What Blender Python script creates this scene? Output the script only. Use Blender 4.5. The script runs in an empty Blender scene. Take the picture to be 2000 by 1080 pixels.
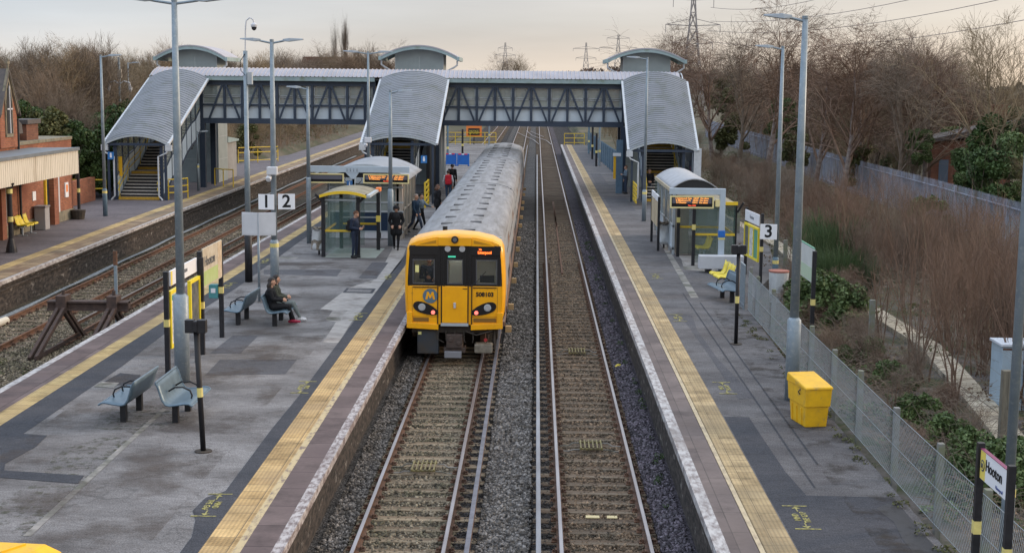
import bpy, bmesh, math, random
import numpy as np
from mathutils import Vector, Matrix, noise as mnoise
R = math.radians
random.seed(7); np.random.seed(7)
SC = bpy.context.scene

# ---------------------------------------------------------------- camera
F = 2778.0; CAMH = 6.75
_y = Vector((48.5, 378.0, -F)).normalized()
_x = Vector((1.0, -0.012, 0.0)); _x.z = (_x.x*_y.x + _x.y*_y.y)/-_y.z; _x.normalize()
_z = _x.cross(_y)
CM = Matrix((_x, _y, _z))                     # camera axes -> world
cd = bpy.data.cameras.new('camera'); cam = bpy.data.objects.new('camera', cd)
SC.collection.objects.link(cam)
cam.matrix_world = Matrix.Translation((0, 0, CAMH)) @ CM.to_4x4()
cd.sensor_width = 36.0; cd.lens = F/2000*36; cd.clip_start = 0.1; cd.clip_end = 9000
SC.camera = cam
SC.render.resolution_x = 1024; SC.render.resolution_y = 552

# ---------------------------------------------------------------- sky, sun, exposure
SUN_EL, SUN_AZ = R(15), R(66)                  # azimuth measured from +Y towards +X
w = bpy.data.worlds.new('World'); SC.world = w; w.use_nodes = True
nt = w.node_tree; nt.nodes.clear()
def N(t, nt=nt, **k):
    n = nt.nodes.new(t)
    for a, b in k.items(): setattr(n, a, b)
    return n
sky = N('ShaderNodeTexSky', sky_type='NISHITA', sun_disc=False, sun_elevation=SUN_EL, sun_rotation=SUN_AZ, dust_density=3.0, air_density=1.2)
bgs = N('ShaderNodeBackground'); bgs.inputs['Strength'].default_value = 0.10
nt.links.new(sky.outputs[0], bgs.inputs['Color'])
# cloud layer: pale grey stratus, warmer where the light breaks through low on the sun's side
tc = N('ShaderNodeTexCoord'); sep = N('ShaderNodeSeparateXYZ'); nt.links.new(tc.outputs['Generated'], sep.inputs[0])
ramp = N('ShaderNodeValToRGB'); cr = ramp.color_ramp
for p, c in [(0.0, (.98, .84, .70, 1)), (0.018, (.93, .83, .73, 1)), (.042, (.84, .82, .79, 1)), (.08, (.74, .755, .79, 1)), (.5, (.44, .48, .54, 1)), (1.0, (.42, .47, .55, 1))]:
    if p == 0.0: e = cr.elements[0]
    elif p == 1.0: e = cr.elements[-1]
    else: e = cr.elements.new(p)
    e.position = p; e.color = c
nt.links.new(sep.outputs['Z'], ramp.inputs[0])
ms = N('ShaderNodeMapping'); ms.inputs['Scale'].default_value = (1.2, 1.2, 9.0)
nt.links.new(tc.outputs['Generated'], ms.inputs[0])
nz = N('ShaderNodeTexNoise'); nz.inputs['Scale'].default_value = 2.2; nz.inputs['Detail'].default_value = 7; nz.inputs['Roughness'].default_value = .5
nt.links.new(ms.outputs[0], nz.inputs[0])
mr = N('ShaderNodeMapRange'); mr.inputs[1].default_value = .3; mr.inputs[2].default_value = .7; mr.inputs[3].default_value = .80; mr.inputs[4].default_value = 1.08
nt.links.new(nz.outputs[0], mr.inputs[0])
mxw = N('ShaderNodeMapRange'); mxw.inputs[1].default_value = -.35; mxw.inputs[2].default_value = .4; mxw.inputs[3].default_value = 0; mxw.inputs[4].default_value = 1
nt.links.new(sep.outputs['X'], mxw.inputs[0])
side = N('ShaderNodeMix', data_type='RGBA'); side.inputs[6].default_value = (.80, .87, .95, 1); side.inputs[7].default_value = (1.10, 1.01, .90, 1)
nt.links.new(mxw.outputs[0], side.inputs[0])
m1 = N('ShaderNodeMix', data_type='RGBA', blend_type='MULTIPLY'); m1.inputs[0].default_value = 1
nt.links.new(ramp.outputs[0], m1.inputs[6]); nt.links.new(side.outputs[2], m1.inputs[7])
# an overcast sky is much brighter overhead than at the horizon
zen = N('ShaderNodeMapRange'); zen.inputs[1].default_value = .07; zen.inputs[2].default_value = .6; zen.inputs[3].default_value = 1.0; zen.inputs[4].default_value = 3.6
nt.links.new(sep.outputs['Z'], zen.inputs[0])
mz = N('ShaderNodeMath', operation='MULTIPLY'); nt.links.new(mr.outputs[0], mz.inputs[0]); nt.links.new(zen.outputs[0], mz.inputs[1])
m2 = N('ShaderNodeVectorMath', operation='SCALE'); nt.links.new(m1.outputs[2], m2.inputs[0]); nt.links.new(mz.outputs[0], m2.inputs['Scale'])
bgc = N('ShaderNodeBackground'); bgc.inputs['Strength'].default_value = 1.0
nt.links.new(m2.outputs[0], bgc.inputs['Color'])
mix = N('ShaderNodeMixShader'); mix.inputs[0].default_value = 0.9
nt.links.new(bgs.outputs[0], mix.inputs[1]); nt.links.new(bgc.outputs[0], mix.inputs[2])
wo = N('ShaderNodeOutputWorld'); nt.links.new(mix.outputs[0], wo.inputs[0])
sd = bpy.data.lights.new('sun', 'SUN'); sd.energy = 2.0; sd.angle = R(10); sd.color = (1.0, .74, .52)
so = bpy.data.objects.new('sun', sd); SC.collection.objects.link(so)
sdir = Vector((math.sin(SUN_AZ)*math.cos(SUN_EL), math.cos(SUN_AZ)*math.cos(SUN_EL), math.sin(SUN_EL)))
so.rotation_euler = sdir.to_track_quat('Z', 'Y').to_euler(); so.location = (60, 60, 60)
vs = SC.view_settings; vs.view_transform = 'Standard'; vs.look = 'None'; vs.exposure = 0.1; vs.gamma = 1.0

# ---------------------------------------------------------------- helpers
COL = SC.collection
def ray(px, py): return CM @ Vector((px-1000, 540-py, -F))
def G(px, py, z=0.0):                         # photograph pixel -> point on the level z
    r = ray(px, py); t = (z-CAMH)/r.z; return Vector((r.x*t, r.y*t, z))
def D(px, py, Y):                             # photograph pixel -> point in the plane at distance Y
    r = ray(px, py); t = Y/r.y; return Vector((r.x*t, Y, CAMH+r.z*t))

MATS = {}
def mat(name, c, c2=None, s=3.0, det=6, rough=.8, metal=0.0, bump=0.0, bs=40.0, st=(1, 1, 1), spec=.4, thr=(.35, .65),
        c3=None, s3=.4, thr3=(.45, .6), emit=None, es=0.0, alpha=None, trans=0.0, attr=None, ior=1.45, coat=0, holes=0):
    """noise-weathered principled material in object space"""
    m = bpy.data.materials.new(name); m.use_nodes = True; t = m.node_tree; b = t.nodes['Principled BSDF']
    L = t.links.new
    b.inputs['Roughness'].default_value = rough; b.inputs['Metallic'].default_value = metal
    b.inputs['Specular IOR Level'].default_value = spec; b.inputs['IOR'].default_value = ior
    b.inputs['Base Color'].default_value = (*c, 1)
    tc = t.nodes.new('ShaderNodeTexCoord'); mp = t.nodes.new('ShaderNodeMapping'); mp.inputs['Scale'].default_value = st
    L(tc.outputs['Object'], mp.inputs[0])
    out = None
    def noise(scale, d, th):
        n = t.nodes.new('ShaderNodeTexNoise'); n.inputs['Scale'].default_value = scale; n.inputs['Detail'].default_value = d
        n.inputs['Roughness'].default_value = .62
        L(mp.outputs[0], n.inputs[0])
        r = t.nodes.new('ShaderNodeMapRange'); r.inputs[1].default_value = th[0]; r.inputs[2].default_value = th[1]; L(n.outputs[0], r.inputs[0])
        return n, r
    if c2 is not None:
        n, r = noise(s, det, thr)
        mx = t.nodes.new('ShaderNodeMix'); mx.data_type = 'RGBA'; mx.inputs[6].default_value = (*c, 1); mx.inputs[7].default_value = (*c2, 1)
        L(r.outputs[0], mx.inputs[0]); out = mx.outputs[2]
    if c3 is not None:
        n3, r3 = noise(s3, 5, thr3)
        mx = t.nodes.new('ShaderNodeMix'); mx.data_type = 'RGBA'; mx.inputs[7].default_value = (*c3, 1)
        if out is None: mx.inputs[6].default_value = (*c, 1)
        else: L(out, mx.inputs[6])
        L(r3.outputs[0], mx.inputs[0]); out = mx.outputs[2]
    if attr:
        a = t.nodes.new('ShaderNodeAttribute'); a.attribute_name = attr
        r = t.nodes.new('ShaderNodeMapRange'); r.inputs[3].default_value = .25; r.inputs[4].default_value = 2.3; L(a.outputs['Fac'], r.inputs[0])
        v = t.nodes.new('ShaderNodeVectorMath'); v.operation = 'SCALE'
        if out is None: v.inputs[0].default_value = c
        else: L(out, v.inputs[0])
        L(r.outputs[0], v.inputs['Scale']); out = v.outputs[0]
    if out is not None: L(out, b.inputs['Base Color'])
    if bump:
        n = t.nodes.new('ShaderNodeTexNoise'); n.inputs['Scale'].default_value = bs; n.inputs['Detail'].default_value = 4
        L(mp.outputs[0], n.inputs[0])
        bp = t.nodes.new('ShaderNodeBump'); bp.inputs['Strength'].default_value = bump; bp.inputs['Distance'].default_value = .02
        L(n.outputs[0], bp.inputs['Height']); L(bp.outputs[0], b.inputs['Normal'])
    if emit: b.inputs['Emission Color'].default_value = (*emit, 1); b.inputs['Emission Strength'].default_value = es
    if trans: b.inputs['Transmission Weight'].default_value = trans
    if alpha is not None: b.inputs['Alpha'].default_value = alpha
    if coat: b.inputs['Coat Weight'].default_value = coat; b.inputs['Coat Roughness'].default_value = .25
    if holes:
        n = t.nodes.new('ShaderNodeTexNoise'); n.inputs['Scale'].default_value = holes; n.inputs['Detail'].default_value = 7; n.inputs['Roughness'].default_value = .65; L(tc.outputs['Object'], n.inputs[0])
        r = t.nodes.new('ShaderNodeMapRange'); r.inputs[1].default_value = .50; r.inputs[2].default_value = .72; r.inputs[4].default_value = .75; L(n.outputs[0], r.inputs[0]); L(r.outputs[0], b.inputs['Alpha'])
    MATS[name] = m
    return m
def nodes(m): return m.node_tree.nodes, m.node_tree.links.new, m.node_tree.nodes['Principled BSDF']

def brickmat(name, c1, c2, mortar, bw, bh, ms=.01, swap='XZ', rough=.85, bump=.4, stain=None, offs=.5, noisec=.5, smooth=.1):
    m = bpy.data.materials.new(name); m.use_nodes = True; n, L, b = nodes(m)
    tc = n.new('ShaderNodeTexCoord'); sp = n.new('ShaderNodeSeparateXYZ'); cb = n.new('ShaderNodeCombineXYZ'); L(tc.outputs['Object'], sp.inputs[0])
    L(sp.outputs[swap[0]], cb.inputs[0]); L(sp.outputs[swap[1]], cb.inputs[1])
    br = n.new('ShaderNodeTexBrick'); br.inputs['Scale'].default_value = 1; br.inputs['Brick Width'].default_value = bw; br.inputs['Row Height'].default_value = bh
    br.inputs['Mortar Size'].default_value = ms; br.inputs['Mortar Smooth'].default_value = smooth; br.offset = offs
    br.inputs['Color1'].default_value = (*c1, 1); br.inputs['Color2'].default_value = (*c2, 1); br.inputs['Mortar'].default_value = (*mortar, 1)
    L(cb.outputs[0], br.inputs[0])
    ns = n.new('ShaderNodeTexNoise'); ns.inputs['Scale'].default_value = 1.4; ns.inputs['Detail'].default_value = 8; ns.inputs['Roughness'].default_value = .7; L(tc.outputs['Object'], ns.inputs[0])
    r = n.new('ShaderNodeMapRange'); r.inputs[1].default_value = .3; r.inputs[2].default_value = .7; r.inputs[3].default_value = 1-noisec*.6; r.inputs[4].default_value = 1+noisec*.6; L(ns.outputs[0], r.inputs[0])
    v = n.new('ShaderNodeVectorMath'); v.operation = 'SCALE'; L(br.outputs[0], v.inputs[0]); L(r.outputs[0], v.inputs['Scale'])
    out = v.outputs[0]
    if stain:
        n2 = n.new('ShaderNodeTexNoise'); n2.inputs['Scale'].default_value = .7; n2.inputs['Detail'].default_value = 8; L(tc.outputs['Object'], n2.inputs[0])
        r2 = n.new('ShaderNodeMapRange'); r2.inputs[1].default_value = .48; r2.inputs[2].default_value = .68; r2.inputs[4].default_value = .75; L(n2.outputs[0], r2.inputs[0])
        mx = n.new('ShaderNodeMix'); mx.data_type = 'RGBA'; mx.inputs[7].default_value = (*stain, 1); L(out, mx.inputs[6]); L(r2.outputs[0], mx.inputs[0]); out = mx.outputs[2]
    L(out, b.inputs['Base Color']); b.inputs['Roughness'].default_value = rough; b.inputs['Specular IOR Level'].default_value = .3
    bp = n.new('ShaderNodeBump'); bp.inputs['Strength'].default_value = bump; bp.inputs['Distance'].default_value = .01; bp.invert = True
    L(br.outputs['Fac'], bp.inputs['Height']); L(bp.outputs[0], b.inputs['Normal'])
    MATS[name] = m; return m

class MB:
    """collects shapes and links them as one mesh object"""
    def __init__(s): s.v = []; s.f = []; s.m = []
    def add(s, vs, fs, mi=0):
        o = len(s.v); s.v.extend([tuple(v) for v in vs]); s.f.extend([tuple(i+o for i in f) for f in fs]); s.m.extend([mi]*len(fs)); return s
    def box(s, x0, x1, y0, y1, z0, z1, mi=0):
        x0, x1 = min(x0, x1), max(x0, x1); y0, y1 = min(y0, y1), max(y0, y1); z0, z1 = min(z0, z1), max(z0, z1)
        return s.add([(x0, y0, z0), (x1, y0, z0), (x1, y1, z0), (x0, y1, z0), (x0, y0, z1), (x1, y0, z1), (x1, y1, z1), (x0, y1, z1)],
                     [(0, 3, 2, 1), (4, 5, 6, 7), (0, 1, 5, 4), (1, 2, 6, 5), (2, 3, 7, 6), (3, 0, 4, 7)], mi)
    def beam(s, p, q, w, h, mi=0, up=(0, 0, 1)):
        p = Vector(p); q = Vector(q); d = (q-p).normalized(); u = Vector(up)
        if abs(d.dot(u)) > .98: u = Vector((0, 1, 0))
        a = d.cross(u).normalized(); c = a.cross(d).normalized(); a *= w/2; c *= h/2
        vs = [p-a-c, p+a-c, p+a+c, p-a+c, q-a-c, q+a-c, q+a+c, q-a+c]
        return s.add(vs, [(0, 1, 2, 3), (7, 6, 5, 4), (0, 4, 5, 1), (1, 5, 6, 2), (2, 6, 7, 3), (3, 7, 4, 0)], mi)
    def tube(s, pts, r, n=8, mi=0, cap=True):
        pts = [Vector(p) for p in pts]; k = len(pts); rs = r if isinstance(r, (list, tuple)) else [r]*k
        base = len(s.v); pu = None
        for i, p in enumerate(pts):
            d = (pts[min(i+1, k-1)]-pts[max(i-1, 0)]).normalized()
            if pu is None: pu = Vector((0, 0, 1)) if abs(d.z) < .9 else Vector((1, 0, 0))
            a = d.cross(pu).normalized(); c = a.cross(d).normalized(); pu = c
            for j in range(n):
                t = 2*math.pi*j/n; s.v.append(tuple(p + (a*math.cos(t)+c*math.sin(t))*rs[i]))
        for i in range(k-1):
            for j in range(n):
                s.f.append((base+i*n+j, base+i*n+(j+1) % n, base+(i+1)*n+(j+1) % n, base+(i+1)*n+j)); s.m.append(mi)
        if cap:
            s.f.append(tuple(base+j for j in range(n-1, -1, -1))); s.m.append(mi)
            s.f.append(tuple(base+(k-1)*n+j for j in range(n))); s.m.append(mi)
        return s
    def prism(s, poly, axis, a, b, mi=0):
        n = len(poly)
        def P(u, v, w):
            return {'x': (w, u, v), 'y': (u, w, v), 'z': (u, v, w)}[axis]
        vs = [P(u, v, a) for u, v in poly]+[P(u, v, b) for u, v in poly]
        fs = [tuple(range(n)), tuple(range(2*n-1, n-1, -1))]+[(i, i+n, (i+1) % n+n, (i+1) % n) for i in range(n)]
        return s.add(vs, fs, mi)
    def ribbon(s, A, B, mi=0):                  # strip between two polylines
        n = len(A); o = len(s.v); s.v.extend([tuple(p) for p in A]); s.v.extend([tuple(p) for p in B])
        for i in range(n-1): s.f.append((o+i, o+i+1, o+n+i+1, o+n+i)); s.m.append(mi)
        return s
    def grid(s, fn, nu, nv, mi=0):
        o = len(s.v)
        for i in range(nu+1):
            for j in range(nv+1): s.v.append(tuple(fn(i/nu, j/nv)))
        for i in range(nu):
            for j in range(nv):
                a = o+i*(nv+1)+j; s.f.append((a, a+nv+1, a+nv+2, a+1)); s.m.append(mi)
        return s
    def disc(s, c, r, n=16, axis='y', mi=0, t=0.0, r2=None):
        r2 = r if r2 is None else r2
        pts = [(r*math.cos(2*math.pi*i/n), r2*math.sin(2*math.pi*i/n)) for i in range(n)]
        def P(u, v, w):
            return {'x': (c[0]+w, c[1]+u, c[2]+v), 'y': (c[0]+u, c[1]+w, c[2]+v), 'z': (c[0]+u, c[1]+v, c[2]+w)}[axis]
        if not t: return s.add([P(u, v, 0) for u, v in pts], [tuple(range(n))], mi)
        return s.add([P(u, v, 0) for u, v in pts]+[P(u, v, t) for u, v in pts], [tuple(range(n)), tuple(range(2*n-1, n-1, -1))]+[(i, i+n, (i+1) % n+n, (i+1) % n) for i in range(n)], mi)
    def xf(s, M):
        s.v = [tuple(M @ Vector(v)) for v in s.v]; return s
    def build(s, name, mats, parent=None, smooth=False, bevel=0, w=False, fixn=True, auto=None):
        me = bpy.data.meshes.new(name)
        v = s.v
        if w and parent is not None:
            o = parent
            while o.parent: o = o.parent
            ox, oy, oz = o.location; v = [(a-ox, b-oy, c-oz) for a, b, c in v]
        me.from_pydata(v, [], s.f)
        if not isinstance(mats, (list, tuple)): mats = [mats]
        for m in mats: me.materials.append(m)
        if len(mats) > 1: me.polygons.foreach_set('material_index', s.m)
        if fixn or bevel:
            bm = bmesh.new(); bm.from_mesh(me)
            if fixn and len(s.f) < 60000: bmesh.ops.recalc_face_normals(bm, faces=bm.faces)
            if bevel:
                ed = [e for e in bm.edges if len(e.link_faces) == 2 and e.calc_face_angle(0) > .5]
                bmesh.ops.bevel(bm, geom=ed, offset=bevel, segments=2, profile=.6, affect='EDGES', clamp_overlap=True)
            bm.to_mesh(me); bm.free()
        if smooth: me.polygons.foreach_set('use_smooth', [True]*len(me.polygons))
        if auto is not None:
            me.polygons.foreach_set('use_smooth', [True]*len(me.polygons)); me.set_sharp_from_angle(angle=R(auto))
        me.update()
        o = bpy.data.objects.new(name, me); COL.objects.link(o)
        if parent is not None: o.parent = parent
        return o

def tag(o, label=None, cat=None, group=None, kind=None):
    if label: o['label'] = label
    if cat: o['category'] = cat
    if group: o['group'] = group
    if kind: o['kind'] = kind
    return o
def thing(name, label, cat, loc=(0, 0, 0), rz=0.0, group=None):
    o = bpy.data.objects.new(name, None); COL.objects.link(o); o.location = loc; o.rotation_euler = (0, 0, rz)
    o.empty_display_size = .2
    return tag(o, label, cat, group)
def struct(o): o['kind'] = 'structure'; return o
def dup(src, loc, rz=None, label=None, scale=None, group=None):
    r = src.copy(); COL.objects.link(r); r.location = loc
    if rz is not None: r.rotation_euler = (0, 0, rz)
    if scale is not None: r.scale = scale if isinstance(scale, (tuple, list)) else (scale,)*3
    if label: r['label'] = label
    if group: r['group'] = group
    for ch in list(src.children):
        c = ch.copy(); COL.objects.link(c); c.parent = r
        for g in list(ch.children):
            d = g.copy(); COL.objects.link(d); d.parent = c
    return r
def text(body, size, matl, parent, name='lettering', M=None, ext=.002, align='CENTER', w=False, bold=0.0, sx=1.0):
    cu = bpy.data.curves.new(name, 'FONT'); cu.body = body; cu.size = size; cu.extrude = ext; cu.align_x = align; cu.align_y = 'CENTER'; cu.offset = bold
    cu.resolution_u = 3
    o = bpy.data.objects.new(name, cu); COL.objects.link(o); dg = bpy.context.evaluated_depsgraph_get()
    me = bpy.data.meshes.new_from_object(o.evaluated_get(dg)); bpy.data.objects.remove(o); bpy.data.curves.remove(cu)
    me.transform(Matrix.Diagonal((sx, 1, 1, 1)))
    M = M or Matrix()
    if w and parent is not None:
        q = parent
        while q.parent: q = q.parent
        M = Matrix.Translation(-Vector(q.location)) @ M
    me.transform(M)
    me.materials.clear(); me.materials.append(matl)
    o = bpy.data.objects.new(name, me); COL.objects.link(o); o.parent = parent; return o
def face(loc, nx, ny, roll=0):                # text plane: upright, facing direction (nx, ny)
    n = Vector((nx, ny, 0)).normalized(); z = Vector((0, 0, 1)); x = z.cross(n)
    return Matrix.Translation(loc) @ Matrix((x, z, n)).transposed().to_4x4()

def split_loose(o):
    """every separate shell of a mesh becomes a part of its own"""
    me = o.data; n = len(me.vertices); par = list(range(n))
    def f(a):
        while par[a] != a: par[a] = par[par[a]]; a = par[a]
        return a
    for e in me.edges:
        a, b = f(e.vertices[0]), f(e.vertices[1])
        if a != b: par[a] = b
    gr = {}
    for p in me.polygons: gr.setdefault(f(p.vertices[0]), []).append(p.index)
    if len(gr) < 2: return
    if len(gr) > 90: return
    for k, (root, fs) in enumerate(gr.items()):
        vi = {}; vv = []; ff = []; mi = []
        for i in fs:
            p = me.polygons[i]; q = []
            for v in p.vertices:
                if v not in vi: vi[v] = len(vv); vv.append(tuple(me.vertices[v].co))
                q.append(vi[v])
            ff.append(q); mi.append(p.material_index)
        m2 = bpy.data.meshes.new(o.name.split('.')[0]); m2.from_pydata(vv, [], ff)
        for m in me.materials: m2.materials.append(m)
        m2.polygons.foreach_set('material_index', mi); m2.polygons.foreach_set('use_smooth', [me.polygons[fs[0]].use_smooth]*len(ff)); m2.update()
        if k == 0: first = m2; continue
        c = bpy.data.objects.new(o.name.split('.')[0], m2); COL.objects.link(c); c.parent = o.parent; c.matrix_local = o.matrix_local
    o.data = first
# ---------------------------------------------------------------- materials
def asphalt(name, c1, c2, c3, stain=.6, speck=.55, crack=.3, st=(.6, 1.2, 1), sc=1.0):
    """tarmac: broad tonal patches, dragged stains, aggregate speckle, hairline cracks and gum spots"""
    m = bpy.data.materials.new(name); m.use_nodes = True; n, L, b = nodes(m); tc = n.new('ShaderNodeTexCoord')
    def nz(scale, det, lo, hi, a, z, st_=(1, 1, 1), rough=.65):
        mp = n.new('ShaderNodeMapping'); mp.inputs['Scale'].default_value = st_; L(tc.outputs['Object'], mp.inputs[0])
        q = n.new('ShaderNodeTexNoise'); q.inputs['Scale'].default_value = scale; q.inputs['Detail'].default_value = det; q.inputs['Roughness'].default_value = rough; L(mp.outputs[0], q.inputs[0])
        r = n.new('ShaderNodeMapRange'); r.inputs[1].default_value = lo; r.inputs[2].default_value = hi; r.inputs[3].default_value = a; r.inputs[4].default_value = z; L(q.outputs[0], r.inputs[0]); return r.outputs[0], q
    f, _ = nz(.45*sc, 8, .36, .64, 0, 1, st); mx = n.new('ShaderNodeMix'); mx.data_type = 'RGBA'; mx.inputs[6].default_value = (*c1, 1); mx.inputs[7].default_value = (*c2, 1); L(f, mx.inputs[0])
    g, _ = nz(1.7*sc, 12, .5, .72, 0, stain, (1.0, .8, 1), .75); m2 = n.new('ShaderNodeMix'); m2.data_type = 'RGBA'; m2.inputs[7].default_value = (*c3, 1); L(g, m2.inputs[0]); L(mx.outputs[2], m2.inputs[6])
    h, q = nz(38, 3, .3, .7, 1-speck, 1+speck); k, _ = nz(9, 6, .3, .7, .78, 1.22, (.5, 1.6, 1)); mu = n.new('ShaderNodeMath'); mu.operation = 'MULTIPLY'; L(h, mu.inputs[0]); L(k, mu.inputs[1])
    vo = n.new('ShaderNodeTexVoronoi'); vo.feature = 'DISTANCE_TO_EDGE'; vo.inputs['Scale'].default_value = .26; wn = n.new('ShaderNodeTexNoise'); wn.inputs['Scale'].default_value = 1.1; wn.inputs['Detail'].default_value = 6; L(tc.outputs['Object'], wn.inputs[0])
    wv = n.new('ShaderNodeVectorMath'); wv.operation = 'MULTIPLY_ADD'; wv.inputs[1].default_value = (2.6, 2.6, 0); L(wn.outputs['Color'], wv.inputs[0]); L(tc.outputs['Object'], wv.inputs[2]); L(wv.outputs[0], vo.inputs[0])
    cr_ = n.new('ShaderNodeMapRange'); cr_.inputs[1].default_value = .001; cr_.inputs[2].default_value = .007; cr_.inputs[3].default_value = 1-crack; cr_.inputs[4].default_value = 1; L(vo.outputs['Distance'], cr_.inputs[0])
    mu2 = n.new('ShaderNodeMath'); mu2.operation = 'MULTIPLY'; L(mu.outputs[0], mu2.inputs[0]); L(cr_.outputs[0], mu2.inputs[1])
    gv = n.new('ShaderNodeTexVoronoi'); gv.inputs['Scale'].default_value = 2.3; L(tc.outputs['Object'], gv.inputs[0]); gr_ = n.new('ShaderNodeMapRange'); gr_.inputs[1].default_value = .045; gr_.inputs[2].default_value = .07; gr_.inputs[3].default_value = .55; gr_.inputs[4].default_value = 1; L(gv.outputs['Distance'], gr_.inputs[0])
    mu3 = n.new('ShaderNodeMath'); mu3.operation = 'MULTIPLY'; L(mu2.outputs[0], mu3.inputs[0]); L(gr_.outputs[0], mu3.inputs[1])
    sc_ = n.new('ShaderNodeVectorMath'); sc_.operation = 'SCALE'; L(m2.outputs[2], sc_.inputs[0]); L(mu3.outputs[0], sc_.inputs['Scale']); L(sc_.outputs[0], b.inputs['Base Color'])
    bp = n.new('ShaderNodeBump'); bp.inputs['Strength'].default_value = .5; bp.inputs['Distance'].default_value = .01; L(q.outputs[0], bp.inputs['Height']); L(bp.outputs[0], b.inputs['Normal']); b.inputs['Roughness'].default_value = .88; b.inputs['Specular IOR Level'].default_value = .3
    MATS[name] = m; return m
asph = asphalt('asphalt_grey', (.082, .076, .076), (.222, .213, .213), (.075, .058, .05))
asph_r = asphalt('asphalt_warm', (.070, .066, .069), (.140, .134, .137), (.04, .033, .035))
asph_l = asphalt('asphalt_mauve', (.10, .088, .096), (.15, .132, .14), (.07, .06, .065), crack=.4)
asph_dark = asphalt('asphalt_dark', (.030, .033, .042), (.052, .053, .062), (.075, .072, .075), stain=.35, crack=.3)
asph_mid = asphalt('asphalt_patch', (.058, .058, .066), (.09, .088, .097), (.11, .105, .105), stain=.4, crack=.3)
wet = mat('asphalt_wet', (.012, .013, .018), (.022, .023, .03), s=4, rough=.5, bump=.1, bs=160)
conc = mat('concrete_light', (.26, .245, .235), (.36, .34, .32), s=3, det=10, rough=.9, bump=.2, bs=90, c3=(.17, .15, .14), s3=1.2, thr3=(.5, .7))
conc_g = mat('concrete_grey', (.20, .19, .18), (.30, .28, .26), s=5, det=10, rough=.92, bump=.3, bs=60, c3=(.12, .12, .10), s3=1.5)
moss = mat('moss', (.045, .055, .02), (.10, .095, .06), s=14, det=8, rough=1, bump=.5, bs=60, holes=5)
maroon = brickmat('edge_slabs', (.10, .072, .070), (.15, .112, .106), (.05, .035, .035), 1.0, .61, .012, 'YX', bump=.2, stain=(.085, .06, .06), offs=0, noisec=.7)
maroon2 = brickmat('edge_slabs_right', (.125, .10, .095), (.17, .135, .125), (.09, .075, .07), 1.0, .61, .01, 'YX', bump=.15, stain=(.10, .08, .075), offs=0, noisec=.7)
slab_l = brickmat('edge_slabs_left', (.19, .125, .08), (.29, .215, .13), (.06, .045, .035), .7, .6, .012, 'YX', bump=.2, stain=(.10, .085, .065), offs=0, noisec=.7)
white_worn = mat('worn_white_paint', (.44, .41, .405), (.17, .135, .13), s=11, det=14, rough=.85, bump=.3, bs=80, thr=(.42, .60), st=(1, .45, 1), c3=(.15, .11, .105), s3=1.1, thr3=(.5, .7))
white_old = mat('white_edge_paint', (.47, .455, .45), (.20, .17, .165), s=9, det=14, rough=.85, bump=.2, bs=80, thr=(.42, .64), st=(1, .4, 1), c3=(.21, .18, .17), s3=1.2, thr3=(.52, .7))
cream_worn = mat('worn_cream_line', (.48, .38, .22), (.20, .15, .12), s=9, det=10, rough=.85, thr=(.48, .64), st=(1, .4, 1))
yellow_mark = mat('worn_yellow_marking', (.40, .36, .11), (.12, .11, .08), s=16, det=8, rough=.85, thr=(.4, .65))

def tactile_mat(name, c1, c2, stain):
    m = brickmat(name, c1, c2, (.16, .12, .07), .40, .40, .008, 'XY', bump=.2, stain=stain, offs=0, noisec=.9)
    n, L, b = nodes(m)
    tc = n.new('ShaderNodeTexCoord'); mp = n.new('ShaderNodeMapping'); mp.inputs['Scale'].default_value = (1/.066,)*3; L(tc.outputs['Object'], mp.inputs[0])
    v = n.new('ShaderNodeVectorMath'); v.operation = 'FRACTION'; L(mp.outputs[0], v.inputs[0])
    s = n.new('ShaderNodeVectorMath'); s.operation = 'SUBTRACT'; s.inputs[1].default_value = (.5, .5, 0); L(v.outputs[0], s.inputs[0])
    m2 = n.new('ShaderNodeVectorMath'); m2.operation = 'MULTIPLY'; m2.inputs[1].default_value = (1, 1, 0); L(s.outputs[0], m2.inputs[0])
    ln = n.new('ShaderNodeVectorMath'); ln.operation = 'LENGTH'; L(m2.outputs[0], ln.inputs[0])
    r = n.new('ShaderNodeMapRange'); r.inputs[1].default_value = .22; r.inputs[2].default_value = .36; r.inputs[3].default_value = 1; r.inputs[4].default_value = 0; L(ln.outputs[1], r.inputs[0])
    bp = n.new('ShaderNodeBump'); bp.inputs['Strength'].default_value = .9; bp.inputs['Distance'].default_value = .006; L(r.outputs[0], bp.inputs['Height']); L(bp.outputs[0], b.inputs['Normal'])
    # studs lighter, the surface between them darker
    src = b.inputs['Base Color'].links[0].from_socket
    r2 = n.new('ShaderNodeMapRange'); r2.inputs[1].default_value = .25; r2.inputs[2].default_value = .5; r2.inputs[3].default_value = 1.12; r2.inputs[4].default_value = .8; L(ln.outputs[1], r2.inputs[0])
    sc = n.new('ShaderNodeVectorMath'); sc.operation = 'SCALE'; L(src, sc.inputs[0]); L(r2.outputs[0], sc.inputs['Scale']); L(sc.outputs[0], b.inputs['Base Color'])
    return m
tact = tactile_mat('tactile_paving', (.40, .262, .115), (.49, .335, .155), (.29, .205, .115))
tact_r = tactile_mat('tactile_paving_right', (.35, .255, .135), (.45, .335, .185), (.20, .155, .095))
tact_l = tactile_mat('tactile_paving_left', (.40, .29, .13), (.50, .37, .17), (.22, .16, .09))

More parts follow.
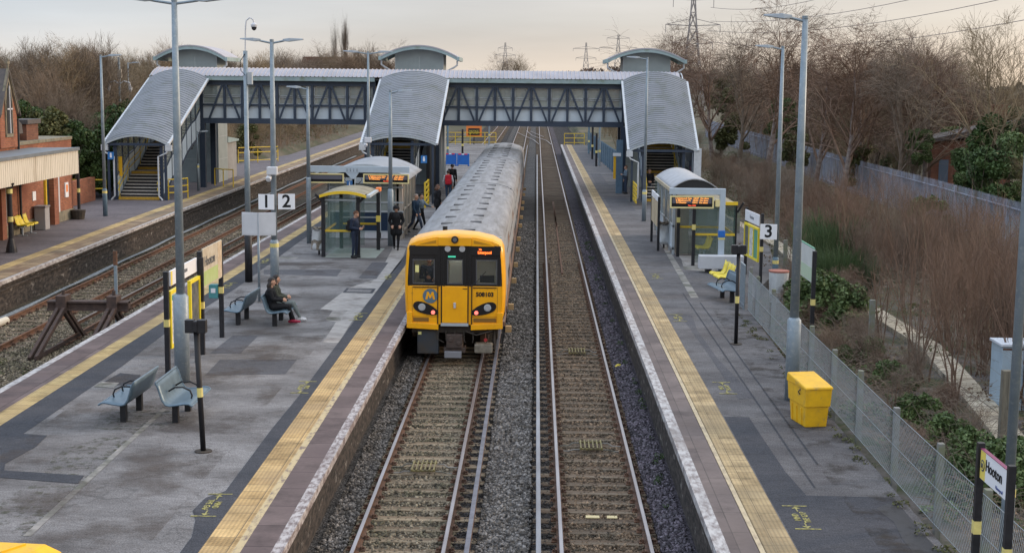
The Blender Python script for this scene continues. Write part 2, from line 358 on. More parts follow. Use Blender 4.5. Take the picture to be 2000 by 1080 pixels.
def ballast_mat(name, c1, c2, scale=22, disp=.03):
    m = bpy.data.materials.new(name); m.use_nodes = True; n, L, b = nodes(m)
    tc = n.new('ShaderNodeTexCoord'); v = n.new('ShaderNodeTexVoronoi'); v.inputs['Scale'].default_value = scale; L(tc.outputs['Object'], v.inputs[0])
    sp = n.new('ShaderNodeSeparateXYZ'); L(v.outputs['Color'], sp.inputs[0])
    mx = n.new('ShaderNodeMix'); mx.data_type = 'RGBA'; mx.inputs[6].default_value = (*c1, 1); mx.inputs[7].default_value = (*c2, 1); L(sp.outputs[0], mx.inputs[0])
    ns = n.new('ShaderNodeTexNoise'); ns.inputs['Scale'].default_value = .8; ns.inputs['Detail'].default_value = 6; L(tc.outputs['Object'], ns.inputs[0])
    r = n.new('ShaderNodeMapRange'); r.inputs[1].default_value = .3; r.inputs[2].default_value = .7; r.inputs[3].default_value = .7; r.inputs[4].default_value = 1.3; L(ns.outputs[0], r.inputs[0])
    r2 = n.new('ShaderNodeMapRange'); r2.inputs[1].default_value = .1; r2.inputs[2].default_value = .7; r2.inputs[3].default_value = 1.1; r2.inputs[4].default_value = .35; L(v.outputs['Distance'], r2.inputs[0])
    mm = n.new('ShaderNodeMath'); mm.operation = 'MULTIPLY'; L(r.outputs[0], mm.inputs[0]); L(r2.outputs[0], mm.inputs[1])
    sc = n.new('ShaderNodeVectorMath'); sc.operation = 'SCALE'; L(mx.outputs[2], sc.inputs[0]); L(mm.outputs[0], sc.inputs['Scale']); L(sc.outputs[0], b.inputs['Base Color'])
    bp = n.new('ShaderNodeBump'); bp.inputs['Strength'].default_value = 1; bp.inputs['Distance'].default_value = disp; bp.invert = True
    L(v.outputs['Distance'], bp.inputs['Height']); L(bp.outputs[0], b.inputs['Normal']); b.inputs['Roughness'].default_value = .92; b.inputs['Specular IOR Level'].default_value = .25
    return m
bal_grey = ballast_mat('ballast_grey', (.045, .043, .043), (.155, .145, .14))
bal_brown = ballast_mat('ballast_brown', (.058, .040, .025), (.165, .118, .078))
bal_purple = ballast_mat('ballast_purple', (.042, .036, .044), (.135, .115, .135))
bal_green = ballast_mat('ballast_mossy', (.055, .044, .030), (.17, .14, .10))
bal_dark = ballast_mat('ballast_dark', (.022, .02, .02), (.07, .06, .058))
st_grey = mat('stone_grey', (.145, .134, .127), c3=(.08, .07, .06), s3=3, attr='rnd', rough=.9)
st_brown = mat('stone_brown', (.145, .10, .065), c3=(.075, .06, .042), s3=3, attr='rnd', rough=.9)
st_purple = mat('stone_purple', (.11, .093, .11), c3=(.075, .068, .076), s3=3, attr='rnd', rough=.9)
st_green = mat('stone_mossy', (.16, .132, .095), c3=(.085, .075, .048), s3=1.5, attr='rnd', rough=.9)
st_dark = mat('stone_dark', (.03, .027, .026), attr='rnd', rough=.9)
rust = mat('rusty_steel', (.13, .065, .038), (.075, .045, .032), s=9, rough=.8, metal=.1, bump=.2, bs=60)
rust_o = mat('orange_rust', (.17, .085, .048), (.09, .05, .035), s=6, rough=.85, bump=.2, bs=60)
rail_top = mat('polished_rail', (.36, .34, .36), (.24, .22, .23), s=5, rough=.32, metal=.7, st=(1, .1, 1))
cond_top = mat('conductor_rail_steel', (.30, .31, .34), (.20, .20, .22), s=5, rough=.42, metal=.6, st=(1, .15, 1))
wood_sl = mat('timber_sleeper', (.185, .13, .082), (.105, .075, .05), s=5, det=10, rough=.9, bump=.4, bs=30, st=(.4, 3, 1), c3=(.24, .19, .13), s3=1.5)
wood_sl2 = mat('timber_sleeper_dark', (.135, .09, .058), (.075, .052, .036), s=5, det=10, rough=.9, bump=.4, bs=30, st=(.4, 3, 1), c3=(.16, .125, .09), s3=1.5)
insul = mat('insulator', (.20, .19, .17), rough=.6)
grass_soil = mat('rough_ground', (.075, .065, .045), (.045, .055, .022), s=.5, det=12, rough=1, bump=.8, bs=9, c3=(.12, .10, .07), s3=.12, thr3=(.45, .62))
soil_gravel = mat('stony_ground', (.13, .115, .11), (.07, .06, .05), s=2.2, det=12, rough=1, bump=.8, bs=22, c3=(.04, .05, .02), s3=.6, thr3=(.47, .6))
dark_wall = mat('sooty_wall', (.022, .019, .018), (.085, .07, .06), s=4.5, det=14, rough=.95, bump=.6, bs=14, st=(1, .8, 2.2), thr=(.4, .66), c3=(.24, .22, .20), s3=2.2, thr3=(.60, .70))

def vary(m, lo=.72, hi=1.2):                  # each sleeper weathers differently
    n, L, b = nodes(m); src = b.inputs['Base Color'].links[0].from_socket; oi = n.new('ShaderNodeObjectInfo'); r = n.new('ShaderNodeMapRange'); r.inputs[3].default_value = lo; r.inputs[4].default_value = hi; L(oi.outputs['Random'], r.inputs[0])
    v = n.new('ShaderNodeVectorMath'); v.operation = 'SCALE'; L(src, v.inputs[0]); L(r.outputs[0], v.inputs['Scale']); L(v.outputs[0], b.inputs['Base Color'])
vary(wood_sl); vary(wood_sl2)
# ---------------------------------------------------------------- terrain
def terr(x, y):
    def sm(a, b, t): t = min(1, max(0, (t-a)/(b-a))); return t*t*(3-2*t)
    z = -1.32
    z += 1.22*sm(-23.6, -25.6, x)
    z += .97*sm(5.6, 6.3, x) - .2*sm(12, 18, x) + .5*sm(22, 27, x)
    if y > 170: z += (.6*sm(170, 260, y))*(1-math.exp(-((x+1)/14)**2))
    z += 7.0*math.exp(-((x-38)/42)**2-((y-560)/110)**2)
    z += 5*sm(150, 420, -x)*sm(100, 400, y) + 3*sm(60, 200, x)*0
    z += .15*mnoise.noise(Vector((x*.08, y*.08, 0)))*(sm(6.5, 9, x)+sm(-27, -30, x)) + 1.2*mnoise.noise(Vector((x*.006, y*.006, 3)))*sm(180, 500, abs(y)+abs(x))
    return z
xs = sorted(set([-3500, -2200, -1400, -900, -600, -420, -300, -220, -160, -120, -95, -75, -60, -50, -42, -36, -32, -29, -27, -25.6, -24.6, -23.6, -18, -10, -3, 2, 5.5, 5.8, 6.05, 6.3] + [6.6+.8*i for i in range(24)] + [27, 30, 34, 38, 42, 48, 54, 60, 70, 80, 95, 120, 160, 220, 300, 420, 600, 900, 1400, 2200, 3500]))
ys = [-60, -20, 0]+[4+3*i for i in range(40)]+[128+8*i for i in range(10)]+[210, 225, 240, 260, 280, 300, 330, 360, 400, 440, 480, 520, 560, 600, 650, 700, 800, 1000, 1300, 1800, 2600, 4000, 7000]
g = MB(); nx = len(xs)
g.v = [(x, y, terr(x, y)) for y in ys for x in xs]
for j in range(len(ys)-1):
    for i in range(nx-1):
        g.f.append((j*nx+i, j*nx+i+1, (j+1)*nx+i+1, (j+1)*nx+i)); g.m.append(1 if (xs[i] >= 6.05 and xs[i] < 13 and ys[j] < 75) else 0)
struct(g.build('ground', [grass_soil, soil_gravel], smooth=True))

# ballast bed: butted strips
ZB = -1.105; ZS = -1.055; ZR = -.92
def edgeL(y):                                 # platform edge of the far left platform
    return np.interp(y, [0, 46, 60, 75, 105, 152, 260], [-17.6, -17.8, -18.15, -18.5, -18.9, -19.3, -21.5])
def trkA(y): return np.interp(y, [0, 40, 75, 105, 152, 260], [-16.85, -16.95, -17.25, -17.75, -18.15, -20.3])  # left rail
YS = list(range(4, 262, 6))
def strip(name, fa, fb, z, m, y0=4, y1=256, kind='structure'):
    Y = [y for y in YS if y0 <= y <= y1]
    if Y[0] > y0: Y = [y0]+Y
    if Y[-1] < y1: Y.append(y1)
    a = MB().ribbon([(fa(y), y, z) for y in Y], [(fb(y), y, z) for y in Y]); o = a.build(name, m)
    if o.data.polygons[0].normal.z < 0: o.data.flip_normals()
    o['kind'] = kind; return o
K = lambda v: (lambda y: v)
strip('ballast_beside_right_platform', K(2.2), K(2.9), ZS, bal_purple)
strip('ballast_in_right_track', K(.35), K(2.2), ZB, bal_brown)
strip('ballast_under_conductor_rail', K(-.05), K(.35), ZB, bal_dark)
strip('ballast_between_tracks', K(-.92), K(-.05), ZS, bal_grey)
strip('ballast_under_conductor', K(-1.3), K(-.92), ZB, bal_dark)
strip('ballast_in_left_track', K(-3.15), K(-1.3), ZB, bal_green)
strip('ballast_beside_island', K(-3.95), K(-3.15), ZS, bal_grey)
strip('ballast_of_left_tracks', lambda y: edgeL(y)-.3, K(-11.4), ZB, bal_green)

SHO = {(-.92, -.02), (-.92, .02), (-3.62, -3.15), (2.2, 2.72)}
# loose stones that make the ballast bed
def stones(name, zones, m):
    P = []
    for x0, x1, y0, y1, dens, s in zones:
        n = int((x1-x0)*(y1-y0)*dens)
        P.append(np.column_stack([np.random.uniform(x0, x1, n), np.random.uniform(y0, y1, n), np.full(n, ZS if (x0, x1) in SHO else ZB)+np.random.uniform(-.008, .012, n), np.random.uniform(.7, 1.3, n)*s]))
    P = np.vstack(P); n = len(P)
    base = np.array([(-1, -1, -1), (1, -1, -1), (1, 1, -1), (-1, 1, -1), (-1, -1, 1), (1, -1, 1), (1, 1, 1), (-1, 1, 1)], float)*.5
    v = base[None]*np.random.uniform(.55, 1.15, (n, 8, 1))+np.random.uniform(-.12, .12, (n, 8, 3))
    v *= np.random.uniform([.8, .7, .55], [1.3, 1.1, .95], (n, 3))[:, None, :]
    q = np.random.normal(size=(n, 4)); q[:, 1:3] *= .5; q /= np.linalg.norm(q, axis=1)[:, None]; a, b, c, d = q.T
    RM = np.stack([np.stack([1-2*(c*c+d*d), 2*(b*c-a*d), 2*(b*d+a*c)], -1), np.stack([2*(b*c+a*d), 1-2*(b*b+d*d), 2*(c*d-a*b)], -1), np.stack([2*(b*d-a*c), 2*(c*d+a*b), 1-2*(b*b+c*c)], -1)], 1)
    v = np.einsum('nij,nkj->nki', RM, v)*P[:, 3][:, None, None]+P[:, None, :3]
    f = np.array([(0, 3, 2, 1), (4, 5, 6, 7), (0, 1, 5, 4), (1, 2, 6, 5), (2, 3, 7, 6), (3, 0, 4, 7)])
    fa = (f[None]+np.arange(n)[:, None, None]*8).reshape(-1)
    me = bpy.data.meshes.new(name); me.vertices.add(n*8); me.vertices.foreach_set('co', v.reshape(-1)); nf = n*6
    me.loops.add(nf*4); me.loops.foreach_set('vertex_index', fa); me.polygons.add(nf)
    me.polygons.foreach_set('loop_start', np.arange(nf)*4); me.update(calc_edges=True); me.materials.append(m)
    at = me.attributes.new('rnd', 'FLOAT', 'FACE'); at.data.foreach_set('value', np.repeat(np.random.beta(1.3, 1.9, n), 6))
    me.update(); o = bpy.data.objects.new(name, me); COL.objects.link(o); o['kind'] = 'stuff'; return o
d1, d2, d3 = 430, 260, 130
for nm, m, z in [('stones_between_tracks', st_grey, [(-.92, -.02, 17, 36, d1, .05), (-.92, -.02, 36, 60, d2, .055), (-.92, .02, 60, 80, d3, .06), (-3.62, -3.15, 17, 40, d1, .05)]),
                 ('stones_in_left_track', st_green, [(-3.15, -1.35, 17, 40, d1*.8, .048)]),
                 ('stones_in_right_track', st_brown, [(.4, 2.2, 17, 36, d1*.8, .048), (.4, 2.2, 36, 60, d2*.8, .055), (.4, 2.2, 60, 80, d3, .055)]),
                 ('stones_beside_right_platform', st_purple, [(2.2, 2.72, 17, 36, d1, .05), (2.2, 2.72, 36, 60, d2, .055), (2.2, 2.72, 60, 80, d3, .055)]),
                 ('stones_by_conductor_rails', st_dark, [(-1.35, -.92, 17, 42, d1*.7, .045), (-.02, .4, 17, 36, d1*.7, .045), (-.02, .4, 36, 60, d2*.7, .05)]),
                 ('stones_in_left_yard', st_green, [(-17.6, -12.2, 34, 52, 210, .055), (-17.9, -13.2, 52, 80, 90, .06)])]:
    stones(nm, z, m)

# ---------------------------------------------------------------- platforms
WT = .004
def plate(name, x0, x1, y0, y1, z, m): return struct(MB().box(x0, x1, y0, y1, z-.05, z).build(name, m))
def sheet(name, pts, m, z=WT):
    if z == 0: z = WT
    o = MB().add([(p[0], p[1], z) for p in pts], [tuple(range(len(pts)))]).build(name, m)
    if o.data.polygons[0].normal.z < 0: o.data.flip_normals()
    return struct(o)
def pxs(name, pts, m, z=WT, ox=0, oy=0, k=1.0): return sheet(name, [G(ox+a/k, oy+b/k, z) for a, b in pts], m, z)
YE = 158
# island
struct(MB().box(-11.50, -3.80, -4, YE, -1.5, -.1).box(-11.65, -3.62, -4, YE, -.1, 0).build('island_platform', [asph]))
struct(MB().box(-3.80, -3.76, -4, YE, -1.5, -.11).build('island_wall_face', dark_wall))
struct(MB().box(-3.62, -3.595, -4, YE, -.14, .002).build('island_coping_edge', white_worn))
struct(MB().box(-11.68, -11.65, -4, YE, -.14, .002).build('island_coping_edge_left', white_old))
def xs_sheet(name, x0, x1, m, y0=-4, y1=YE, z=WT): return sheet(name, [(x0, y0), (x1, y0), (x1, y1), (x0, y1)], m, z)
xs_sheet('island_white_edge', -3.76, -3.62, white_worn); xs_sheet('island_edge_slabs', -4.20, -3.76, maroon)
xs_sheet('island_cream_line', -4.32, -4.20, cream_worn); xs_sheet('island_tactile_strip', -4.80, -4.32, tact)
sheet('island_dark_strip', [(-4.80, -4), (-4.80, 60), (-4.80, 110), (-5.15, 110), (-5.10, 60), (-5.12, 44), (-5.06, 30), (-5.10, 27), (-5.08, 22.8), (-5.32, 22.4), (-5.36, 21.7), (-5.2, 21.2), (-5.06, 20.4), (-5.05, -4)], asph_dark)
xs_sheet('island_left_white_edge', -11.65, -11.50, white_old); xs_sheet('island_left_slabs', -11.50, -10.84, maroon)
xs_sheet('island_left_tactile_strip', -10.84, -10.42, tact_l)
sheet('island_left_dark_strip', [(-10.42, -4), (-9.75, -4), (-9.75, 33), (-9.9, 38), (-9.75, 46), (-9.95, 60), (-9.9, 100), (-10.42, 100)], asph_dark)
pxs('island_patch_trench', [(0, 846), (40, 846), (92, 850), (70, 872), (10, 905), (8, 918), (165, 928), (152, 944), (0, 932)], asph_dark, .006)
C6 = dict(ox=350, oy=350, k=3.086)
pxs('island_patch_light', [(1290, 410), (1370, 415), (1335, 500), (1040, 860), (960, 985), (865, 985), (945, 860), (885, 850), (925, 790), (850, 782), (1020, 655), (1190, 600)], conc, **C6)
pxs('island_patch_dark', [(1165, 500), (1260, 503), (1190, 598), (1080, 595)], asph_mid, .006, **C6)
pxs('island_patch_band', [(510, 545), (980, 545), (950, 585), (510, 572)], asph_mid, **C6)
pxs('island_slab_small', [(890, 830), (995, 828), (970, 852), (885, 850)], conc_g, .008, **C6)
pxs('island_slab_strip', [(610, 468), (720, 470), (700, 482), (600, 478)], conc_g, **C6)
pxs('island_manhole_frame', [(1010, 655), (1185, 660), (1165, 688), (985, 683)], asph_dark, .008, **C6)
pxs('island_manhole_lid', [(1022, 661), (1165, 665), (1150, 682), (1005, 678)], asph, .012, **C6)
pxs('island_patch_low', [(430, 702), (580, 702), (558, 730), (400, 733)], asph_mid)
pxs('island_patch_upper', [(455, 655), (505, 655), (470, 690), (410, 690)], asph_mid)
pxs('island_patch_bench', [(235, 728), (275, 732), (262, 752), (190, 752)], asph_dark)
pxs('island_slab_bench', [(200, 745), (233, 747), (222, 757), (183, 755)], conc_g, .008)
pxs('island_drain', [(318, 796), (325, 799), (60, 1046), (44, 1046)], conc_g, .006)
pxs('island_drain_gap', [(314, 795), (318, 796), (44, 1046), (36, 1046)], moss, .007)
pxs('island_moss_a', [(200, 800), (262, 790), (330, 795), (370, 815), (330, 835), (250, 845), (180, 835)], moss, .0055)
pxs('island_moss_b', [(110, 880), (240, 840), (230, 880), (130, 940), (80, 935)], moss)
pxs('island_moss_c', [(50, 948), (100, 944), (40, 1010), (0, 1030), (0, 985)], moss)
pxs('island_moss_d', [(100, 948), (150, 946), (120, 985), (50, 1040), (20, 1040)], moss)
def marking(name, x, y, mirror=1):            # the stencilled gap warning by the tactile strip
    mm = struct(MB().box(x-.2, x+.2, y+.58, y+.62, .009, .011).box(x-.2, x+.2, y-.62, y-.58, .009, .011)
           .box(x-.012, x+.012, y+.30, y+.48, .009, .011).box(x-.012, x+.012, y-.48, y-.30, .009, .011)
           .add([(x-.07, y+.46, .010), (x+.07, y+.46, .010), (x, y+.56, .010)], [(0, 1, 2)]).add([(x-.07, y-.46, .010), (x+.07, y-.46, .010), (x, y-.56, .010)], [(0, 2, 1)]).build(name, yellow_mark))
    t = text('MIND\nTHE GAP', .14, yellow_mark, mm, 'stencil', Matrix.Translation((x, y, .0095)) @ Matrix.Rotation(-mirror*math.pi/2, 4, 'Z'), ext=.001, bold=.004)
for x, y, k in [(-5.12, 22.0, 1), (-5.1, 30.9, 1), (-5.08, 40.5, 1), (-5.1, 49, 1), (-10.15, 46.5, -1), (-10.15, 53, -1), (4.25, 21.8, -1), (4.3, 31.4, -1), (4.2, 41, -1), (4.3, 50.0, -1)]: marking('gap_warning_marking', x, y, k)
# right platform
RP = [(2.84, -4), (6.12, -4), (6.12, 30), (6.5, 43), (7.6, 47.5), (8.9, 52), (9.9, 60), (9.9, 92), (6.4, 95), (5.6, YE), (2.84, YE)]
def solid(name, poly, z0, z1, m): return struct(MB().prism(poly, 'z', z0, z1).build(name, m))
solid('right_platform', RP, -1.5, 0, asph_r)
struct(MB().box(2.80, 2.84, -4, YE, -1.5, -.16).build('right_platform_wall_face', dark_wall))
struct(MB().box(2.70, 2.84, -4, YE, -.15, .002).build('right_platform_coping', white_old))
xs_sheet('right_white_edge', 2.70, 2.90, white_old); xs_sheet('right_edge_slabs', 2.90, 3.34, maroon2)
xs_sheet('right_cream_line', 3.33, 3.43, mat('cream_line_right', (.50, .41, .27), (.30, .24, .17), s=9, det=10, rough=.85, thr=(.45, .7), st=(1, .4, 1))); xs_sheet('right_tactile_strip', 3.42, 3.90, tact_r)
C3 = dict(ox=1400, oy=640, k=2.455)
pxs('right_dark_asphalt', [(35, 425), (155, 428), (205, 505), (330, 690), (430, 803), (845, 812), (1130, 1150), (440, 1150)], asph_dark, **C3)
pxs('right_wet_stain', [(765, 865), (800, 850), (850, 835), (870, 850), (1075, 1080), (1140, 1160), (960, 1120), (930, 1060), (890, 1010), (850, 930)], wet, .007, **C3)
grime = mat('platform_grime', (.035, .028, .024), (.06, .05, .04), s=8, rough=1, holes=1.6)
sheet('right_grime', [(5.15, 14), (6.12, 14), (6.12, 30), (6.5, 43), (5.4, 43), (5.1, 30)], grime, .009)
sheet('right_seam_a', [(4.78, 23.5), (4.81, 23.5), (4.86, 46), (4.83, 46)], asph_dark, .0085); sheet('right_seam_b', [(5.12, 25), (5.15, 25), (5.2, 44), (5.17, 44)], asph_dark, .0085)
sheet('island_grime', [(-9.6, 20), (-5.6, 20), (-5.5, 52), (-9.6, 58)], mat('island_grime', (.085, .068, .06), (.11, .09, .08), s=6, rough=1, holes=.55), .0095)
C2 = dict(ox=950, oy=640, k=2.454)
pxs('right_trench', [(930, -60), (985, -60), (1010, 10), (1110, 150), (1290, 335), (1210, 342), (1060, 120)], asph_mid, **C2)
sheet('right_patch_a', [(4.1, 76), (5.4, 76), (5.4, 86), (4.1, 86)], asph_mid); sheet('right_patch_b', [(4.1, 96), (4.9, 96), (4.9, 108), (4.1, 108)], asph_mid)
sheet('right_patch_c', [(4.05, 118), (5.3, 118), (5.3, 140), (4.05, 140)], asph_mid)
sheet('right_strip_light', [(5.0, 45), (5.25, 45), (5.6, 62), (5.4, 62)], conc_g); sheet('right_patch_d', [(5.5, 52), (6.9, 51), (7.4, 54), (5.7, 55)], conc_g)
# left platform
Y2 = [4, 20, 46, 60, 75, 90, 105, 130, 152, 200, 256]
def lband(name, a, b, m, z=WT): return strip(name, lambda y: edgeL(y)+a, lambda y: edgeL(y)+b, z, m)
s = MB().ribbon([(edgeL(y)-.1, y, -.001) for y in Y2], [(np.interp(y, [0, 100, 125, 256], [-27, -26.5, -22.5, -24.5]), y, -.001) for y in Y2]).build('left_platform', asph_l)
if s.data.polygons[0].normal.z < 0: s.data.flip_normals()
struct(s)
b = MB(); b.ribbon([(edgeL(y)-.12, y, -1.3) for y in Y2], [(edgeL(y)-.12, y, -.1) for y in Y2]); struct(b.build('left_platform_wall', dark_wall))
b = MB()
for a, c in [(-.02, -.13), (-.08, -.30), (-.10, -.55)]: pass
b.ribbon([(edgeL(y), y, -.13) for y in Y2], [(edgeL(y), y, .002) for y in Y2]).ribbon([(edgeL(y), y, .002) for y in Y2], [(edgeL(y)-.13, y, .002) for y in Y2]).ribbon([(edgeL(y), y, -.13) for y in Y2], [(edgeL(y)-.12, y, -.13) for y in Y2])
struct(b.build('left_platform_coping', white_old))
b = MB()
for z0, z1, o in [(-.22, -.13, -.05), (-.36, -.30, -.04)]:
    b.ribbon([(edgeL(y)+o, y, z0) for y in Y2], [(edgeL(y)+o, y, z1) for y in Y2]).ribbon([(edgeL(y)+o, y, z1) for y in Y2], [(edgeL(y)-.12, y, z1) for y in Y2]).ribbon([(edgeL(y)+o, y, z0) for y in Y2], [(edgeL(y)-.12, y, z0) for y in Y2])
struct(b.build('left_platform_wall_courses', dark_wall))
lband('left_edge_slabs', -.95, -.13, slab_l); lband('left_tactile_strip', -1.42, -.95, tact_l)

# ---------------------------------------------------------------- tracks
PROF = [(-.07, -.155), (.07, -.155), (.07, -.145), (.012, -.125), (.012, -.045), (.033, -.035), (.035, -.006), (.028, 0), (-.028, 0), (-.035, -.006), (-.033, -.035), (-.012, -.045), (-.012, -.125), (-.07, -.145)]
def rail_mesh(fx, y0, y1, top, side, name, parent, step=200, prof=PROF, z=ZR, fz=None):
    Y = [y0]+[y for y in range(0, 400, step) if y0 < y < y1]+[y1]; b = MB(); n = len(prof)
    for y in Y: b.v.extend([(fx(y)+u, y, z+v) for u, v in prof])
    for i in range(len(Y)-1):
        for j in range(n):
            k = (j+1) % n; b.f.append((i*n+j, i*n+k, (i+1)*n+k, (i+1)*n+j)); b.m.append(1 if j in (6, 7, 8) else 0)
    b.f.append(tuple(range(n-1, -1, -1))); b.m.append(0); b.f.append(tuple((len(Y)-1)*n+j for j in range(n))); b.m.append(0)
    return b.build(name, [side, top], parent, w=True)
def sleeper_proto(length, m, cx, name='sleeper'):
    b = MB().box(-length/2, length/2, -.125, .125, -.13, 0); o = b.build(name, m, None, bevel=.008); return o
chair_b = MB().box(-.16, .16, -.075, .075, 0, .022).box(-.105, -.072, -.06, .06, .022, .075).box(.072, .105, -.06, .06, .022, .075).tube([(-.13, 0, .02), (-.13, 0, .06)], .02, 6).tube([(.13, 0, .02), (.13, 0, .06)], .02, 6)
def track(label, xc, y0, y1, sp, length, msl, mchair, off=0, far_from=None, cxf=None, group=None, top=rail_top, side=rust, chairs_to=62, gap=None):
    t = thing('railway_track', label, 'railway track', (xc, y0, ZR))
    f = (lambda y: xc) if cxf is None else cxf
    rail_mesh(lambda y: f(y)-.752, y0, y1, top, side, 'rail', t, 200 if cxf is None else 8); rail_mesh(lambda y: f(y)+.752, y0, y1, top, side, 'rail', t, 200 if cxf is None else 8)
    y = y0+.3; k = 0; sl = None; ch = None; rest = MB()
    while y < y1:
        if gap and gap[0] < y < gap[1]: y += sp; continue
        dx = f(y)-xc+off+random.uniform(-.02, .02)
        if k < 98:
            if sl is None:
                sl = MB().box(-length/2, length/2, -.125, .125, -.13, 0).build('sleeper', msl, bevel=.01); o = sl
                ch = chair_b.build('rail_chair', mchair, bevel=.004)
                c1 = ch
            else: o = sl.copy(); COL.objects.link(o); c1 = None
            o.parent = t; o.location = (dx, y-y0, -.155-.005+random.uniform(-.006, .004)); o.rotation_euler = (0, 0, random.uniform(-.008, .008))
            if y < chairs_to:
                for sx in (-.752, .752):
                    if c1 is None: c1 = ch.copy(); COL.objects.link(c1)
                    c1.parent = o; c1.location = (sx-(dx-(f(y)-xc)), 0, .004); c1 = None
        else: rest.box(f(y)+off-length/2, f(y)+off+length/2, y-.125, y+.125, ZR-.29, ZR-.158)
        k += 1; y += sp
    if rest.v: rest.build('sleepers_beyond', msl, t, w=True)['kind'] = 'stuff'
    if ch is not None and ch.parent is None: bpy.data.objects.remove(ch)
    return t
track('right hand electrified track with shiny rails, empty beside the right platform', 1.257, 12, 175, .60, 2.6, wood_sl2, rust, off=.06)
track('left hand track with rusty sided rails running under the yellow train', -2.205, 12, 175, .60, 2.6, wood_sl, rust, off=-.02, gap=(42.5, 100))
track('rusty track along the foot of the far left platform wall', float(trkA(30))+.752, 30, 200, .72, 2.5, wood_sl2, rust, cxf=lambda y: float(trkA(y))+.752, top=rust_o, side=rust_o)
track('rusty dead end track leading to the brown buffer stop', -13.15, 41.2, 150, .72, 2.5, wood_sl2, rust, top=rust_o, side=rust_o)
CP = [(-.045, -.11), (.045, -.11), (.045, -.10), (.015, -.09), (.018, -.04), (.040, -.03), (.043, -.006), (.036, 0), (-.036, 0), (-.043, -.006), (-.040, -.03), (-.018, -.04), (-.015, -.09), (-.045, -.10)]
def conductor(label, x, y0, y1, top=cond_top, side=rust):
    t = thing('conductor_rail', label, 'conductor rail', (x, y0, ZR))
    rail_mesh(K(x), y0, y1, top, side, 'rail', t, prof=CP, z=ZR+.075)
    y = y0+1; first = None; k = 0
    while y < min(y1, y0+160) and k < 60:
        if first is None: first = MB().tube([(0, 0, -.16), (0, 0, -.08), (0, 0, -.036)], [.06, .035, .05], 8).build('insulator', insul, t); o = first
        else: o = first.copy(); COL.objects.link(o); o.parent = t
        o.location = (0, y-y0, 0); y += 2.4; k += 1
conductor('bright conductor rail left of the empty right hand track', .12, 12, 152)
conductor('dark bluish conductor rail right of the track in front of the train', -1.06, 12, 175, mat('dull_conductor', (.19, .19, .22), (.12, .12, .14), s=4, rough=.5, metal=.5))
conductor('dull conductor rail beside the dead end track', -14.42, 44, 150, mat('dull_brown_rail', (.17, .14, .12), (.11, .09, .08), s=4, rough=.6))
# crossover rails beyond the platforms
def crossrail(pts, label):
    P = [G(a, b, ZR) for a, b in pts]; b = MB()
    for p, q in zip(P, P[1:]): b.beam(p+Vector((0, 0, .003)), q+Vector((0, 0, .003)), .07, .05)
    t = b.build('crossover_rail', rail_top); tag(t, label, 'rail', 'crossover rails beyond the platforms')
for lab_, pts in zip(('left', 'middle', 'right'), [[(1010.7, 259), (1022, 265), (1042, 273.5), (1052.5, 282)], [(1028.5, 256), (1039, 265), (1055.5, 271), (1067.5, 275), (1076.5, 282.5)], [(1036, 257), (1048, 262), (1062, 268)]]):
    crossrail(pts, lab_+'most curving crossover rail between the two tracks beyond the footbridge' if lab_ != 'middle' else 'middle one of the curving crossover rails beyond the footbridge')
track('distant left track continuing beyond the crossover', -2.205, 175.2, 330, .9, 2.6, wood_sl2, rust)
track('distant right track continuing beyond the crossover', 1.257, 175.2, 330, .9, 2.6, wood_sl2, rust)
struct(MB().add([(-9, 158.5, -1.2), (8, 158.5, -1.2), (9, 420, -.9), (-9, 420, -.9)], [(0, 1, 2, 3)]).build('far_trackbed', bal_dark))
track('distant siding left of the two main tracks beyond the footbridge', -6.0, 176, 330, .9, 2.6, wood_sl2, rust)
# track furniture
yg = mat('grimy_yellow_steel', (.26, .22, .09), (.12, .10, .06), s=8, rough=.8)
def grid_thing(x, y, label):
    t = thing('track_antenna', label, 'track antenna', (x, y, ZR-.15), group='barred antennas bolted between the rails')
    b = MB()
    for i in range(6): b.beam((-.22+.088*i, -.36, .10), (-.22+.088*i, .36, .10), .03, .03)
    b.beam((-.25, -.3, .07), (.25, -.3, .07), .04, .03).beam((-.25, .3, .07), (.25, .3, .07), .04, .03); b.build('grid', yg, t)
    c = MB()
    for s in (-1, 1):
        for yy in (-.28, .28): c.tube([(s*.25, yy, .05), (s*.38, yy, .05), (s*.48, yy*.8, .0), (s*.66, yy*.8, .0)], .014, 6)
    c.build('bracket', conc_g, t)
grid_thing(-2.2, 28.1, 'barred antenna grid between the rails in front of the train')
grid_thing(1.26, 30.0, 'barred antenna grid in the right track, nearer one')
grid_thing(1.26, 40.9, 'barred antenna grid in the right track, farther one')
mk = mat('pale_yellow_paint', (.60, .50, .28), rough=.8)
tag(MB().box(.985, 1.235, 25.05, 25.18, ZR-.157, ZR-.14).build('sleeper_plate', mk), 'longer left one of two pale yellow plates on a right track sleeper', 'plate'); tag(MB().box(1.37, 1.56, 25.05, 25.18, ZR-.157, ZR-.14).build('sleeper_plate', mk), 'shorter right one of two pale yellow plates on a right track sleeper', 'plate')
for x0, y0, x1, y1, l in [(1098, 535, 1081, 395, 'longer'), (1088, 445, 1079, 395, 'shorter')]:
    b = MB().beam(G(x0, y0, ZR-.14), G(x1, y1, ZR-.14), .07, .08); tag(b.build('loose_rail', rust_o), l+' rusty loose rail lying between the rails of the right track', 'rail')
tag(MB().add([(2.25, 38.9, -1.05), (2.42, 38.95, -1.04), (2.44, 39.15, -1.02), (2.3, 39.2, -1.05), (2.35, 39.05, -.99)], [(0, 1, 4), (1, 2, 4), (2, 3, 4), (3, 0, 4)]).build('litter_bag', mat('yellow_plastic', (.65, .5, .05), rough=.5)), 'crumpled yellow litter on the ballast by the right platform', 'litter')
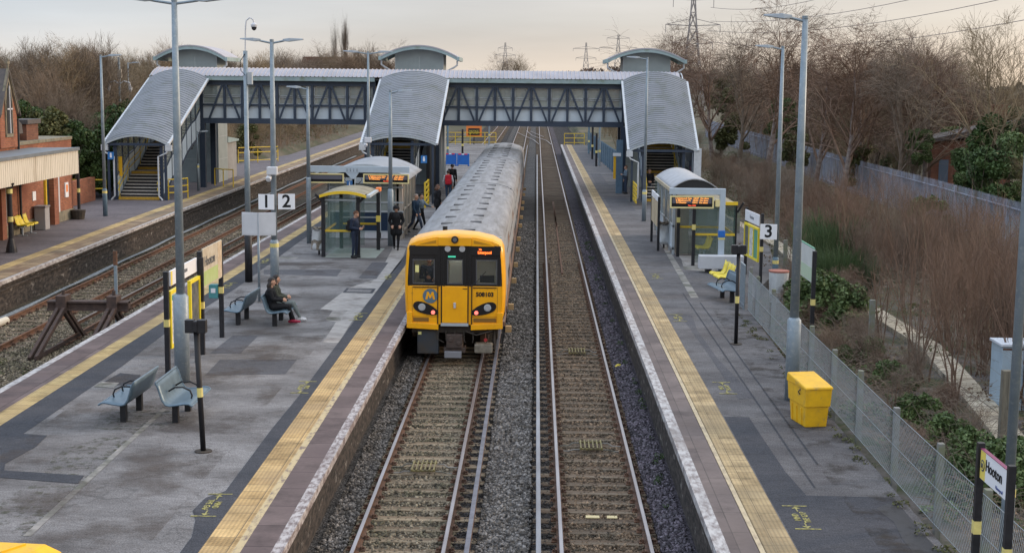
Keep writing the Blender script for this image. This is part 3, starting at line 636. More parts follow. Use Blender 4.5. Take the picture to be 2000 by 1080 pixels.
# cable along the left platform wall, joint boxes
cab = mat('grey_cable', (.19, .22, .25), (.12, .14, .16), s=3, rough=.6)
b = MB().tube([(edgeL(y)+.55+.05*math.sin(y*.7), y, -.98) for y in range(34, 150, 2)], .045, 8)
b.tube([(edgeL(y)+.45+.04*math.sin(y*.5+1), y, -1.0) for y in range(34, 150, 2)], .035, 8); tag(b.build('trackside_cable', cab), 'grey cables running along the foot of the left platform wall', 'cable')
tag(MB().tube([(-17.1, 43.2, -.99), (-17.0, 44.9, -.99)], .13, 12).build('plastic_duct', mat('cream_duct', (.6, .55, .45), rough=.5)), 'short cream duct lying by the left platform wall', 'duct')
# ---------------------------------------------------------------- covered footbridge
navy = mat('navy_steel', (.028, .043, .070), (.038, .052, .080), s=3, rough=.45)
roofm = mat('grey_ribbed_roof', (.265, .28, .31), (.215, .23, .255), s=.6, rough=.5, metal=.25, c3=(.17, .185, .17), s3=1.1, thr3=(.5, .75))
roofp = mat('pale_seamed_roof', (.40, .385, .42), (.33, .32, .35), s=1, rough=.55, metal=.1, c3=(.34, .33, .33), s3=3, thr3=(.55, .75))
fascia = mat('pale_green_fascia', (.30, .385, .40), (.24, .32, .33), s=1.5, rough=.55, c3=(.20, .25, .20), s3=1.2, thr3=(.55, .7))
panel = mat('pale_grey_panel', (.56, .63, .69), (.49, .555, .61), s=1, rough=.5)
frame_g = mat('grey_frame', (.42, .46, .49), (.35, .385, .41), s=3, rough=.5)
pale_w = mat('pale_trim', (.55, .57, .60), (.44, .46, .48), s=5, rough=.5)
lift_clad = mat('lift_cladding', (.29, .335, .34), (.24, .28, .285), s=1.2, rough=.55)
lift_clad_lit = mat('sunlit_cladding', (.42, .36, .30), (.35, .31, .27), s=1.2, rough=.6)  # copy of the cladding with warm low sunlight put into its colour
yel = mat('safety_yellow', (.72, .50, .03), (.55, .38, .04), s=5, rough=.5)
yel_d = mat('worn_yellow_nosing', (.50, .30, .03), (.33, .20, .04), s=9, rough=.7)
tread = mat('stair_tread', (.30, .28, .26), (.20, .185, .17), s=6, rough=.85)
riser = mat('stair_riser', (.022, .022, .024), rough=.8)
black = mat('black_paint', (.012, .012, .015), (.022, .022, .026), s=8, rough=.5)
def glassmat(name, c, a, rough=.06):
    m = bpy.data.materials.new(name); m.use_nodes = True; n, L, b = nodes(m)
    b.inputs['Base Color'].default_value = (*c, 1); b.inputs['Roughness'].default_value = rough; b.inputs['Alpha'].default_value = a
    b.inputs['Specular IOR Level'].default_value = .6; MATS[name] = m; return m
glass = glassmat('window_glass', (.36, .41, .40), .5); glass_g = glassmat('green_shelter_glass', (.10, .17, .15), .28); glass_dk = glassmat('dark_train_glass', (.02, .025, .028), .75)
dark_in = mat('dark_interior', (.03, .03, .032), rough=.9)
YB, YBK = 89.5, 92.7
br = thing('covered_footbridge', 'long covered footbridge with navy lattice sides and pale seamed roof crossing all platforms', 'footbridge', (-7.5, 91, 0))
# seamed roof
XL, XR = -24.1, 9.05
def roofz(t): return 6.98+.62*math.sin(math.pi*max(0, min(1, .06+.88*t)))-.62*math.sin(math.pi*.06)
b = MB(); sx = .262; n = int((XR-XL)/sx); NV = 9
for i in range(n):
    x0 = XL+i*sx
    for (u0, u1, h0, h1) in [(0, .045, 0, .05), (.045, .09, .05, .0), (.09, sx, 0, 0)]:
        A = [(x0+u0, YB-.35+(YBK-YB+.7)*k/NV, roofz(k/NV)+h0) for k in range(NV+1)]; B = [(x0+u1, YB-.35+(YBK-YB+.7)*k/NV, roofz(k/NV)+h1) for k in range(NV+1)]
        b.ribbon(A, B)
b.build('roof', roofp, br, w=True, fixn=True)
b = MB(); pts = [(YB-.35+(YBK-YB+.7)*k/NV, roofz(k/NV)-.03) for k in range(NV+1)]+[(YB-.35+(YBK-YB+.7)*k/NV, roofz(k/NV)-.14) for k in range(NV, -1, -1)]
b.prism(pts, 'x', XL-.06, XL-.01).prism(pts, 'x', XR, XR+.05); b.build('roof_verge', pale_w, br, w=True)
def span(x0, x1, first, sp, nposts, top_first, yy, front=True):
    nm = br
    b = MB().box(x0, x1, yy, yy+.28, 4.03, 4.36).box(x0, x1, yy, yy+.28, 6.42, 6.95).box(x0, x1, yy+.03, yy+.2, 5.14, 5.24)
    b.box(x0, x0+.2, yy+.01, yy+.2, 4.36, 6.42); b.box(x1-.12, x1, yy+.01, yy+.2, 4.36, 6.42)
    for i in range(nposts):
        x = first+i*sp; b.box(x-.075, x+.075, yy+.015, yy+.2, 4.36, 6.42)
        if (i % 2 == 0) == top_first:
            for s in (-1, 1):
                xb = x+s*(sp-.16)
                if xb < x0 or xb > x1: xb = x+s*min(sp-.16, (x1-x if s > 0 else x-x0)-.12)
                b.beam((x+s*.12, yy-.03, 6.42), (xb, yy-.03, 4.36), .09, .12)
    b.build('lattice_truss', navy, nm, w=True)
    if front:
        p = MB().box(x0, x1, yy+.22, yy+.26, 4.36, 5.14); p.build('lower_panels', panel, nm, w=True)
        fr = MB(); xs_ = [x0+.1]+[first+i*sp for i in range(nposts)]+[x1-.1]
        for a, c in zip(xs_, xs_[1:]):
            a += .09; c -= .09
            if c-a < .2: continue
            for zz in (5.25, 5.66, 5.76, 6.37): fr.box(a, c, yy+.2, yy+.25, zz, zz+.045)
            fr.box(a, a+.05, yy+.2, yy+.25, 5.295, 6.37).box(c-.05, c, yy+.2, yy+.25, 5.295, 6.37)
        fr.build('window_frames', frame_g, nm, w=True)
        MB().box(x0, x1, yy+.265, yy+.272, 5.2, 6.42).build('window_glazing', glass, nm, w=True)
        MB().box(x0, x1, yy-.30, yy-.06, 6.70, 6.975).build('gutter', fascia, nm, w=True, bevel=.02)
span(-21.15, -10.1, -19.57, 1.102, 9, True, YB); span(-5.95, 5.45, -4.87, 1.134, 9, True, YB)
span(-21.15, -10.1, -19.57, 1.102, 9, True, YBK-.3, False); span(-5.95, 5.45, -4.87, 1.134, 9, True, YBK-.3, False)
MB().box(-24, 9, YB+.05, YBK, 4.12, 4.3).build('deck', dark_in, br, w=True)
MB().box(-24, 9, YB+.3, YBK-.05, 6.80, 6.86).build('ceiling', frame_g, br, w=True)
c = MB()
for x in (-21.0, -10.2, -6.25, 5.45): 
    for y in (YB+.15, YBK-.1): c.box(x-.17, x+.17, y-.17, y+.17, 0, 4.03)
c.build('column', navy, br, w=True)

pale_edge = mat('pale_nosing', (.50, .47, .43), (.36, .33, .30), s=9, rough=.8)
def staircase(label, xl, xr, sx0, sx1, y0, ze0, ze1, key, rise=.5, pipes=(1, 1)):
    """roof eave ze0 at y0 up to ze1 at the bridge; steps between sx0 and sx1"""
    t = thing('covered_staircase', label, 'staircase', ((xl+xr)/2, y0, 0), group=None)
    y1 = YB-.36; L = y1-y0; ribs = 34; xm = (xl+xr)/2; hw = (xr-xl)/2
    def S(u, v):
        x = xl+(xr-xl)*u; q = (x-xm)/hw; z = ze0+(ze1-ze0)*v + rise*(1-q*q)
        return (x, y0+L*v, z)
    rows = []
    for i in range(ribs):
        for w_, h_ in ((0, 0), (.62, 0), (.66, .075), (.95, .075)): rows.append(((i+w_)/ribs, h_))
    rb_ = MB(); rb_.v = [tuple(np.add(S(k_/14, v_), (0, 0, h_))) for v_, h_ in rows for k_ in range(15)]
    for i in range(len(rows)-1):
        for k_ in range(14): a_ = i*15+k_; rb_.f.append((a_, a_+1, a_+16, a_+15)); rb_.m.append(0)
    rb_.build('ribbed_roof', roofm, t, w=True)
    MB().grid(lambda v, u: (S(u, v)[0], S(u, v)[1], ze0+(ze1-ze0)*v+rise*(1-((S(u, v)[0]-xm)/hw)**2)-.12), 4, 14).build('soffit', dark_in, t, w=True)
    a = MB()
    for s, x in ((-1, xl), (1, xr)): a.beam((x+s*.05, y0-.06, ze0-.05), (x+s*.05, y1, ze1-.05), .14, .12)
    a.build('eaves_gutter', pale_w, t, w=True)
    arch = [(xl+(xr-xl)*k/14, ze0+rise*(1-((2*k/14-1)**2))-.02) for k in range(15)]+[(xl+(xr-xl)*k/14, ze0+rise*(1-((2*k/14-1)**2))-.14) for k in range(14, -1, -1)]
    MB().prism(arch, 'y', y0-.05, y0+.02).build('arched_edge', frame_g, t, w=True)
    # steps: three flights with landings
    st = MB(); ns = MB(); y = y0+.25; z = 0; H = 4.18; nr = 26; rh = H/nr; run = (y1+.3-y-1.9)/(nr-2); k = 0
    prof = []; zf = {}
    for i in range(nr):
        z += rh; yn = y+run+(1.0 if i in (8, 17) else 0)
        st.box(sx0, sx1, y+.012, yn+.01, max(z-rh-.25, -.02), z-.03, 1).box(sx0, sx1, y-.02, yn, z-.03, z, 0)
        if i in (0, 8, 9, 17, 18, 25): ns.box(sx0, sx1, y-.038, y+.07, z-.15, z+.004)
        prof.append((y, z)); y = yn
    ed_ = MB()
    for q_, (yy_, zz_) in enumerate(prof): ed_.box(sx0+.02, sx1-.02, yy_-.034, yy_-.027, zz_-.055, zz_+.002)
    ed_.build('pale_nosing', pale_edge, t, w=True); st.build('steps', [tread, riser], t, w=True); ns.build('nosing', yel_d, t, w=True)
    slope = lambda yy: np.interp(yy, [p[0] for p in prof], [p[1] for p in prof])
    # side walls: stringer, lower panels, posts and glazing up to the eaves
    for x, s in ((sx0-.1, -1), (sx1+.1, 1)):
        n = 8; Y = [y0+.25+(L-.3)*i/n for i in range(n+1)]; lo = [float(slope(v))-.25 for v in Y]; lo[0] = -.0
        P = MB(); Fm = MB(); Gm = MB()
        for i in range(n):
            a0, a1 = Y[i], Y[i+1]; l0, l1 = max(lo[i], 0), max(lo[i+1], 0)
            e0 = ze0+(ze1-ze0)*(a0-y0)/L; e1 = ze0+(ze1-ze0)*(a1-y0)/L
            m0, m1 = min(l0+1.35, e0-.1), min(l1+1.35, e1-.1)
            P.add([(x, a0, l0), (x, a1, l1), (x, a1, m1), (x, a0, m0), (x+.03, a0, l0), (x+.03, a1, l1), (x+.03, a1, m1), (x+.03, a0, m0)], [(0, 1, 2, 3), (7, 6, 5, 4), (0, 4, 5, 1), (3, 2, 6, 7)])
            Gm.add([(x+.01, a0, m0), (x+.01, a1, m1), (x+.01, a1, e1-.1), (x+.01, a0, e0-.1)], [(0, 1, 2, 3)])
            Fm.beam((x+.015, a0, l0), (x+.015, a0, e0), .08, .07).beam((x+.015, a0, m0), (x+.015, a1, m1), .09, .06).beam((x+.015, a0, l0+.02), (x+.015, a1, l1+.02), .1, .16)
        P.build('side_panel', panel, t, w=True); Gm.build('side_glazing', glass, t, w=True); Fm.build('side_frame', navy, t, w=True)
        hr = MB(); hx = x-s*.16
        for dz in (.9, .55): hr.tube([(hx, p[0], p[1]+dz) for p in [(prof[0][0]-.25, 0)]+prof[::3]+[prof[-1]]], .025, 6)
        for p in prof[::5]: hr.tube([(hx, p[0], p[1]), (hx, p[0], p[1]+.9)], .02, 6)
        hr.build('handrail', yel, t, w=True)
    co = MB()
    for x in (xl+.18, xr-.18): co.box(x-.06, x+.06, y0+.05, y0+.17, 0, ze0-.02)
    for x in (sx0-.18, sx1+.18): co.box(x-.06, x+.06, y0+.2, y0+.32, 0, ze0+.1)
    co.beam((xl, y0+.11, ze0-.08), (xr, y0+.11, ze0-.08), .1, .14); co.build('entrance_post', navy, t, w=True)
    pp = MB()
    for x, s, on in ((xl-.02, 1, pipes[0]), (xr+.02, -1, pipes[1])):
        if not on: continue
        pp.box(x-.14, x+.22, y0-.16, y0+.04, ze0-.42, ze0-.1)
        xq = x+s*.55; pp.tube([(x, y0-.1, ze0-.4), (x+s*.1, y0-.1, ze0-.55), (xq, y0-.1, ze0-.75), (xq, y0-.1, .25), (xq-s*.2, y0-.1, .02)], .05, 8)
    pp.build('downpipe', pale_w, t, w=True)
    MB().tube([((sx0+sx1)/2-.35, y0+1.5, ze0+.3), ((sx0+sx1)/2+.35, y0+1.5, ze0+.3)], .04, 6).build('light_fitting', pale_w, t, w=True)
    return t
s1 = staircase('grey ribbed roof staircase descending to the far left platform beside the brick building', -24.1, -20.55, -23.45, -21.15, 79.3, 3.2, 6.82, 'L', .5)
s2 = staircase('grey ribbed roof staircase descending to the middle platform behind the shelters', -9.65, -5.55, -8.95, -7.05, 79.0, 3.38, 6.9, 'M', .45, (1, 0))
s3 = staircase('grey ribbed roof staircase descending to the right platform with a dark blue board inside', 5.35, 9.25, 6.35, 8.35, 82.0, 3.02, 6.92, 'R', .5, (1, 0))
MB().box(-23.45, -21.15, 79.5, 79.62, 0, .0).v
def uboard(x, y, parent): pass
# dark blue board on the right staircase
bb = thing('information_board', 'dark blue board with white and pink lettering inside the right staircase entrance', 'board', (9.12, 83.6, .4))
navyb = mat('board_navy', (.02, .045, .11), rough=.4); whiteL = mat('white_lettering', (.75, .78, .82), rough=.5); pinkL = mat('pink_print', (.6, .25, .4), rough=.5)
MB().box(9.0, 9.06, 82.25, 85.9, .9, 2.95).build('panel', navyb, bb, w=True); MB().box(8.99, 9.07, 82.1, 82.25, 0, 3.1).box(8.99, 9.07, 85.9, 86.0, 0, 3.1).box(8.99, 9.07, 82.25, 85.9, 2.95, 3.1).build('frame', frame_g, bb, w=True)
text('Mersey\nrail', .72, whiteL, bb, 'lettering', face((8.995, 84.9, 1.75), -1, 0), w=True, bold=.02); MB().box(8.985, 8.995, 83.0, 83.25, 1.0, 2.0).build('print', pinkL, bb, w=True)
MB().box(9.07, 9.5, 82.0, 82.12, 0, 3.1).build('side_post', pale_w, bb, w=True)

def lift(label, x0, x1, ya, yb, rl, rr, zr0, zr1, slabz=0, warm=True):
    t = thing('lift_tower', label, 'lift tower', ((x0+x1)/2, ya, 0))
    xm = (rl+rr)/2; hw = (rr-rl)/2; az = lambda x: zr0+(zr1-zr0)*(1-((x-xm)/hw)**2)-.1
    b = MB().prism([(x0, 0), (x1, 0)]+[(x1+(x0-x1)*k/8, az(x1+(x0-x1)*k/8)) for k in range(9)], 'y', ya, yb); b.build('shaft', lift_clad, t, w=True)
    j = MB()
    for z in (1.5, 3.0, 4.5, 6.0, 7.5): j.box(x0-.006, x1+.006, ya-.006, yb, z, z+.03)
    for x in (x0+.02, (x0+x1)/2, x1-.02): j.box(x-.015, x+.015, ya-.008, ya, 0, zr0)
    j.build('cladding_joints', frame_g, t, w=True)
    xm = (rl+rr)/2; hw = (rr-rl)/2; K_ = 16
    top = [(rl+(rr-rl)*k/K_, zr0+(zr1-zr0)*(1-(2*k/K_-1)**2)) for k in range(K_+1)]; bot = [(x, z-.26) for x, z in top[::-1]]
    MB().prism(top+bot, 'y', ya-.75, ya-.7).prism(top+bot, 'y', yb+.7, yb+.75).build('curved_fascia', fascia, t, w=True)
    MB().prism([(x, z+.02) for x, z in top]+[(x, z-.06) for x, z in top[::-1]], 'y', ya-.78, yb+.78).build('curved_roof', roofp, t, w=True)
    MB().box(rl-.16, rl+.02, ya-.8, yb+.8, zr0-.28, zr0-.02).box(rr-.02, rr+.16, ya-.8, yb+.8, zr0-.28, zr0-.02).build('gutter', fascia, t, w=True, bevel=.02)
    p = MB()
    for x, s, e in ((rl, 1, x0), (rr, -1, x1)): p.tube([(x, ya-.3, zr0-.28), (x, ya-.3, zr0-.55), (x+s*.2, ya-.3, zr0-.7), (e-s*.12, ya-.2, zr0-1.0), (e-s*.12, ya-.2, zr0-1.8)], .06, 8)
    p.build('downpipe', pale_w, t, w=True)
    return t
lift('pale green curved roof lift tower behind the left end of the footbridge', -23.9, -21.0, 94, 96.8, -24.85, -20.3, 8.22, 8.95)
lift('pale green curved roof lift tower behind the middle staircase roof', -9.3, -6.12, 94, 96.8, -10.15, -5.2, 8.38, 9.08)
lift('pale green curved roof lift tower behind the right staircase roof', 5.6, 8.7, 94, 96.8, 4.6, 9.55, 8.33, 9.02)
sh = thing('equipment_shed', 'low beige panelled shed beside the base of the left lift tower', 'shed', (-22, 98.5, 0))
MB().box(-23.3, -21.15, 97.2, 100.4, 0, 2.5).build('wall', mat('shed_cladding', (.42, .40, .38), (.34, .325, .31), s=2, rough=.7), sh, w=True)
MB().prism([(97.0, 2.5), (100.6, 2.5), (100.6, 2.62), (97.0, 2.9)], 'x', -23.5, -21.0).build('roof', fascia, sh, w=True)
j = MB()
for k in range(9): j.box(-21.15, -21.13, 97.3+k*.37, 97.33+k*.37, 0, 2.5)
j.build('panel_joints', frame_g, sh, w=True)
# grey service wall and door panels at the base of the middle staircase
sv = thing('ticket_kiosk_wall', 'grey panelled lift lobby wall between the middle staircase and the platform edge', 'wall', (-6.0, 86, 0))
MB().box(-6.5, -6.3, 84.5, 93.8, 0, 4.0).build('panel', dark_in, sv, w=True); MB().box(-6.28, -6.05, 91, 93.9, 0, 4.0).box(-6.0, -5.85, 91, 91.15, 0, 4).build('post', frame_g, sv, w=True)
# ---------------------------------------------------------------- train
tyel = mat('train_yellow', (.90, .42, .003), (.82, .36, .006), s=2.4, det=10, rough=.34, coat=.3, c3=(.45, .21, .03), s3=4, thr3=(.6, .8), bump=.04, bs=6)
tblack = mat('train_black', (.010, .010, .012), rough=.3, coat=.3)
tgrey = mat('train_roof_grey', (.27, .272, .285), (.17, .17, .178), s=1.6, det=10, rough=.6, st=(3, .35, 1), c3=(.13, .125, .12), s3=1.4, thr3=(.48, .72))
tside = mat('train_side_grey', (.34, .35, .36), (.27, .275, .285), s=3, rough=.45, metal=.2)
torange = mat('train_door_orange', (.24, .13, .085), (.20, .15, .12), s=3, rough=.5)
vent = mat('roof_vent', (.07, .07, .075), rough=.7)
under = mat('underframe', (.035, .03, .026), (.06, .048, .038), s=6, rough=.9)
uf_blue = mat('dark_blue_box', (.045, .055, .07), (.07, .06, .05), s=3, rough=.6)
logo_b = mat('logo_slate', (.10, .16, .21), rough=.4); redl = mat('tail_lamp_lit', (1, .25, .2), emit=(1, .16, .12), es=1.3); lens = mat('lamp_lens', (.55, .56, .58), rough=.15, metal=.4)
ledm = mat('led_orange', (1, .2, .03), emit=(1, .13, .02), es=2.5); green_lit = mat('green_display', (.1, .8, .5), emit=(.1, .75, .45), es=.25)
cabin = mat('cab_interior', (.55, .60, .56), rough=.8); sticker = mat('sticker_yellow', (.8, .75, .3), rough=.6)
cabglass = glassmat('cab_glass', (.06, .07, .07), .14, .08)
TX = -2.20; TY = 38.9
tr = thing('passenger_train', 'yellow fronted three coach electric train standing at the middle platform', 'train', (TX, TY, ZR))
# cross-section of the body, heights above rail: widest at the waist, tumblehome below, curved roof
def section(sc=1.0):
    half = [(1.30, .98), (1.385, 1.25), (1.41, 1.75), (1.39, 2.35), (1.345, 2.85), (1.325, 3.08), (1.245, 3.24), (1.04, 3.37), (.6, 3.49), (0, 3.54)]
    p = [(x, z) for x, z in half]; return p+[(-x, z) for x, z in half[-2::-1]]
SEC = section()
def coach(y0, y1, name, first=False):
    b = MB(); n = len(SEC); yy = [y0, y1]
    for y in yy: b.v.extend([(u, y, v) for u, v in SEC])
    for j in range(n-1):
        zc = (SEC[j][1]+SEC[j+1][1])/2; b.f.append((j, j+1, n+j+1, n+j)); b.m.append(0 if zc > 3.0 else 1)
    if not first: b.f.append(tuple(range(n))); b.m.append(1)
    b.f.append(tuple(range(2*n-1, n-1, -1))); b.m.append(1)
    b.f.append((0, n, 2*n-1, n-1)); b.m.append(1)
    c = b.build(name, [tgrey, tside], tr, auto=40)
    # roof seams, raised ribs and ventilators
    r = MB()
    for k in range(1, int((y1-y0)/1.45)+1):
        y = y0+k*1.45
        if y > y1-.3: break
        A = [(u*1.001, y, v+.006) for u, v in SEC if v > 3.05]; B = [(u*1.001, y+.03, v+.006) for u, v in SEC if v > 3.05]; r.ribbon(A, B)
    for x in (-.62, -.3, .3, .62): r.box(x-.012, x+.012, y0+.3, y1-.2, 3.50-.13*(x/.62)**2*1.0-.045, 3.512-.13*(x/.62)**2-.02)
    r.build('roof_seams', tgrey, c)
    gt = MB()
    for s in (-1, 1): gt.beam((s*1.30, y0+.2, 3.06), (s*1.30, y1, 3.06), .03, .035)
    gt.build('rain_strip', vent, c)
    k = 0; v1 = None
    y = y0+(2.6 if first else 1.6)
    while y < y1-.8:
        for x in (-.42, .42):
            if v1 is None: v1 = MB().box(-.17, .17, -.14, .14, 0, .055).build('roof_vent', vent, c, bevel=.02); o = v1
            else: o = v1.copy(); COL.objects.link(o); o.parent = c
            o.location = (x, y+(0 if x < 0 else .55), 3.475)
        y += 2.05+(.35 if k % 2 else 0); k += 1
    # side windows and sliding doors (right side seen at a glancing angle)
    L = y1-y0
    for s in (-1, 1):
        wn = MB(); dr = MB()
        for a, e in [(.9, 2.6), (3.0, 4.9), (7.2, 9.0), (9.2, 11.0), (11.2, 12.8), (15.2, 16.9), (17.2, 19.0)]:
            if first and a < 1: continue
            for q in [(a, e)]: wn.add([(s*1.418, y0+q[0], 1.75), (s*1.418, y0+q[1], 1.75), (s*1.365, y0+q[1], 2.65), (s*1.365, y0+q[0], 2.65)], [(0, 1, 2, 3)])
        for a in (5.1, 13.1): dr.add([(s*1.40, y0+a, 1.1), (s*1.40, y0+a+1.7, 1.1), (s*1.425, y0+a+1.7, 1.75), (s*1.425, y0+a, 1.75)], [(0, 1, 2, 3)]).add([(s*1.425, y0+a, 1.75), (s*1.425, y0+a+1.7, 1.75), (s*1.35, y0+a+1.7, 2.88), (s*1.35, y0+a, 2.88)], [(0, 1, 2, 3)])
        wn.build('side_window', glass_dk, c); dr.build('sliding_door', torange, c)
        lo = MB().box(s*1.30, s*1.38, y0+.1, y1-.1, .86, .99)
        for k in range(12): lo.beam((s*1.40, y0+1+k*1.6, 1.2), (s*1.42, y0+1.9+k*1.6, 1.7), .03, .25)
        lo.build('lower_side_panels', torange, c)
    u = MB()
    for k in range(5): u.box(-1.1, 1.1, y0+2.2+k*3.4, y0+4.6+k*3.4, .35, .92)
    for yb in (2.6, 16.8):
        for dy in (-1.1, 1.1):
            u.tube([(-.85, y0+yb+dy, .42), (.85, y0+yb+dy, .42)], .42, 14); u.box(-1.15, -1.0, y0+yb+dy-.3, y0+yb+dy+.3, .3, .75).box(1.0, 1.15, y0+yb+dy-.3, y0+yb+dy+.3, .3, .75)
    u.build('underframe', under, c)
    cs = MB()
    for k in (.9, 5, 11, 15.5): cs.box(1.38, 1.55, y0+k, y0+k+.22, .55, .72)
    cs.build('step_board', mat('step_wood_'+name, (.45, .30, .15), rough=.7), c)
    return c
c1 = coach(.55, 20.0, 'leading_coach', True)
coach(20.32, 39.85, 'middle_coach'); coach(40.2, 60.0, 'rear_coach')
g = MB().box(-1.2, 1.2, 19.98, 20.34, 1.0, 3.32).box(-1.2, 1.2, 39.83, 40.22, 1.0, 3.32); g.build('gangway', tblack, tr)
# ---- cab front: a moulded yellow shell with openings; everything proud of it is its own piece
CZ = [(1.30, 1.02), (1.37, 1.3), (1.395, 1.8), (1.385, 2.35), (1.35, 2.85), (1.33, 3.06), (1.25, 3.22), (1.04, 3.345), (.6, 3.445), (0, 3.49)]
def outl(f=1.0, dz=0): p = [(x*f, z+dz) for x, z in CZ]; return p+[(-x, z) for x, z in p[-2::-1]]
shell = MB(); n = len(outl())
rings = [(outl(1.012, .10), .60), (outl(1.008, .06), .25), (outl(.985, .02), .06), (outl(.94, -.03), 0.0)]
for o_, y in rings: shell.v.extend([(u, y, v) for u, v in o_])
for r_ in range(3):
    for j in range(n-1): shell.f.append((r_*n+j, r_*n+j+1, (r_+1)*n+j+1, (r_+1)*n+j)); shell.m.append(0)
shell.build('cab_rim', tyel, tr, auto=50)
# front plate with the black window band
low = [(-1.225, 1.0), (1.225, 1.0), (1.30, 1.3), (1.32, 2.08), (-1.32, 2.08), (-1.30, 1.3)]
MB().prism(low, 'y', .015, .10).build('yellow_front', tyel, tr, bevel=.01)
# upper part: frame pieces round three recessed windows
bk = MB()
zlo, zhi = 2.08, 3.2
WINS = [(-1.17, -.56), (-.21, .22), (.58, 1.17)]; wz0, wz1 = 2.14, 2.82
edges = [-1.27]+[e for w_ in WINS for e in w_]+[1.27]
for i in range(0, len(edges), 2): bk.box(edges[i], edges[i+1], .02, .12, zlo, zhi)
for a, e in WINS: bk.box(a, e, .02, .12, zlo, wz0).box(a, e, .02, .12, wz1, zhi)
for x in (-.43, -.30, .30, .43): bk.box(x-.025, x+.025, -.015, .02, zlo, zhi)
bk.box(-1.26, -.43, -.005, .02, 2.93, zhi).box(.43, 1.26, -.005, .02, 2.93, zhi)
bk.build('window_surround', tblack, tr, bevel=.012)
brow = MB().prism([(1.29, 3.1), (1.27, 3.18), (1.21, 3.25), (1.02, 3.335), (.58, 3.435), (0, 3.47), (-.58, 3.435), (-1.02, 3.335), (-1.21, 3.25), (-1.27, 3.18), (-1.29, 3.1), (-1.2, 3.2), (1.2, 3.2)], 'y', .008, .10)
brow.box(-.46, .46, -.05, .02, 3.2, 3.44).prism([(-1.1, 3.19), (-.46, 3.19), (-.46, 3.4), (-.95, 3.31)], 'y', -.025, .010).prism([(1.1, 3.19), (.46, 3.19), (.46, 3.4), (.95, 3.31)], 'y', -.025, .010)
brow.build('yellow_brow', tyel, tr, bevel=.015)
sl = MB()
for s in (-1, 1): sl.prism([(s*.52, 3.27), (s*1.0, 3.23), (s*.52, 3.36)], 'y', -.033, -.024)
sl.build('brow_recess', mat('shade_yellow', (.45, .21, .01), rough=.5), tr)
for a, e in WINS: 
    MB().box(a+.02, e-.02, .06, .07, wz0+.02, wz1-.02).build('windscreen', cabglass, tr)
fr = MB()
for a, e in WINS:
    for (p, q, r1, r2) in [(a, e, wz0, wz0+.028), (a, e, wz1-.028, wz1), (a, a+.028, wz0+.028, wz1-.028), (e-.028, e, wz0+.028, wz1-.028)]: fr.box(p, q, .012, .03, r1, r2)
fr.build('window_seal', mat('grey_rubber', (.09, .09, .095), rough=.6), tr)
MB().box(-1.25, 1.25, 1.5, 1.55, 1.0, 3.3).box(-1.25, -.45, .3, .55, 1.0, 1.9).box(.45, 1.25, .3, .55, 1.0, 2.0).box(-1.25, 1.25, .56, 1.5, 1.0, 1.06).build('cab_interior', cabin, tr)
MB().box(.68, 1.08, .3, .4, 2.15, 2.34).build('cab_desk', tblack, tr); MB().box(-.2, .2, .9, .92, 1.1, 2.95).build('cab_door', mat('pale_door', (.55, .62, .58), rough=.5), tr)
MB().box(-1.10, -1.0, .05, .056, 2.45, 2.65).build('sticker', sticker, tr)
for lx_ in (-.75, 0, .8): MB().box(lx_-.16, lx_+.16, .6, .75, 2.93, 2.96).build('cab_lamp', mat('cab_lamp_lit_%d' % (lx_*100), (1, 1, .95), emit=(1, .97, .88), es=5), tr)
# gangway door between its two grooves
MB().box(-.35, .35, -.01, .016, 1.06, 2.07).build('front_door', tyel, tr, bevel=.008)
gr = MB()
for x in (-.37, -.47, .37, .47): gr.box(x-.014, x+.014, -.012, .018, 1.0, 2.08)
for a, e in ((-1.16, -.5), (.5, 1.16)): gr.box(a, e, -.004, .018, 2.03, 2.055)
gr.box(.22, .34, -.02, .0, 2.0, 2.02); gr.build('door_groove', tblack, tr)
MB().tube([(0, -.03, 1.48), (0, -.045, 1.62)], .035, 8).build('door_handle', pale_w, tr)
# lower lip of the front and its slots
lip = MB().prism([(-1.31, .9), (-.45, .86), (-.45, 1.01), (-1.31, 1.06)], 'y', -.05, .06).prism([(.45, .86), (1.31, .90), (1.31, 1.06), (.45, 1.01)], 'y', -.05, .06)
lip.box(-1.33, -1.17, -.045, .1, .9, 1.35).box(1.17, 1.33, -.045, .1, .9, 1.35).build('front_lip', tyel, tr, bevel=.012)
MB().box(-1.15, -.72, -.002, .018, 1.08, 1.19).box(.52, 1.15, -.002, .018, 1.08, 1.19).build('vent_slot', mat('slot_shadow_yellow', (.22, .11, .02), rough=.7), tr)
MB().box(-.38, .38, -.06, .05, .97, 1.045).build('door_sill', frame_g, tr)
gs = MB()
for x in (-1.18, 1.18): gs.box(x-.004, x+.004, .009, .0145, 1.06, 2.07)
for x0, x1 in ((-1.18, -.48), (.48, 1.18)): gs.box(x0, x1, .009, .0145, 1.215, 1.225)
for x in (-1.1, -.9, -.7, -.55, .55, .7, .9, 1.1): gs.box(x-.006, x+.006, .008, .0145, 1.985, 1.997)
gs.build('panel_seam', mat('seam_brown', (.20, .10, .02), rough=.7), tr)
wp_ = MB().tube([(-.45, -.02, 2.1), (-.62, -.025, 2.28), (-.80, -.015, 2.5)], .009, 5).tube([(.47, -.02, 2.1), (.66, -.025, 2.28), (.86, -.015, 2.5)], .009, 5); wp_.build('wiper', tblack, tr)
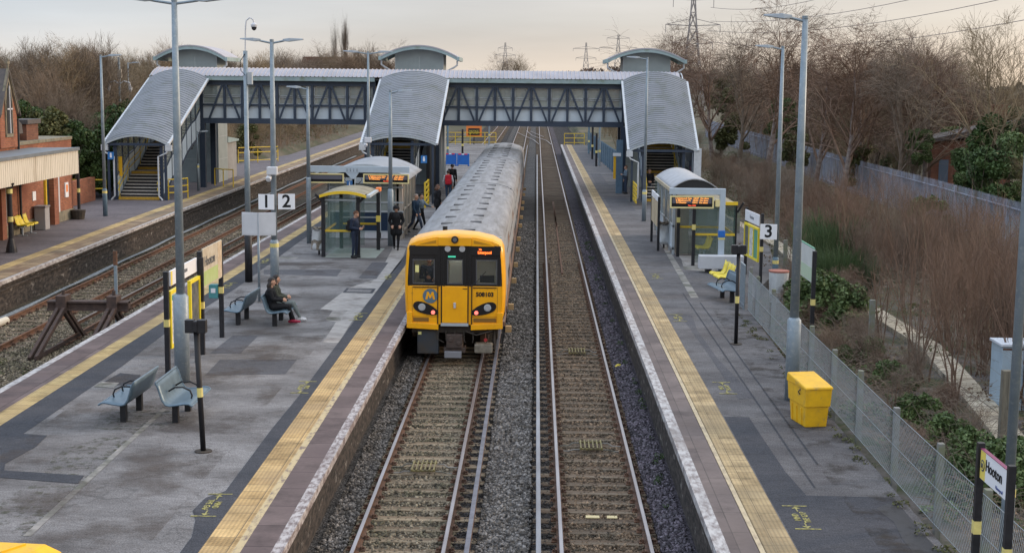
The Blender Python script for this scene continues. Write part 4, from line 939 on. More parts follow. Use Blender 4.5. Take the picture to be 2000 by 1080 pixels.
# lamps
def ell(cx, cz, rx, rz, tilt, y, m, name, parent=tr, n=24, t=.02):
    ca, sa = math.cos(tilt), math.sin(tilt); P = []
    for i in range(n):
        a = 2*math.pi*i/n; u = rx*math.copysign(abs(math.cos(a))**.9, math.cos(a)); v = rz*math.sin(a)*(1-.25*math.cos(a)*(-1 if cx < 0 else 1)*-1)
        P.append((cx+u*ca-v*sa, cz+u*sa+v*ca))
    return MB().prism(P, 'y', y-t, y).build(name, m, parent)
for s in (-1, 1):
    hl = ell(s*.80, 1.44, .37, .15, s*.34, .012, tblack, 'headlight')
    MB().disc((s*.91, -.03, 1.49), .10, 20, 'y', 0, .02).build('lamp_ring', frame_g, hl); MB().disc((s*.91, -.045, 1.49), .075, 20, 'y', 0, .02).build('white_lamp', lens, hl)
    MB().disc((s*.60, -.035, 1.345), .055, 16, 'y', 0, .02).build('red_lamp', redl, hl)
    MB().disc((s*.2, -.02, 3.12), .085, 18, 'y', 0, .04).build('marker_light', lens, tr)
MB().disc((0, -.10, 3.38), .10, 20, 'y', 0, .05).build('top_lamp', tblack, tr); MB().disc((0, -.108, 3.38), .06, 16, 'y', 0, .012).build('top_lamp_lens', mat('dim_lens', (.12, .12, .13), rough=.2), tr)
# destination display, set number, emblem
MB().box(.48, 1.12, -.012, -.006, 2.95, 3.15).build('destination_display', tblack, tr)
text('Via', .062, ledm, tr, 'display_text', face((.70, -.016, 3.105), 0, -1), bold=.003); text('Liverpool', .098, ledm, tr, 'display_text', face((.82, -.016, 3.02), 0, -1), bold=.005)
MB().box(-.19, .02, -.012, .015, 2.88, 2.92).build('green_display', green_lit, tr)
text('508103', .165, tblack, tr, 'set_number', face((.83,   .008, 1.85), 0, -1), bold=.007)
em = MB().disc((-.68, -.004, 1.80), .205, 28, 'y', 0, .014).build('emblem', logo_b, tr)
M_ = [(-.15, -.10), (-.085, -.10), (-.055, .03), (-.025, -.06), (.025, -.06), (.055, .03), (.085, -.10), (.15, -.10), (.10, .12), (.045, .12), (0, .02), (-.045, .12), (-.10, .12)]
o_ = MB(); P_ = [(-.68+a*.9, 1.80+c*.95) for a, c in M_]
o_.add([(u, -.009, v) for u, v in P_], [(0, 1, 2, 12), (2, 11, 12), (2, 3, 10, 11), (3, 4, 10), (4, 5, 9, 10), (5, 8, 9), (5, 6, 7, 8)]).build('emblem_letter', tyel, em)
# below the front: coupler, boxes, pipes
MB().box(-1.05, -.45, .1, .5, .15, .83).build('front_box', uf_blue, tr, bevel=.03)
MB().box(-1.02, -.93, .08, .1, .7, .78).build('box_label', sticker, tr)
cp = MB().box(-.22, .22, -.12, .5, .36, .74).box(-.3, .3, -.05, .4, .22, .36).tube([(-.1, -.15, .6), (-.1, .1, .6)], .07, 10).tube([(.12, -.15, .5), (.12, .1, .5)], .06, 10); cp.build('coupler', mat('oily_brown', (.09, .06, .05), (.05, .04, .035), s=9, rough=.6), tr, bevel=.02)
MB().box(-.27, .2, -.2, .0, .1, .27).build('coupler_box', mat('dull_grey_box', (.22, .22, .24), rough=.6), tr, bevel=.01)
MB().box(.55, 1.05, .0, .35, .2, .46).build('air_reservoir', mat('greasy_beige', (.26, .23, .19), (.14, .12, .09), s=5, rough=.7), tr, bevel=.04)
p = MB()
for k in range(5): p.tube([(-.5+k*.25, .05, .84), (-.48+k*.25, -.02, .6-.05*(k % 2)), (-.3+k*.2, .0, .5)], .018, 6)
p.tube([(.3, .0, .82), (.6, -.03, .72), (1.05, .0, .84)], .02, 6).tube([(1.1, .1, .84), (1.12, .05, .3)], .03, 6).box(-1.2, 1.2, .12, .4, .76, .92); p.build('front_pipes', under, tr)
MB().disc((.86, -.01, .58), .05, 12, 'y', 0, .04).build('red_tap', mat('red_tap', (.35, .03, .03), rough=.5), tr)
MB().box(.08, .5, 1.3, 1.5, 3.44, 3.53).build('roof_aerial', tblack, tr); MB().tube([(-.35, 1.2, 3.4), (-.35, 1.2, 3.62)], .07, 8).tube([(-.55, .9, 3.35), (-.55, .9, 3.46)], .06, 8).build('roof_horn', tblack, tr)
# wheels of the leading bogie
MB().tube([(-.82, 1.3, .42), (-.68, 1.3, .42)], .42, 18).tube([(.68, 1.3, .42), (.82, 1.3, .42)], .42, 18).build('wheel', rust, tr)
# ---------------------------------------------------------------- lamp posts
galv = mat('galvanised_steel', (.25, .30, .345), (.19, .235, .27), s=7, rough=.5, metal=.35, c3=(.32, .36, .385), s3=14, thr3=(.5, .7))
blueg = mat('blue_grey_paint', (.13, .20, .26), (.10, .155, .20), s=5, rough=.5)
white = mat('white_enamel', (.58, .59, .62), (.50, .51, .54), s=2, rough=.4)
lampm = mat('lantern_grey', (.28, .31, .34), rough=.4, metal=.3)
ybnd = mat('pale_yellow_band', (.72, .62, .22), (.6, .5, .18), s=6, rough=.5)
def lamp(label, x, y, h, arms, r=.085, base=None, band=None, L=.85, tube_r=.12, speaker=False, rz=0, name='lamp_post', lean=(0, 0)):
    t = thing(name, label, 'lamp post', (x, y, 0), rz)
    hb = base if base else 1.3
    tp = Vector((lean[0], lean[1], h))
    MB().tube([(0, 0, hb), tuple(tp*.6+Vector((0, 0, hb*.4))), tuple(tp)], [r, r*.85, r*.62], 12).build('column', galv, t, smooth=True)
    MB().tube([(0, 0, 0), (0, 0, hb), (0, 0, hb+.06)], [tube_r, tube_r, r], 14).build('base_column', blueg if base and base < 1.5 and tube_r > .1 and band is not False else galv, t, smooth=True)
    if band: MB().tube([(0, 0, hb-.05-.12), (0, 0, hb-.05)], tube_r+.004, 14).build('yellow_band', ybnd, t)
    MB().tube([(tp.x, tp.y, h-.02), (tp.x, tp.y, h+.04)], r*.7, 12).build('cap', galv, t)
    for s in arms:
        a = MB().tube([(tp.x, 0, h-.08), (tp.x+s*L*.55, 0, h-.02), (tp.x+s*L*.7, 0, h)], .03, 8).build('arm', galv, t)
        q = MB(); x0 = tp.x+s*L*.62; x1 = tp.x+s*(L+.42)
        q.add([(x0, -.05, h-.02), (x0, .05, h-.02), (x0+(x1-x0)*.3, .13, h-.03), (x0+(x1-x0)*.3, -.13, h-.03), (x1, .09, h+.03), (x1, -.09, h+.03),
               (x0, -.04, h+.05), (x0, .04, h+.05), (x0+(x1-x0)*.35, .10, h+.08), (x0+(x1-x0)*.35, -.10, h+.08), (x1, .06, h+.065), (x1, -.06, h+.065)],
              [(0, 1, 2, 3), (3, 2, 4, 5), (7, 6, 9, 8), (8, 9, 11, 10), (0, 6, 7, 1), (1, 7, 8, 2), (2, 8, 10, 4), (4, 10, 11, 5), (5, 11, 9, 3), (3, 9, 6, 0)])
        q.build('lantern', lampm, t, bevel=.01)
    if speaker: MB().box(-.16, .16, -.32, -.1, 3.85, 4.1).tube([(-.1, -.35, 3.7), (-.1, -.2, 3.78)], .09, 8).build('speaker', white, t, bevel=.03)
    return t
lamp('tall double armed lamp post rising in the left foreground behind the pair of benches', -7.9, 31.3, 8.45, (-1, 1), .10, 1.95, None, L=.75, tube_r=.17)
lamp('double armed lamp post with blue base and number signs behind the seated pair', -8.15, 44.1, 7.95, (-1, 1), .095, 1.75, True, L=.55, tube_r=.135, speaker=True)
lamp('single armed lamp post standing left of the small glass shelter', -9.46, 59.1, 6.45, (-1,), .085, 2.7, False, L=.45, tube_r=.10)
lamp('double armed lamp post rising behind the waiting room roof', -8.0, 68.0, 8.1, (-1, 1), .08, 2.4, None, L=.75, speaker=True)
lamp('single armed lamp post beside the hooded walker on the middle platform', -5.98, 58.5, 6.35, (1,), .085, 2.3, False, L=.45, tube_r=.12)
lamp('slim lamp post with blue base on the far left platform before the staircase', -21.3, 69.9, 7.85, (1,), .085, 1.3, True, L=.6, tube_r=.115)
lamp('short lamp post beneath the left end of the footbridge', -20.6, 86.5, 3.6, (1,), .05, 1.6, True, L=.25, tube_r=.08)
lamp('single armed lamp post at the foot of the right staircase', 5.4, 70.5, 8.0, (-1,), .075, 1.5, True, L=.6, tube_r=.115)
lamp('single armed lamp post beside the number three sign', 8.2, 48.2, 8.0, (-1,), .085, .9, True, L=.5, tube_r=.105)
lamp('tall single armed lamp post standing behind the right hand yellow grit bin', 5.6, 30.3, 8.15, (-1,), .10, 1.75, None, L=.45, tube_r=.15)
L13 = lamp('pale blue lamp post cut off by the right edge of the photo', 6.97, 20.3, 9.2, (1,), .075, 1.0, True, L=.5, tube_r=.095)
def farlamp(px, py, Y, h, s, z0=0): 
    p = D(px, py, Y); return lamp('thin street lamp among the trees of the car park behind the left platform, '+('nearer' if Y < 140 else 'farther'), p.x, Y, p.z, (s,), .07, 1.2, None, L=.6)
farlamp(250, 123, 130, 0, 1); farlamp(866, 250, 170, 0, 1) if False else None
def mast(label, px, py, Y, kind):
    p = D(px, py, Y); t = thing('camera_mast', label, 'camera mast', (p.x, Y, 0)); h = p.z
    MB().tube([(0, 0, 0), (0, 0, h)], .09, 10).build('pole', galv, t)
    for s in (-1, 1):
        MB().tube([(0, 0, h-2.0), (s*.3, 0, h-1.75), (s*.75, 0, h-1.85), (s*.8, 0, h-2.1)], .05, 8).build('arm', white, t)
        MB().tube([(s*.8, 0, h-2.1), (s*.8, 0, h-2.35), (s*.8, 0, h-2.5)], [.13, .13, .05], 10).build('camera', white, t)
    MB().box(-.1, .2, -.2, .1, h-1.5, h-.9).build('control_box', mat('mast_box', (.4, .36, .30), rough=.6), t)
mast('mast with two drooping white cameras behind the far left platform', 232, 112, 105, 2)
# tall slim camera pole on the island
t = thing('camera_pole', 'slim pole with black base and hooked dome camera on the middle platform', 'camera pole', (-9.64, 47.4, 0))
MB().tube([(0, 0, 0), (0, 0, 2.0)], .125, 14).build('base_column', black, t, smooth=True); MB().tube([(0, 0, 1.62), (0, 0, 1.86)], .13, 14).build('yellow_band', ybnd, t)
MB().tube([(0, 0, 2.0), (0, 0, 4.4), (0, 0, 4.45), (0, 0, 7.7)], [.095, .095, .075, .075], 12).build('pole', galv, t, smooth=True)
MB().tube([(0, 0, 7.7), (.02, 0, 8.5), (.05, 0, 8.68), (.16, 0, 8.78), (.27, 0, 8.72), (.30, 0, 8.6)], .025, 8).build('hook', white, t)
MB().tube([(.30, 0, 8.62), (.30, 0, 8.55), (.30, 0, 8.48)], [.03, .11, .1], 12).build('camera_housing', white, t); MB().tube([(.30, 0, 8.48), (.30, 0, 8.40), (.30, 0, 8.36)], [.09, .075, .02], 12).build('camera_dome', black, t)
MB().box(.07, .22, -.1, .1, 6.6, 7.0).build('control_box', frame_g, t); MB().tube([(0, -.08, 7.6), (-.16, -.08, 7.35), (-.14, -.08, 7.05), (0, -.08, 6.9)], .012, 6).build('cable_loop', black, t)

# ---------------------------------------------------------------- signs
blk_txt = mat('black_lettering', (.01, .01, .012), rough=.6); signw = mat('sign_white', (.74, .75, .78), rough=.45); greyt = mat('dark_grey_lettering', (.08, .09, .11), rough=.6)
sign_y = mat('sign_yellow', (.75, .60, .12), rough=.5); sgreen = mat('sign_leaf_green', (.35, .45, .14), (.45, .52, .25), s=2, rough=.5); sbeige = mat('sign_beige', (.55, .50, .40), (.42, .35, .25), s=3, rough=.5)
poster = mat('poster_print', (.60, .60, .58), (.35, .36, .36), s=9, rough=.5, thr=(.5, .58)); poster_g = mat('poster_green', (.10, .30, .20), rough=.5); yframe = mat('poster_frame_yellow', (.78, .62, .03), rough=.45); poster_d = mat('dark_poster', (.06, .07, .075), (.16, .16, .15), s=5, rough=.4)
def number_sign(label, loc, num, nx, ny, s=.52):
    t = thing('platform_number_sign', label, 'number sign', loc); M = face((0, 0, 0), nx, ny)
    MB().box(-s/2, s/2, -s*.46, s*.46, -.02, 0).xf(M).build('plate', signw, t, bevel=.01); text(num, s*1.05, blk_txt, t, 'numeral', M @ Matrix.Translation((0, .0, .003)), bold=.012)
    return t
number_sign('square white sign with a black 2 on the lamp post', (-7.72, 43.9, 3.02), '2', .15, -1); number_sign('square white sign with a black 1, half hidden behind blank white boards', (-8.36, 43.95, 3.0), '1', -.2, -1)
number_sign('square white sign with a black 3 beside the lamp post by the fence', tuple(D(1501, 453, 47.6)), '3', -.25, -1, .56)
# blank backed double board on thin pole
t = thing('double_sign', 'two blank white sign backs in a shallow V on a thin grey pole', 'sign', (-8.45, 43.1, 0))
MB().tube([(0, 0, 0), (0, 0, 2.72)], .038, 10).build('pole', galv, t, smooth=True)
for s in (-1, 1):
    M = face((0, 0, 2.42), s*.28, -1)
    MB().box(0 if s > 0 else -.53, .53 if s > 0 else 0, -.38, .33, 0, .02).xf(M @ Matrix.Translation((0, 0, .03))).build('sign_panel', white, t)
    MB().box(.02 if s > 0 else -.51, .51 if s > 0 else -.02, -.36, .31, 0.02, .03).box(.05 if s > 0 else -.48, .48 if s > 0 else -.05, -.33, .28, .025, .034).xf(M @ Matrix.Translation((0, 0, .03))).build('panel_rim', white, t)
def posts(t, pts, h, band=1.15, r=.055):
    for (x, y) in pts:
        MB().box(x-r, x+r, y-r, y+r, 0, h).build('post', black, t, w=True, bevel=.008); MB().box(x-r-.004, x+r+.004, y-r-.004, y+r+.004, band, band+.17).build('yellow_band', ybnd, t, w=True)
# island nameboard
t = thing('station_nameboard', 'faded green and cream Hooton nameboard on two black posts on the middle platform', 'nameboard', (-8.26, 35.8, 0))
posts(t, [(-8.27, 34.7), (-8.25, 36.95)], 2.55, 1.18)
MB().box(-8.235, -8.205, 34.76, 36.89, 1.62, 2.60).build('board', sbeige, t, w=True); MB().box(-8.204, -8.198, 34.78, 36.4, 1.66, 2.02).build('green_band', sgreen, t, w=True)
MB().box(-8.204, -8.199, 36.4, 36.87, 1.66, 2.58).build('picture_print', mat('faded_picture', (.45, .33, .20), (.60, .52, .40), s=7, rough=.5), t, w=True)
text('Hooton', .36, greyt, t, 'lettering', face((-8.196, 35.5, 2.25), 1, 0), w=True)
t2 = thing('litter_box', 'small teal box mounted behind the nameboard post', 'box', (-8.42, 37.0, 1.25)); MB().box(-8.56, -8.32, 36.85, 37.0, 1.05, 1.42).build('casing', mat('teal_plastic', (.07, .25, .27), rough=.5), t2, w=True, bevel=.02); MB().box(-8.50, -8.38, 36.84, 36.85, 1.2, 1.32).build('symbol', signw, t2, w=True)
# poster case
t = thing('poster_case', 'yellow framed poster case under a white header board on black posts', 'poster case', (-8.3, 33, 0))
posts(t, [(-8.38, 31.9), (-8.2, 34.55)], 2.42, 1.15)
def ycase(y0, y1, z0, z1, x, parent, m, green=True):
    f = MB().box(x-.05, x+.03, y0, y1, z0, z0+.08).box(x-.05, x+.03, y0, y1, z1-.08, z1).box(x-.05, x+.03, y0, y0+.09, z0+.08, z1-.08).box(x-.05, x+.03, y1-.09, y1, z0+.08, z1-.08); f.build('case_frame', yframe, parent, w=True)
    MB().box(x-.04, x, y0+.09, y1-.09, z0+.08, z1-.08).build('poster', m, parent, w=True)
    if green: MB().box(x, x+.004, y0+.12, y1-.12, z1-.24, z1-.13).build('poster_heading', poster_g, parent, w=True)
ycase(31.98, 33.05, .62, 1.95, -8.33, t, poster); ycase(33.5, 34.5, .72, 1.98, -8.24, t, poster_d, False)
MB().prism([(31.96, 2.08), (34.5, 2.08), (34.5, 2.42), (31.96, 2.42)], 'x', -8.33, -8.29).build('header_board', signw, t, w=True); MB().box(-8.289, -8.285, 31.98, 32.12, 2.09, 2.41).build('header_stripe', sign_y, t, w=True)
text('Hooton', .17, greyt, t, 'lettering', face((-8.283, 33.25, 2.27), 1, 0), w=True)
# slim posts with boxes
def boxpost(label, x, y, h, lean=(0, 0), band=True):
    t = thing('help_point_post', label, 'post', (x, y, 0)); lx, ly = lean
    MB().tube([(0, 0, 0), (lx, ly, h-.2)], .05, 10).build('post', mat('chipped_black_'+label[:6], (.012, .012, .015), (.25, .25, .26), s=6, rough=.55, thr=(.66, .70), st=(1, 1, .4)), t, smooth=True)
    if band: MB().tube([(lx*.42, ly*.42, h*.42), (lx*.49, ly*.49, h*.49)], .054, 10).build('yellow_band', ybnd, t)
    MB().box(lx-.19, lx-.03, ly-.08, ly+.08, h-.22, h+.02).box(lx+.03, lx+.19, ly-.08, ly+.08, h-.22, h+.02).box(lx-.04, lx+.04, ly-.1, ly+.06, h-.2, h).build('top_box', black, t, bevel=.01)
    MB().tube([(0, 0, 0), (0, 0, .02)], .16, 14).build('base_plate', under, t)
boxpost('leaning chipped black post with a twin box on top in the left foreground', -6.03, 25.3, 2.42, (-.10, .05)); boxpost('upright black post with a twin box on top beside the right chain link fence', 5.31, 36.9, 2.6)
t = thing('sign_post', 'plain black post standing behind the leaning boxed post', 'post', (-8.1, 33.6, 0)); MB().box(-.06, .06, -.06, .06, 0, 1.0).build('post', black, t, bevel=.01)
# near Hooton sign, right edge
t = thing('station_nameboard', 'white Hooton nameboard with yellow emblem panel between black posts at the lower right', 'nameboard', (5.74, 17.3, 0))
posts(t, [(5.74, 17.85), (5.77, 16.75)], 2.25, 1.05, .045)
MB().box(5.73, 5.77, 16.80, 17.80, 1.80, 2.18).build('board', signw, t, w=True, bevel=.005); MB().box(5.725, 5.73, 17.60, 17.79, 1.81, 2.17).build('yellow_panel', sign_y, t, w=True)
e = MB(); e.disc((5.72, 17.69, 1.99), .075, 24, 'x', 0, .004); e.build('emblem_ring', greyt, t, w=True); MB().disc((5.716, 17.69, 1.99), .055, 24, 'x', 0, .004).build('emblem_disc', sign_y, t, w=True)
text('M', .09, greyt, t, 'emblem_letter', face((5.714, 17.69, 1.99), -1, 0), w=True, bold=.004)
text('Hooton', .20, blk_txt, t, 'lettering', face((5.724, 17.26, 2.02), -1, 0), w=True, bold=.003); text('Merseyrail', .065, mat('blue_lettering', (.05, .08, .25), rough=.5), t, 'small_lettering', face((5.724, 17.03, 1.86), -1, 0), w=True)
MB().box(5.722, 5.778, 16.8, 17.8, 2.18, 2.188).build('top_trim', mat('maroon_trim', (.20, .04, .10), rough=.5), t, w=True)
# far right green nameboard behind the big lamp post
t = thing('station_nameboard', 'pale green nameboard on black post beyond the fence behind the tall right lamp post', 'nameboard', (7.9, 39.5, -.3))
posts(t, [(7.68, 38.9)], 2.25, .75)
MB().box(7.66, 7.70, 38.95, 41.0, 1.35, 2.3).build('board', mat('sign_pale', (.55, .57, .55), (.48, .5, .48), s=2, rough=.5), t, w=True); MB().box(7.655, 7.66, 39.0, 41.0, 1.38, 1.75).build('green_band', mat('washed_green', (.42, .52, .38), rough=.5), t, w=True); MB().box(7.66, 7.70, 38.95, 41, 2.3, 2.33).build('top_trim', poster_g, t, w=True)
# poster case right
t = thing('poster_case', 'triple poster case with yellow frame and white header by the number three sign', 'poster case', (7.5, 48, 0))
posts(t, [(7.73, 48.35), (7.56, 50.8)], 2.42, 1.12, .05)
M = face((7.64, 49.6, 0), -1, -.07)
def lb(x0, x1, y0, y1, z0, z1, name, m): return MB().box(x0, x1, y0, y1, z0, z1).xf(M).build(name, m, t, w=True)
lb(-1.1, 1.1, 1.98, 2.36, .05, .08, 'header_board', signw)
for k, m in enumerate((poster_d, poster, poster_g)):
    lb(-1.05+k*.7, -.40+k*.7, .82, 1.82, .05, .075, 'poster', m)
f = MB().box(-1.12, 1.12, .74, .82, .04, .1).box(-1.12, 1.12, 1.82, 1.9, .04, .1)
for k in range(4): f.box(-1.12+k*.72, -1.04+k*.72, .82, 1.82, .04, .1)
f.xf(M).build('case_frame', yframe, t, w=True); text('Hooton', .2, greyt, t, 'lettering', M @ Matrix.Translation((0, 2.17, .083)), w=True)
# black and orange notice at the far platform end
t = thing('warning_notice', 'orange framed notice with black panel at the far end of the middle platform', 'notice', (-6.8, 156, 0))
MB().box(-.05, .05, -.05, .05, 0, 1).build('post', black, t); MB().box(-.85, .85, -.08, -.03, .8, 2.05).build('frame', mat('notice_orange', (.75, .22, .05), rough=.5), t); MB().box(-.62, .62, -.10, -.08, 1.0, 1.75).build('panel', black, t)
text('NOTICE', .28, sign_y, t, 'lettering', face((0, -.105, 1.45), 0, -1)); text('NO ACCESS', .19, sign_y, t, 'lettering', face((0, -.105, 1.17), 0, -1))

# ---------------------------------------------------------------- benches
bsteel = mat('bench_blue_grey', (.14, .20, .25), (.10, .15, .20), s=5, rough=.42, metal=.3); 
def perfmat():
    m = mat('perforated_bench', (.12, .175, .22), (.09, .135, .17), s=5, rough=.42, metal=.3); return m
perf = perfmat()
def bench(label, x, y, rz, group='blue grey curved steel benches'):
    """faces local -X... the seat runs along local Y; people face +X"""
    t = thing('platform_bench', label, 'bench', (x, y, 0), rz, group)
    prof = [(.56, .40), (.50, .44), (.42, .445), (.28, .42), (.12, .40), (.04, .42), (-.02, .50), (-.06, .62), (-.10, .76), (-.15, .86)]
    b = MB(); n = len(prof); W = 1.62; k = 8
    def ring(yy, off): return [(u+off*.0, yy, v-off) for u, v in prof]
    for i in range(k+1):
        yy = -W/2+W*i/k; b.v.extend(ring(yy, 0)); 
    for i in range(k):
        for j in range(n-1): b.f.append((i*n+j, i*n+j+1, (i+1)*n+j+1, (i+1)*n+j)); b.m.append(0)
    o = b.build('seat', perf, t, smooth=True); sd_ = o.modifiers.new('thickness', 'SOLIDIFY'); sd_.thickness = .022; sd_.offset = -1
    r = MB()
    for yy in (-W/2, W/2): r.tube([(u, yy, v) for u, v in prof], .018, 6)
    r.tube([(prof[0][0], -W/2, prof[0][1]), (prof[0][0], W/2, prof[0][1])], .018, 6).tube([(prof[-1][0], -W/2, prof[-1][1]), (prof[-1][0], W/2, prof[-1][1])], .018, 6); r.build('rim', bsteel, t)
    for yy in (-.52, 0.0) if False else (-.28, .28):
        MB().tube([(-.03, yy, .58), (.10, yy, .66), (.26, yy, .665), (.40, yy, .60), (.44, yy, .50), (.42, yy, .43)], .018, 7).build('armrest', black, t, smooth=True)
    for yy in (-.5, .5): MB().box(.10, .22, yy-.06, yy+.06, 0, .40).build('leg', black, t, bevel=.008)
    MB().beam((.16, -.7, .38), (.16, .7, .38), .08, .04).build('beam', black, t)
    return t
bench('empty curved steel bench facing left, left one of the front back to back pair', -7.95, 28.0, R(180-2)); bench('empty curved steel bench facing right, beside the leaning black post', -7.25, 28.0, R(0))
bench('empty curved steel bench facing left behind the nameboard', -8.05, 39.4, R(178)); bench('curved steel bench occupied by two seated people', -7.35, 39.3, R(0))
bench('blue grey steel bench partly hidden behind the chain link fence on the right platform', 6.25, 44.6, R(190))
plas = mat('yellow_plastic_seat', (.78, .62, .05), (.66, .52, .05), s=4, rough=.35)
def yseat(label, x, y, rz, n=3):
    t = thing('seat_row', label, 'seats', (x, y, 0), rz)
    for i in range(n):
        yy = (i-(n-1)/2)*.5; prof = [(.46, .41), (.40, .45), (.22, .42), (.06, .42), (-.01, .50), (-.06, .68), (-.11, .84)]
        b = MB()
        for s in (-1, -.8, .8, 1): b.v.extend([(u, yy+s*.22, v+(.04 if abs(s) == 1 else 0)) for u, v in prof])
        m_ = len(prof)
        for a in range(3):
            for j in range(m_-1): b.f.append((a*m_+j, a*m_+j+1, (a+1)*m_+j+1, (a+1)*m_+j)); b.m.append(0)
        o = b.build('seat_shell', plas, t, smooth=True); q = o.modifiers.new('thickness', 'SOLIDIFY'); q.thickness = .02
    MB().beam((.2, -n*.25, .37), (.2, n*.25, .37), .07, .05).build('beam', frame_g, t)
    for yy in (-n*.17, n*.17): MB().beam((.2, yy, 0), (.2, yy, .37), .06, .06).box(-.02, .42, yy-.03, yy+.03, 0, .025).build('leg', frame_g, t)
yseat('row of yellow plastic seats in front of the metal cabinet on the right platform', 6.45, 47.2, R(186)); yseat('row of yellow plastic seats inside the right glass shelter', 6.75, 55.5, R(186), 2)
yseat('yellow plastic seats outside the brick station building', -22.3, 61.2, 0)

# ---------------------------------------------------------------- bins, grit bins, cabinet
ygrit = mat('grit_bin_yellow', (.80, .46, .015), (.66, .37, .02), s=4, det=10, rough=.5, c3=(.42, .27, .08), s3=5, thr3=(.58, .75))
def grit(label, x, y, rz, s=1.0):
    t = thing('grit_bin', label, 'grit bin', (x, y, 0), rz)
    def fr(w0, d0, z0, w1, d1, z1): return MB().add([(-w0, -d0, z0), (w0, -d0, z0), (w0, d0, z0), (-w0, d0, z0), (-w1, -d1, z1), (w1, -d1, z1), (w1, d1, z1), (-w1, d1, z1)], [(0, 3, 2, 1), (4, 5, 6, 7), (0, 1, 5, 4), (1, 2, 6, 5), (2, 3, 7, 6), (3, 0, 4, 7)])
    fr(.225*s, .38*s, 0, .245*s, .43*s, .42*s).build('lower_body', ygrit, t, bevel=.02); fr(.265*s, .45*s, .42*s, .28*s, .48*s, .78*s).build('upper_body', ygrit, t, bevel=.015)
    for dy in (-.2, .05, .28): MB().beam((-.23*s, dy*s, .02), (-.245*s, dy*s, .36*s), .03, .05).build('rib', ygrit, t)
    l = MB().add([(-.30*s, -.505*s, .78*s), (.30*s, -.505*s, .78*s), (.30*s, .505*s, .78*s), (-.30*s, .505*s, .78*s), (-.29*s, -.49*s, .83*s), (.29*s, -.49*s, .83*s), (.29*s, .49*s, .96*s), (-.29*s, .49*s, .96*s)], [(0, 3, 2, 1), (4, 5, 6, 7), (0, 1, 5, 4), (1, 2, 6, 5), (2, 3, 7, 6), (3, 0, 4, 7)]); l.build('lid', ygrit, t, bevel=.03)
    MB().tube([(-.28*s, -.2, .74*s), (-.32*s, -.2, .70*s), (-.29*s, -.2, .64*s)], .012, 6).build('catch', black, t)
grit('yellow grit bin against the chain link fence on the right platform', 5.57, 28.2, R(12)); 
t = thing('grit_bin', 'yellow grit bin with chamfered lid cut off by the lower left corner', 'grit bin', (-6.78, 17.85, 0), R(0))
MB().box(-.95, .42, -.5, .5, 0, .42).build('body', ygrit, t, bevel=.03)
l = MB().add([(-1, -.55, .42), (.47, -.55, .42), (.47, .55, .42), (-1, .55, .42), (-.95, -.35, .62), (.12, -.35, .60), (.30, .36, .60), (-.95, .42, .62)], [(0, 3, 2, 1), (4, 5, 6, 7), (0, 1, 5, 4), (1, 2, 6, 5), (2, 3, 7, 6), (3, 0, 4, 7)]); l.build('lid', ygrit, t, bevel=.03)
MB().beam((-.3, -.3, .62), (.05, .3, .615), .03, .02).beam((-.8, -.3, .63), (-.5, .3, .63), .03, .02).build('lid_rib', ygrit, t)
bag_w = mat('bin_bag_clear', (.55, .57, .58), (.44, .46, .47), s=5, rough=.35, bump=.6, bs=14); bag_c = mat('bin_contents', (.30, .25, .19), (.12, .11, .10), s=14, rough=.8)
def bagbin(label, x, y, fill=True, h=1.0):
    t = thing('bin_bag_holder', label, 'bin', (x, y, 0))
    MB().tube([(0, .22, 0), (0, .22, h)], .04, 8).build('post', black, t); MB().tube([(.24*math.cos(a*math.pi/8), .24*math.sin(a*math.pi/8), h) for a in range(17)], .02, 6).build('ring', black, t)
    def bagf(u, v, s=1): 
        a = u*2*math.pi; r = (.25-.02*math.sin(v*5)+.018*math.sin(a*5+v*6))*s*(1-.25*(v > .95)); return (r*math.cos(a), r*math.sin(a), h+.03-v*.82)
    MB().grid(lambda u, v: bagf(u, v), 24, 12).disc((0, 0, h+.03-.82), .2, 12, 'z').build('bag', bag_w, t, smooth=True)
    if fill: MB().grid(lambda u, v: (lambda p: (p[0]*1.04, p[1]*1.04, .26+(1-v)*.36+.03*math.sin(u*30)))(bagf(u, .6)), 20, 5).build('rubbish', bag_c, t, smooth=True)
    b = MB(); random.seed(3)
    for k in range(7): b.beam((random.uniform(-.15, .15), random.uniform(-.15, .15), h-.05), (random.uniform(-.2, .2), random.uniform(-.2, .2), h+.1), .1, .06)
    b.build('litter', bag_c, t)
bagbin('clear bin bag with brown rubbish hanging beside the small glass shelter', -8.45, 55.0); bagbin('white bin bag holder in front of the white boards by the right shelter', 5.35, 58.6, False)
t = thing('litter_bin', 'tall white mesh sided bin beyond the fence beside the lamp post', 'bin', (8.0, 46.3, -.3)); MB().tube([(0, 0, 0), (0, 0, 1.0)], [.28, .33], 16).build('body', bag_w, t); MB().tube([(0, 0, 1.0), (0, 0, 1.05)], .34, 16).build('rim', mat('rusty_red_rim', (.30, .12, .09), rough=.8), t)
t = thing('litter_bin', 'grey bin standing against the brick station wall by the yellow seats', 'bin', (-22.15, 63.3, 0), 0); MB().box(-.25, .25, -.3, .3, 0, 1.0).build('body', mat('bin_grey', (.33, .32, .32), rough=.6), t, bevel=.04); MB().box(-.28, .28, -.33, .33, 1.0, 1.08).build('lid', mat('bin_grey_dark', (.22, .2, .2), rough=.6), t, bevel=.02)
t = thing('planter', 'dark round tub by the far corner of the brick station building', 'planter', (-22.1, 68.2, 0)); MB().tube([(0, 0, 0), (0, 0, .45)], [.28, .36], 14).build('tub', under, t)
cabm = mat('cabinet_pale_blue', (.40, .50, .58), (.34, .43, .50), s=2, rough=.5); 
t = thing('equipment_cabinet', 'pale blue equipment cabinet with white capped top beyond the fence at the right', 'cabinet', (10.75, 31.2, -.5))
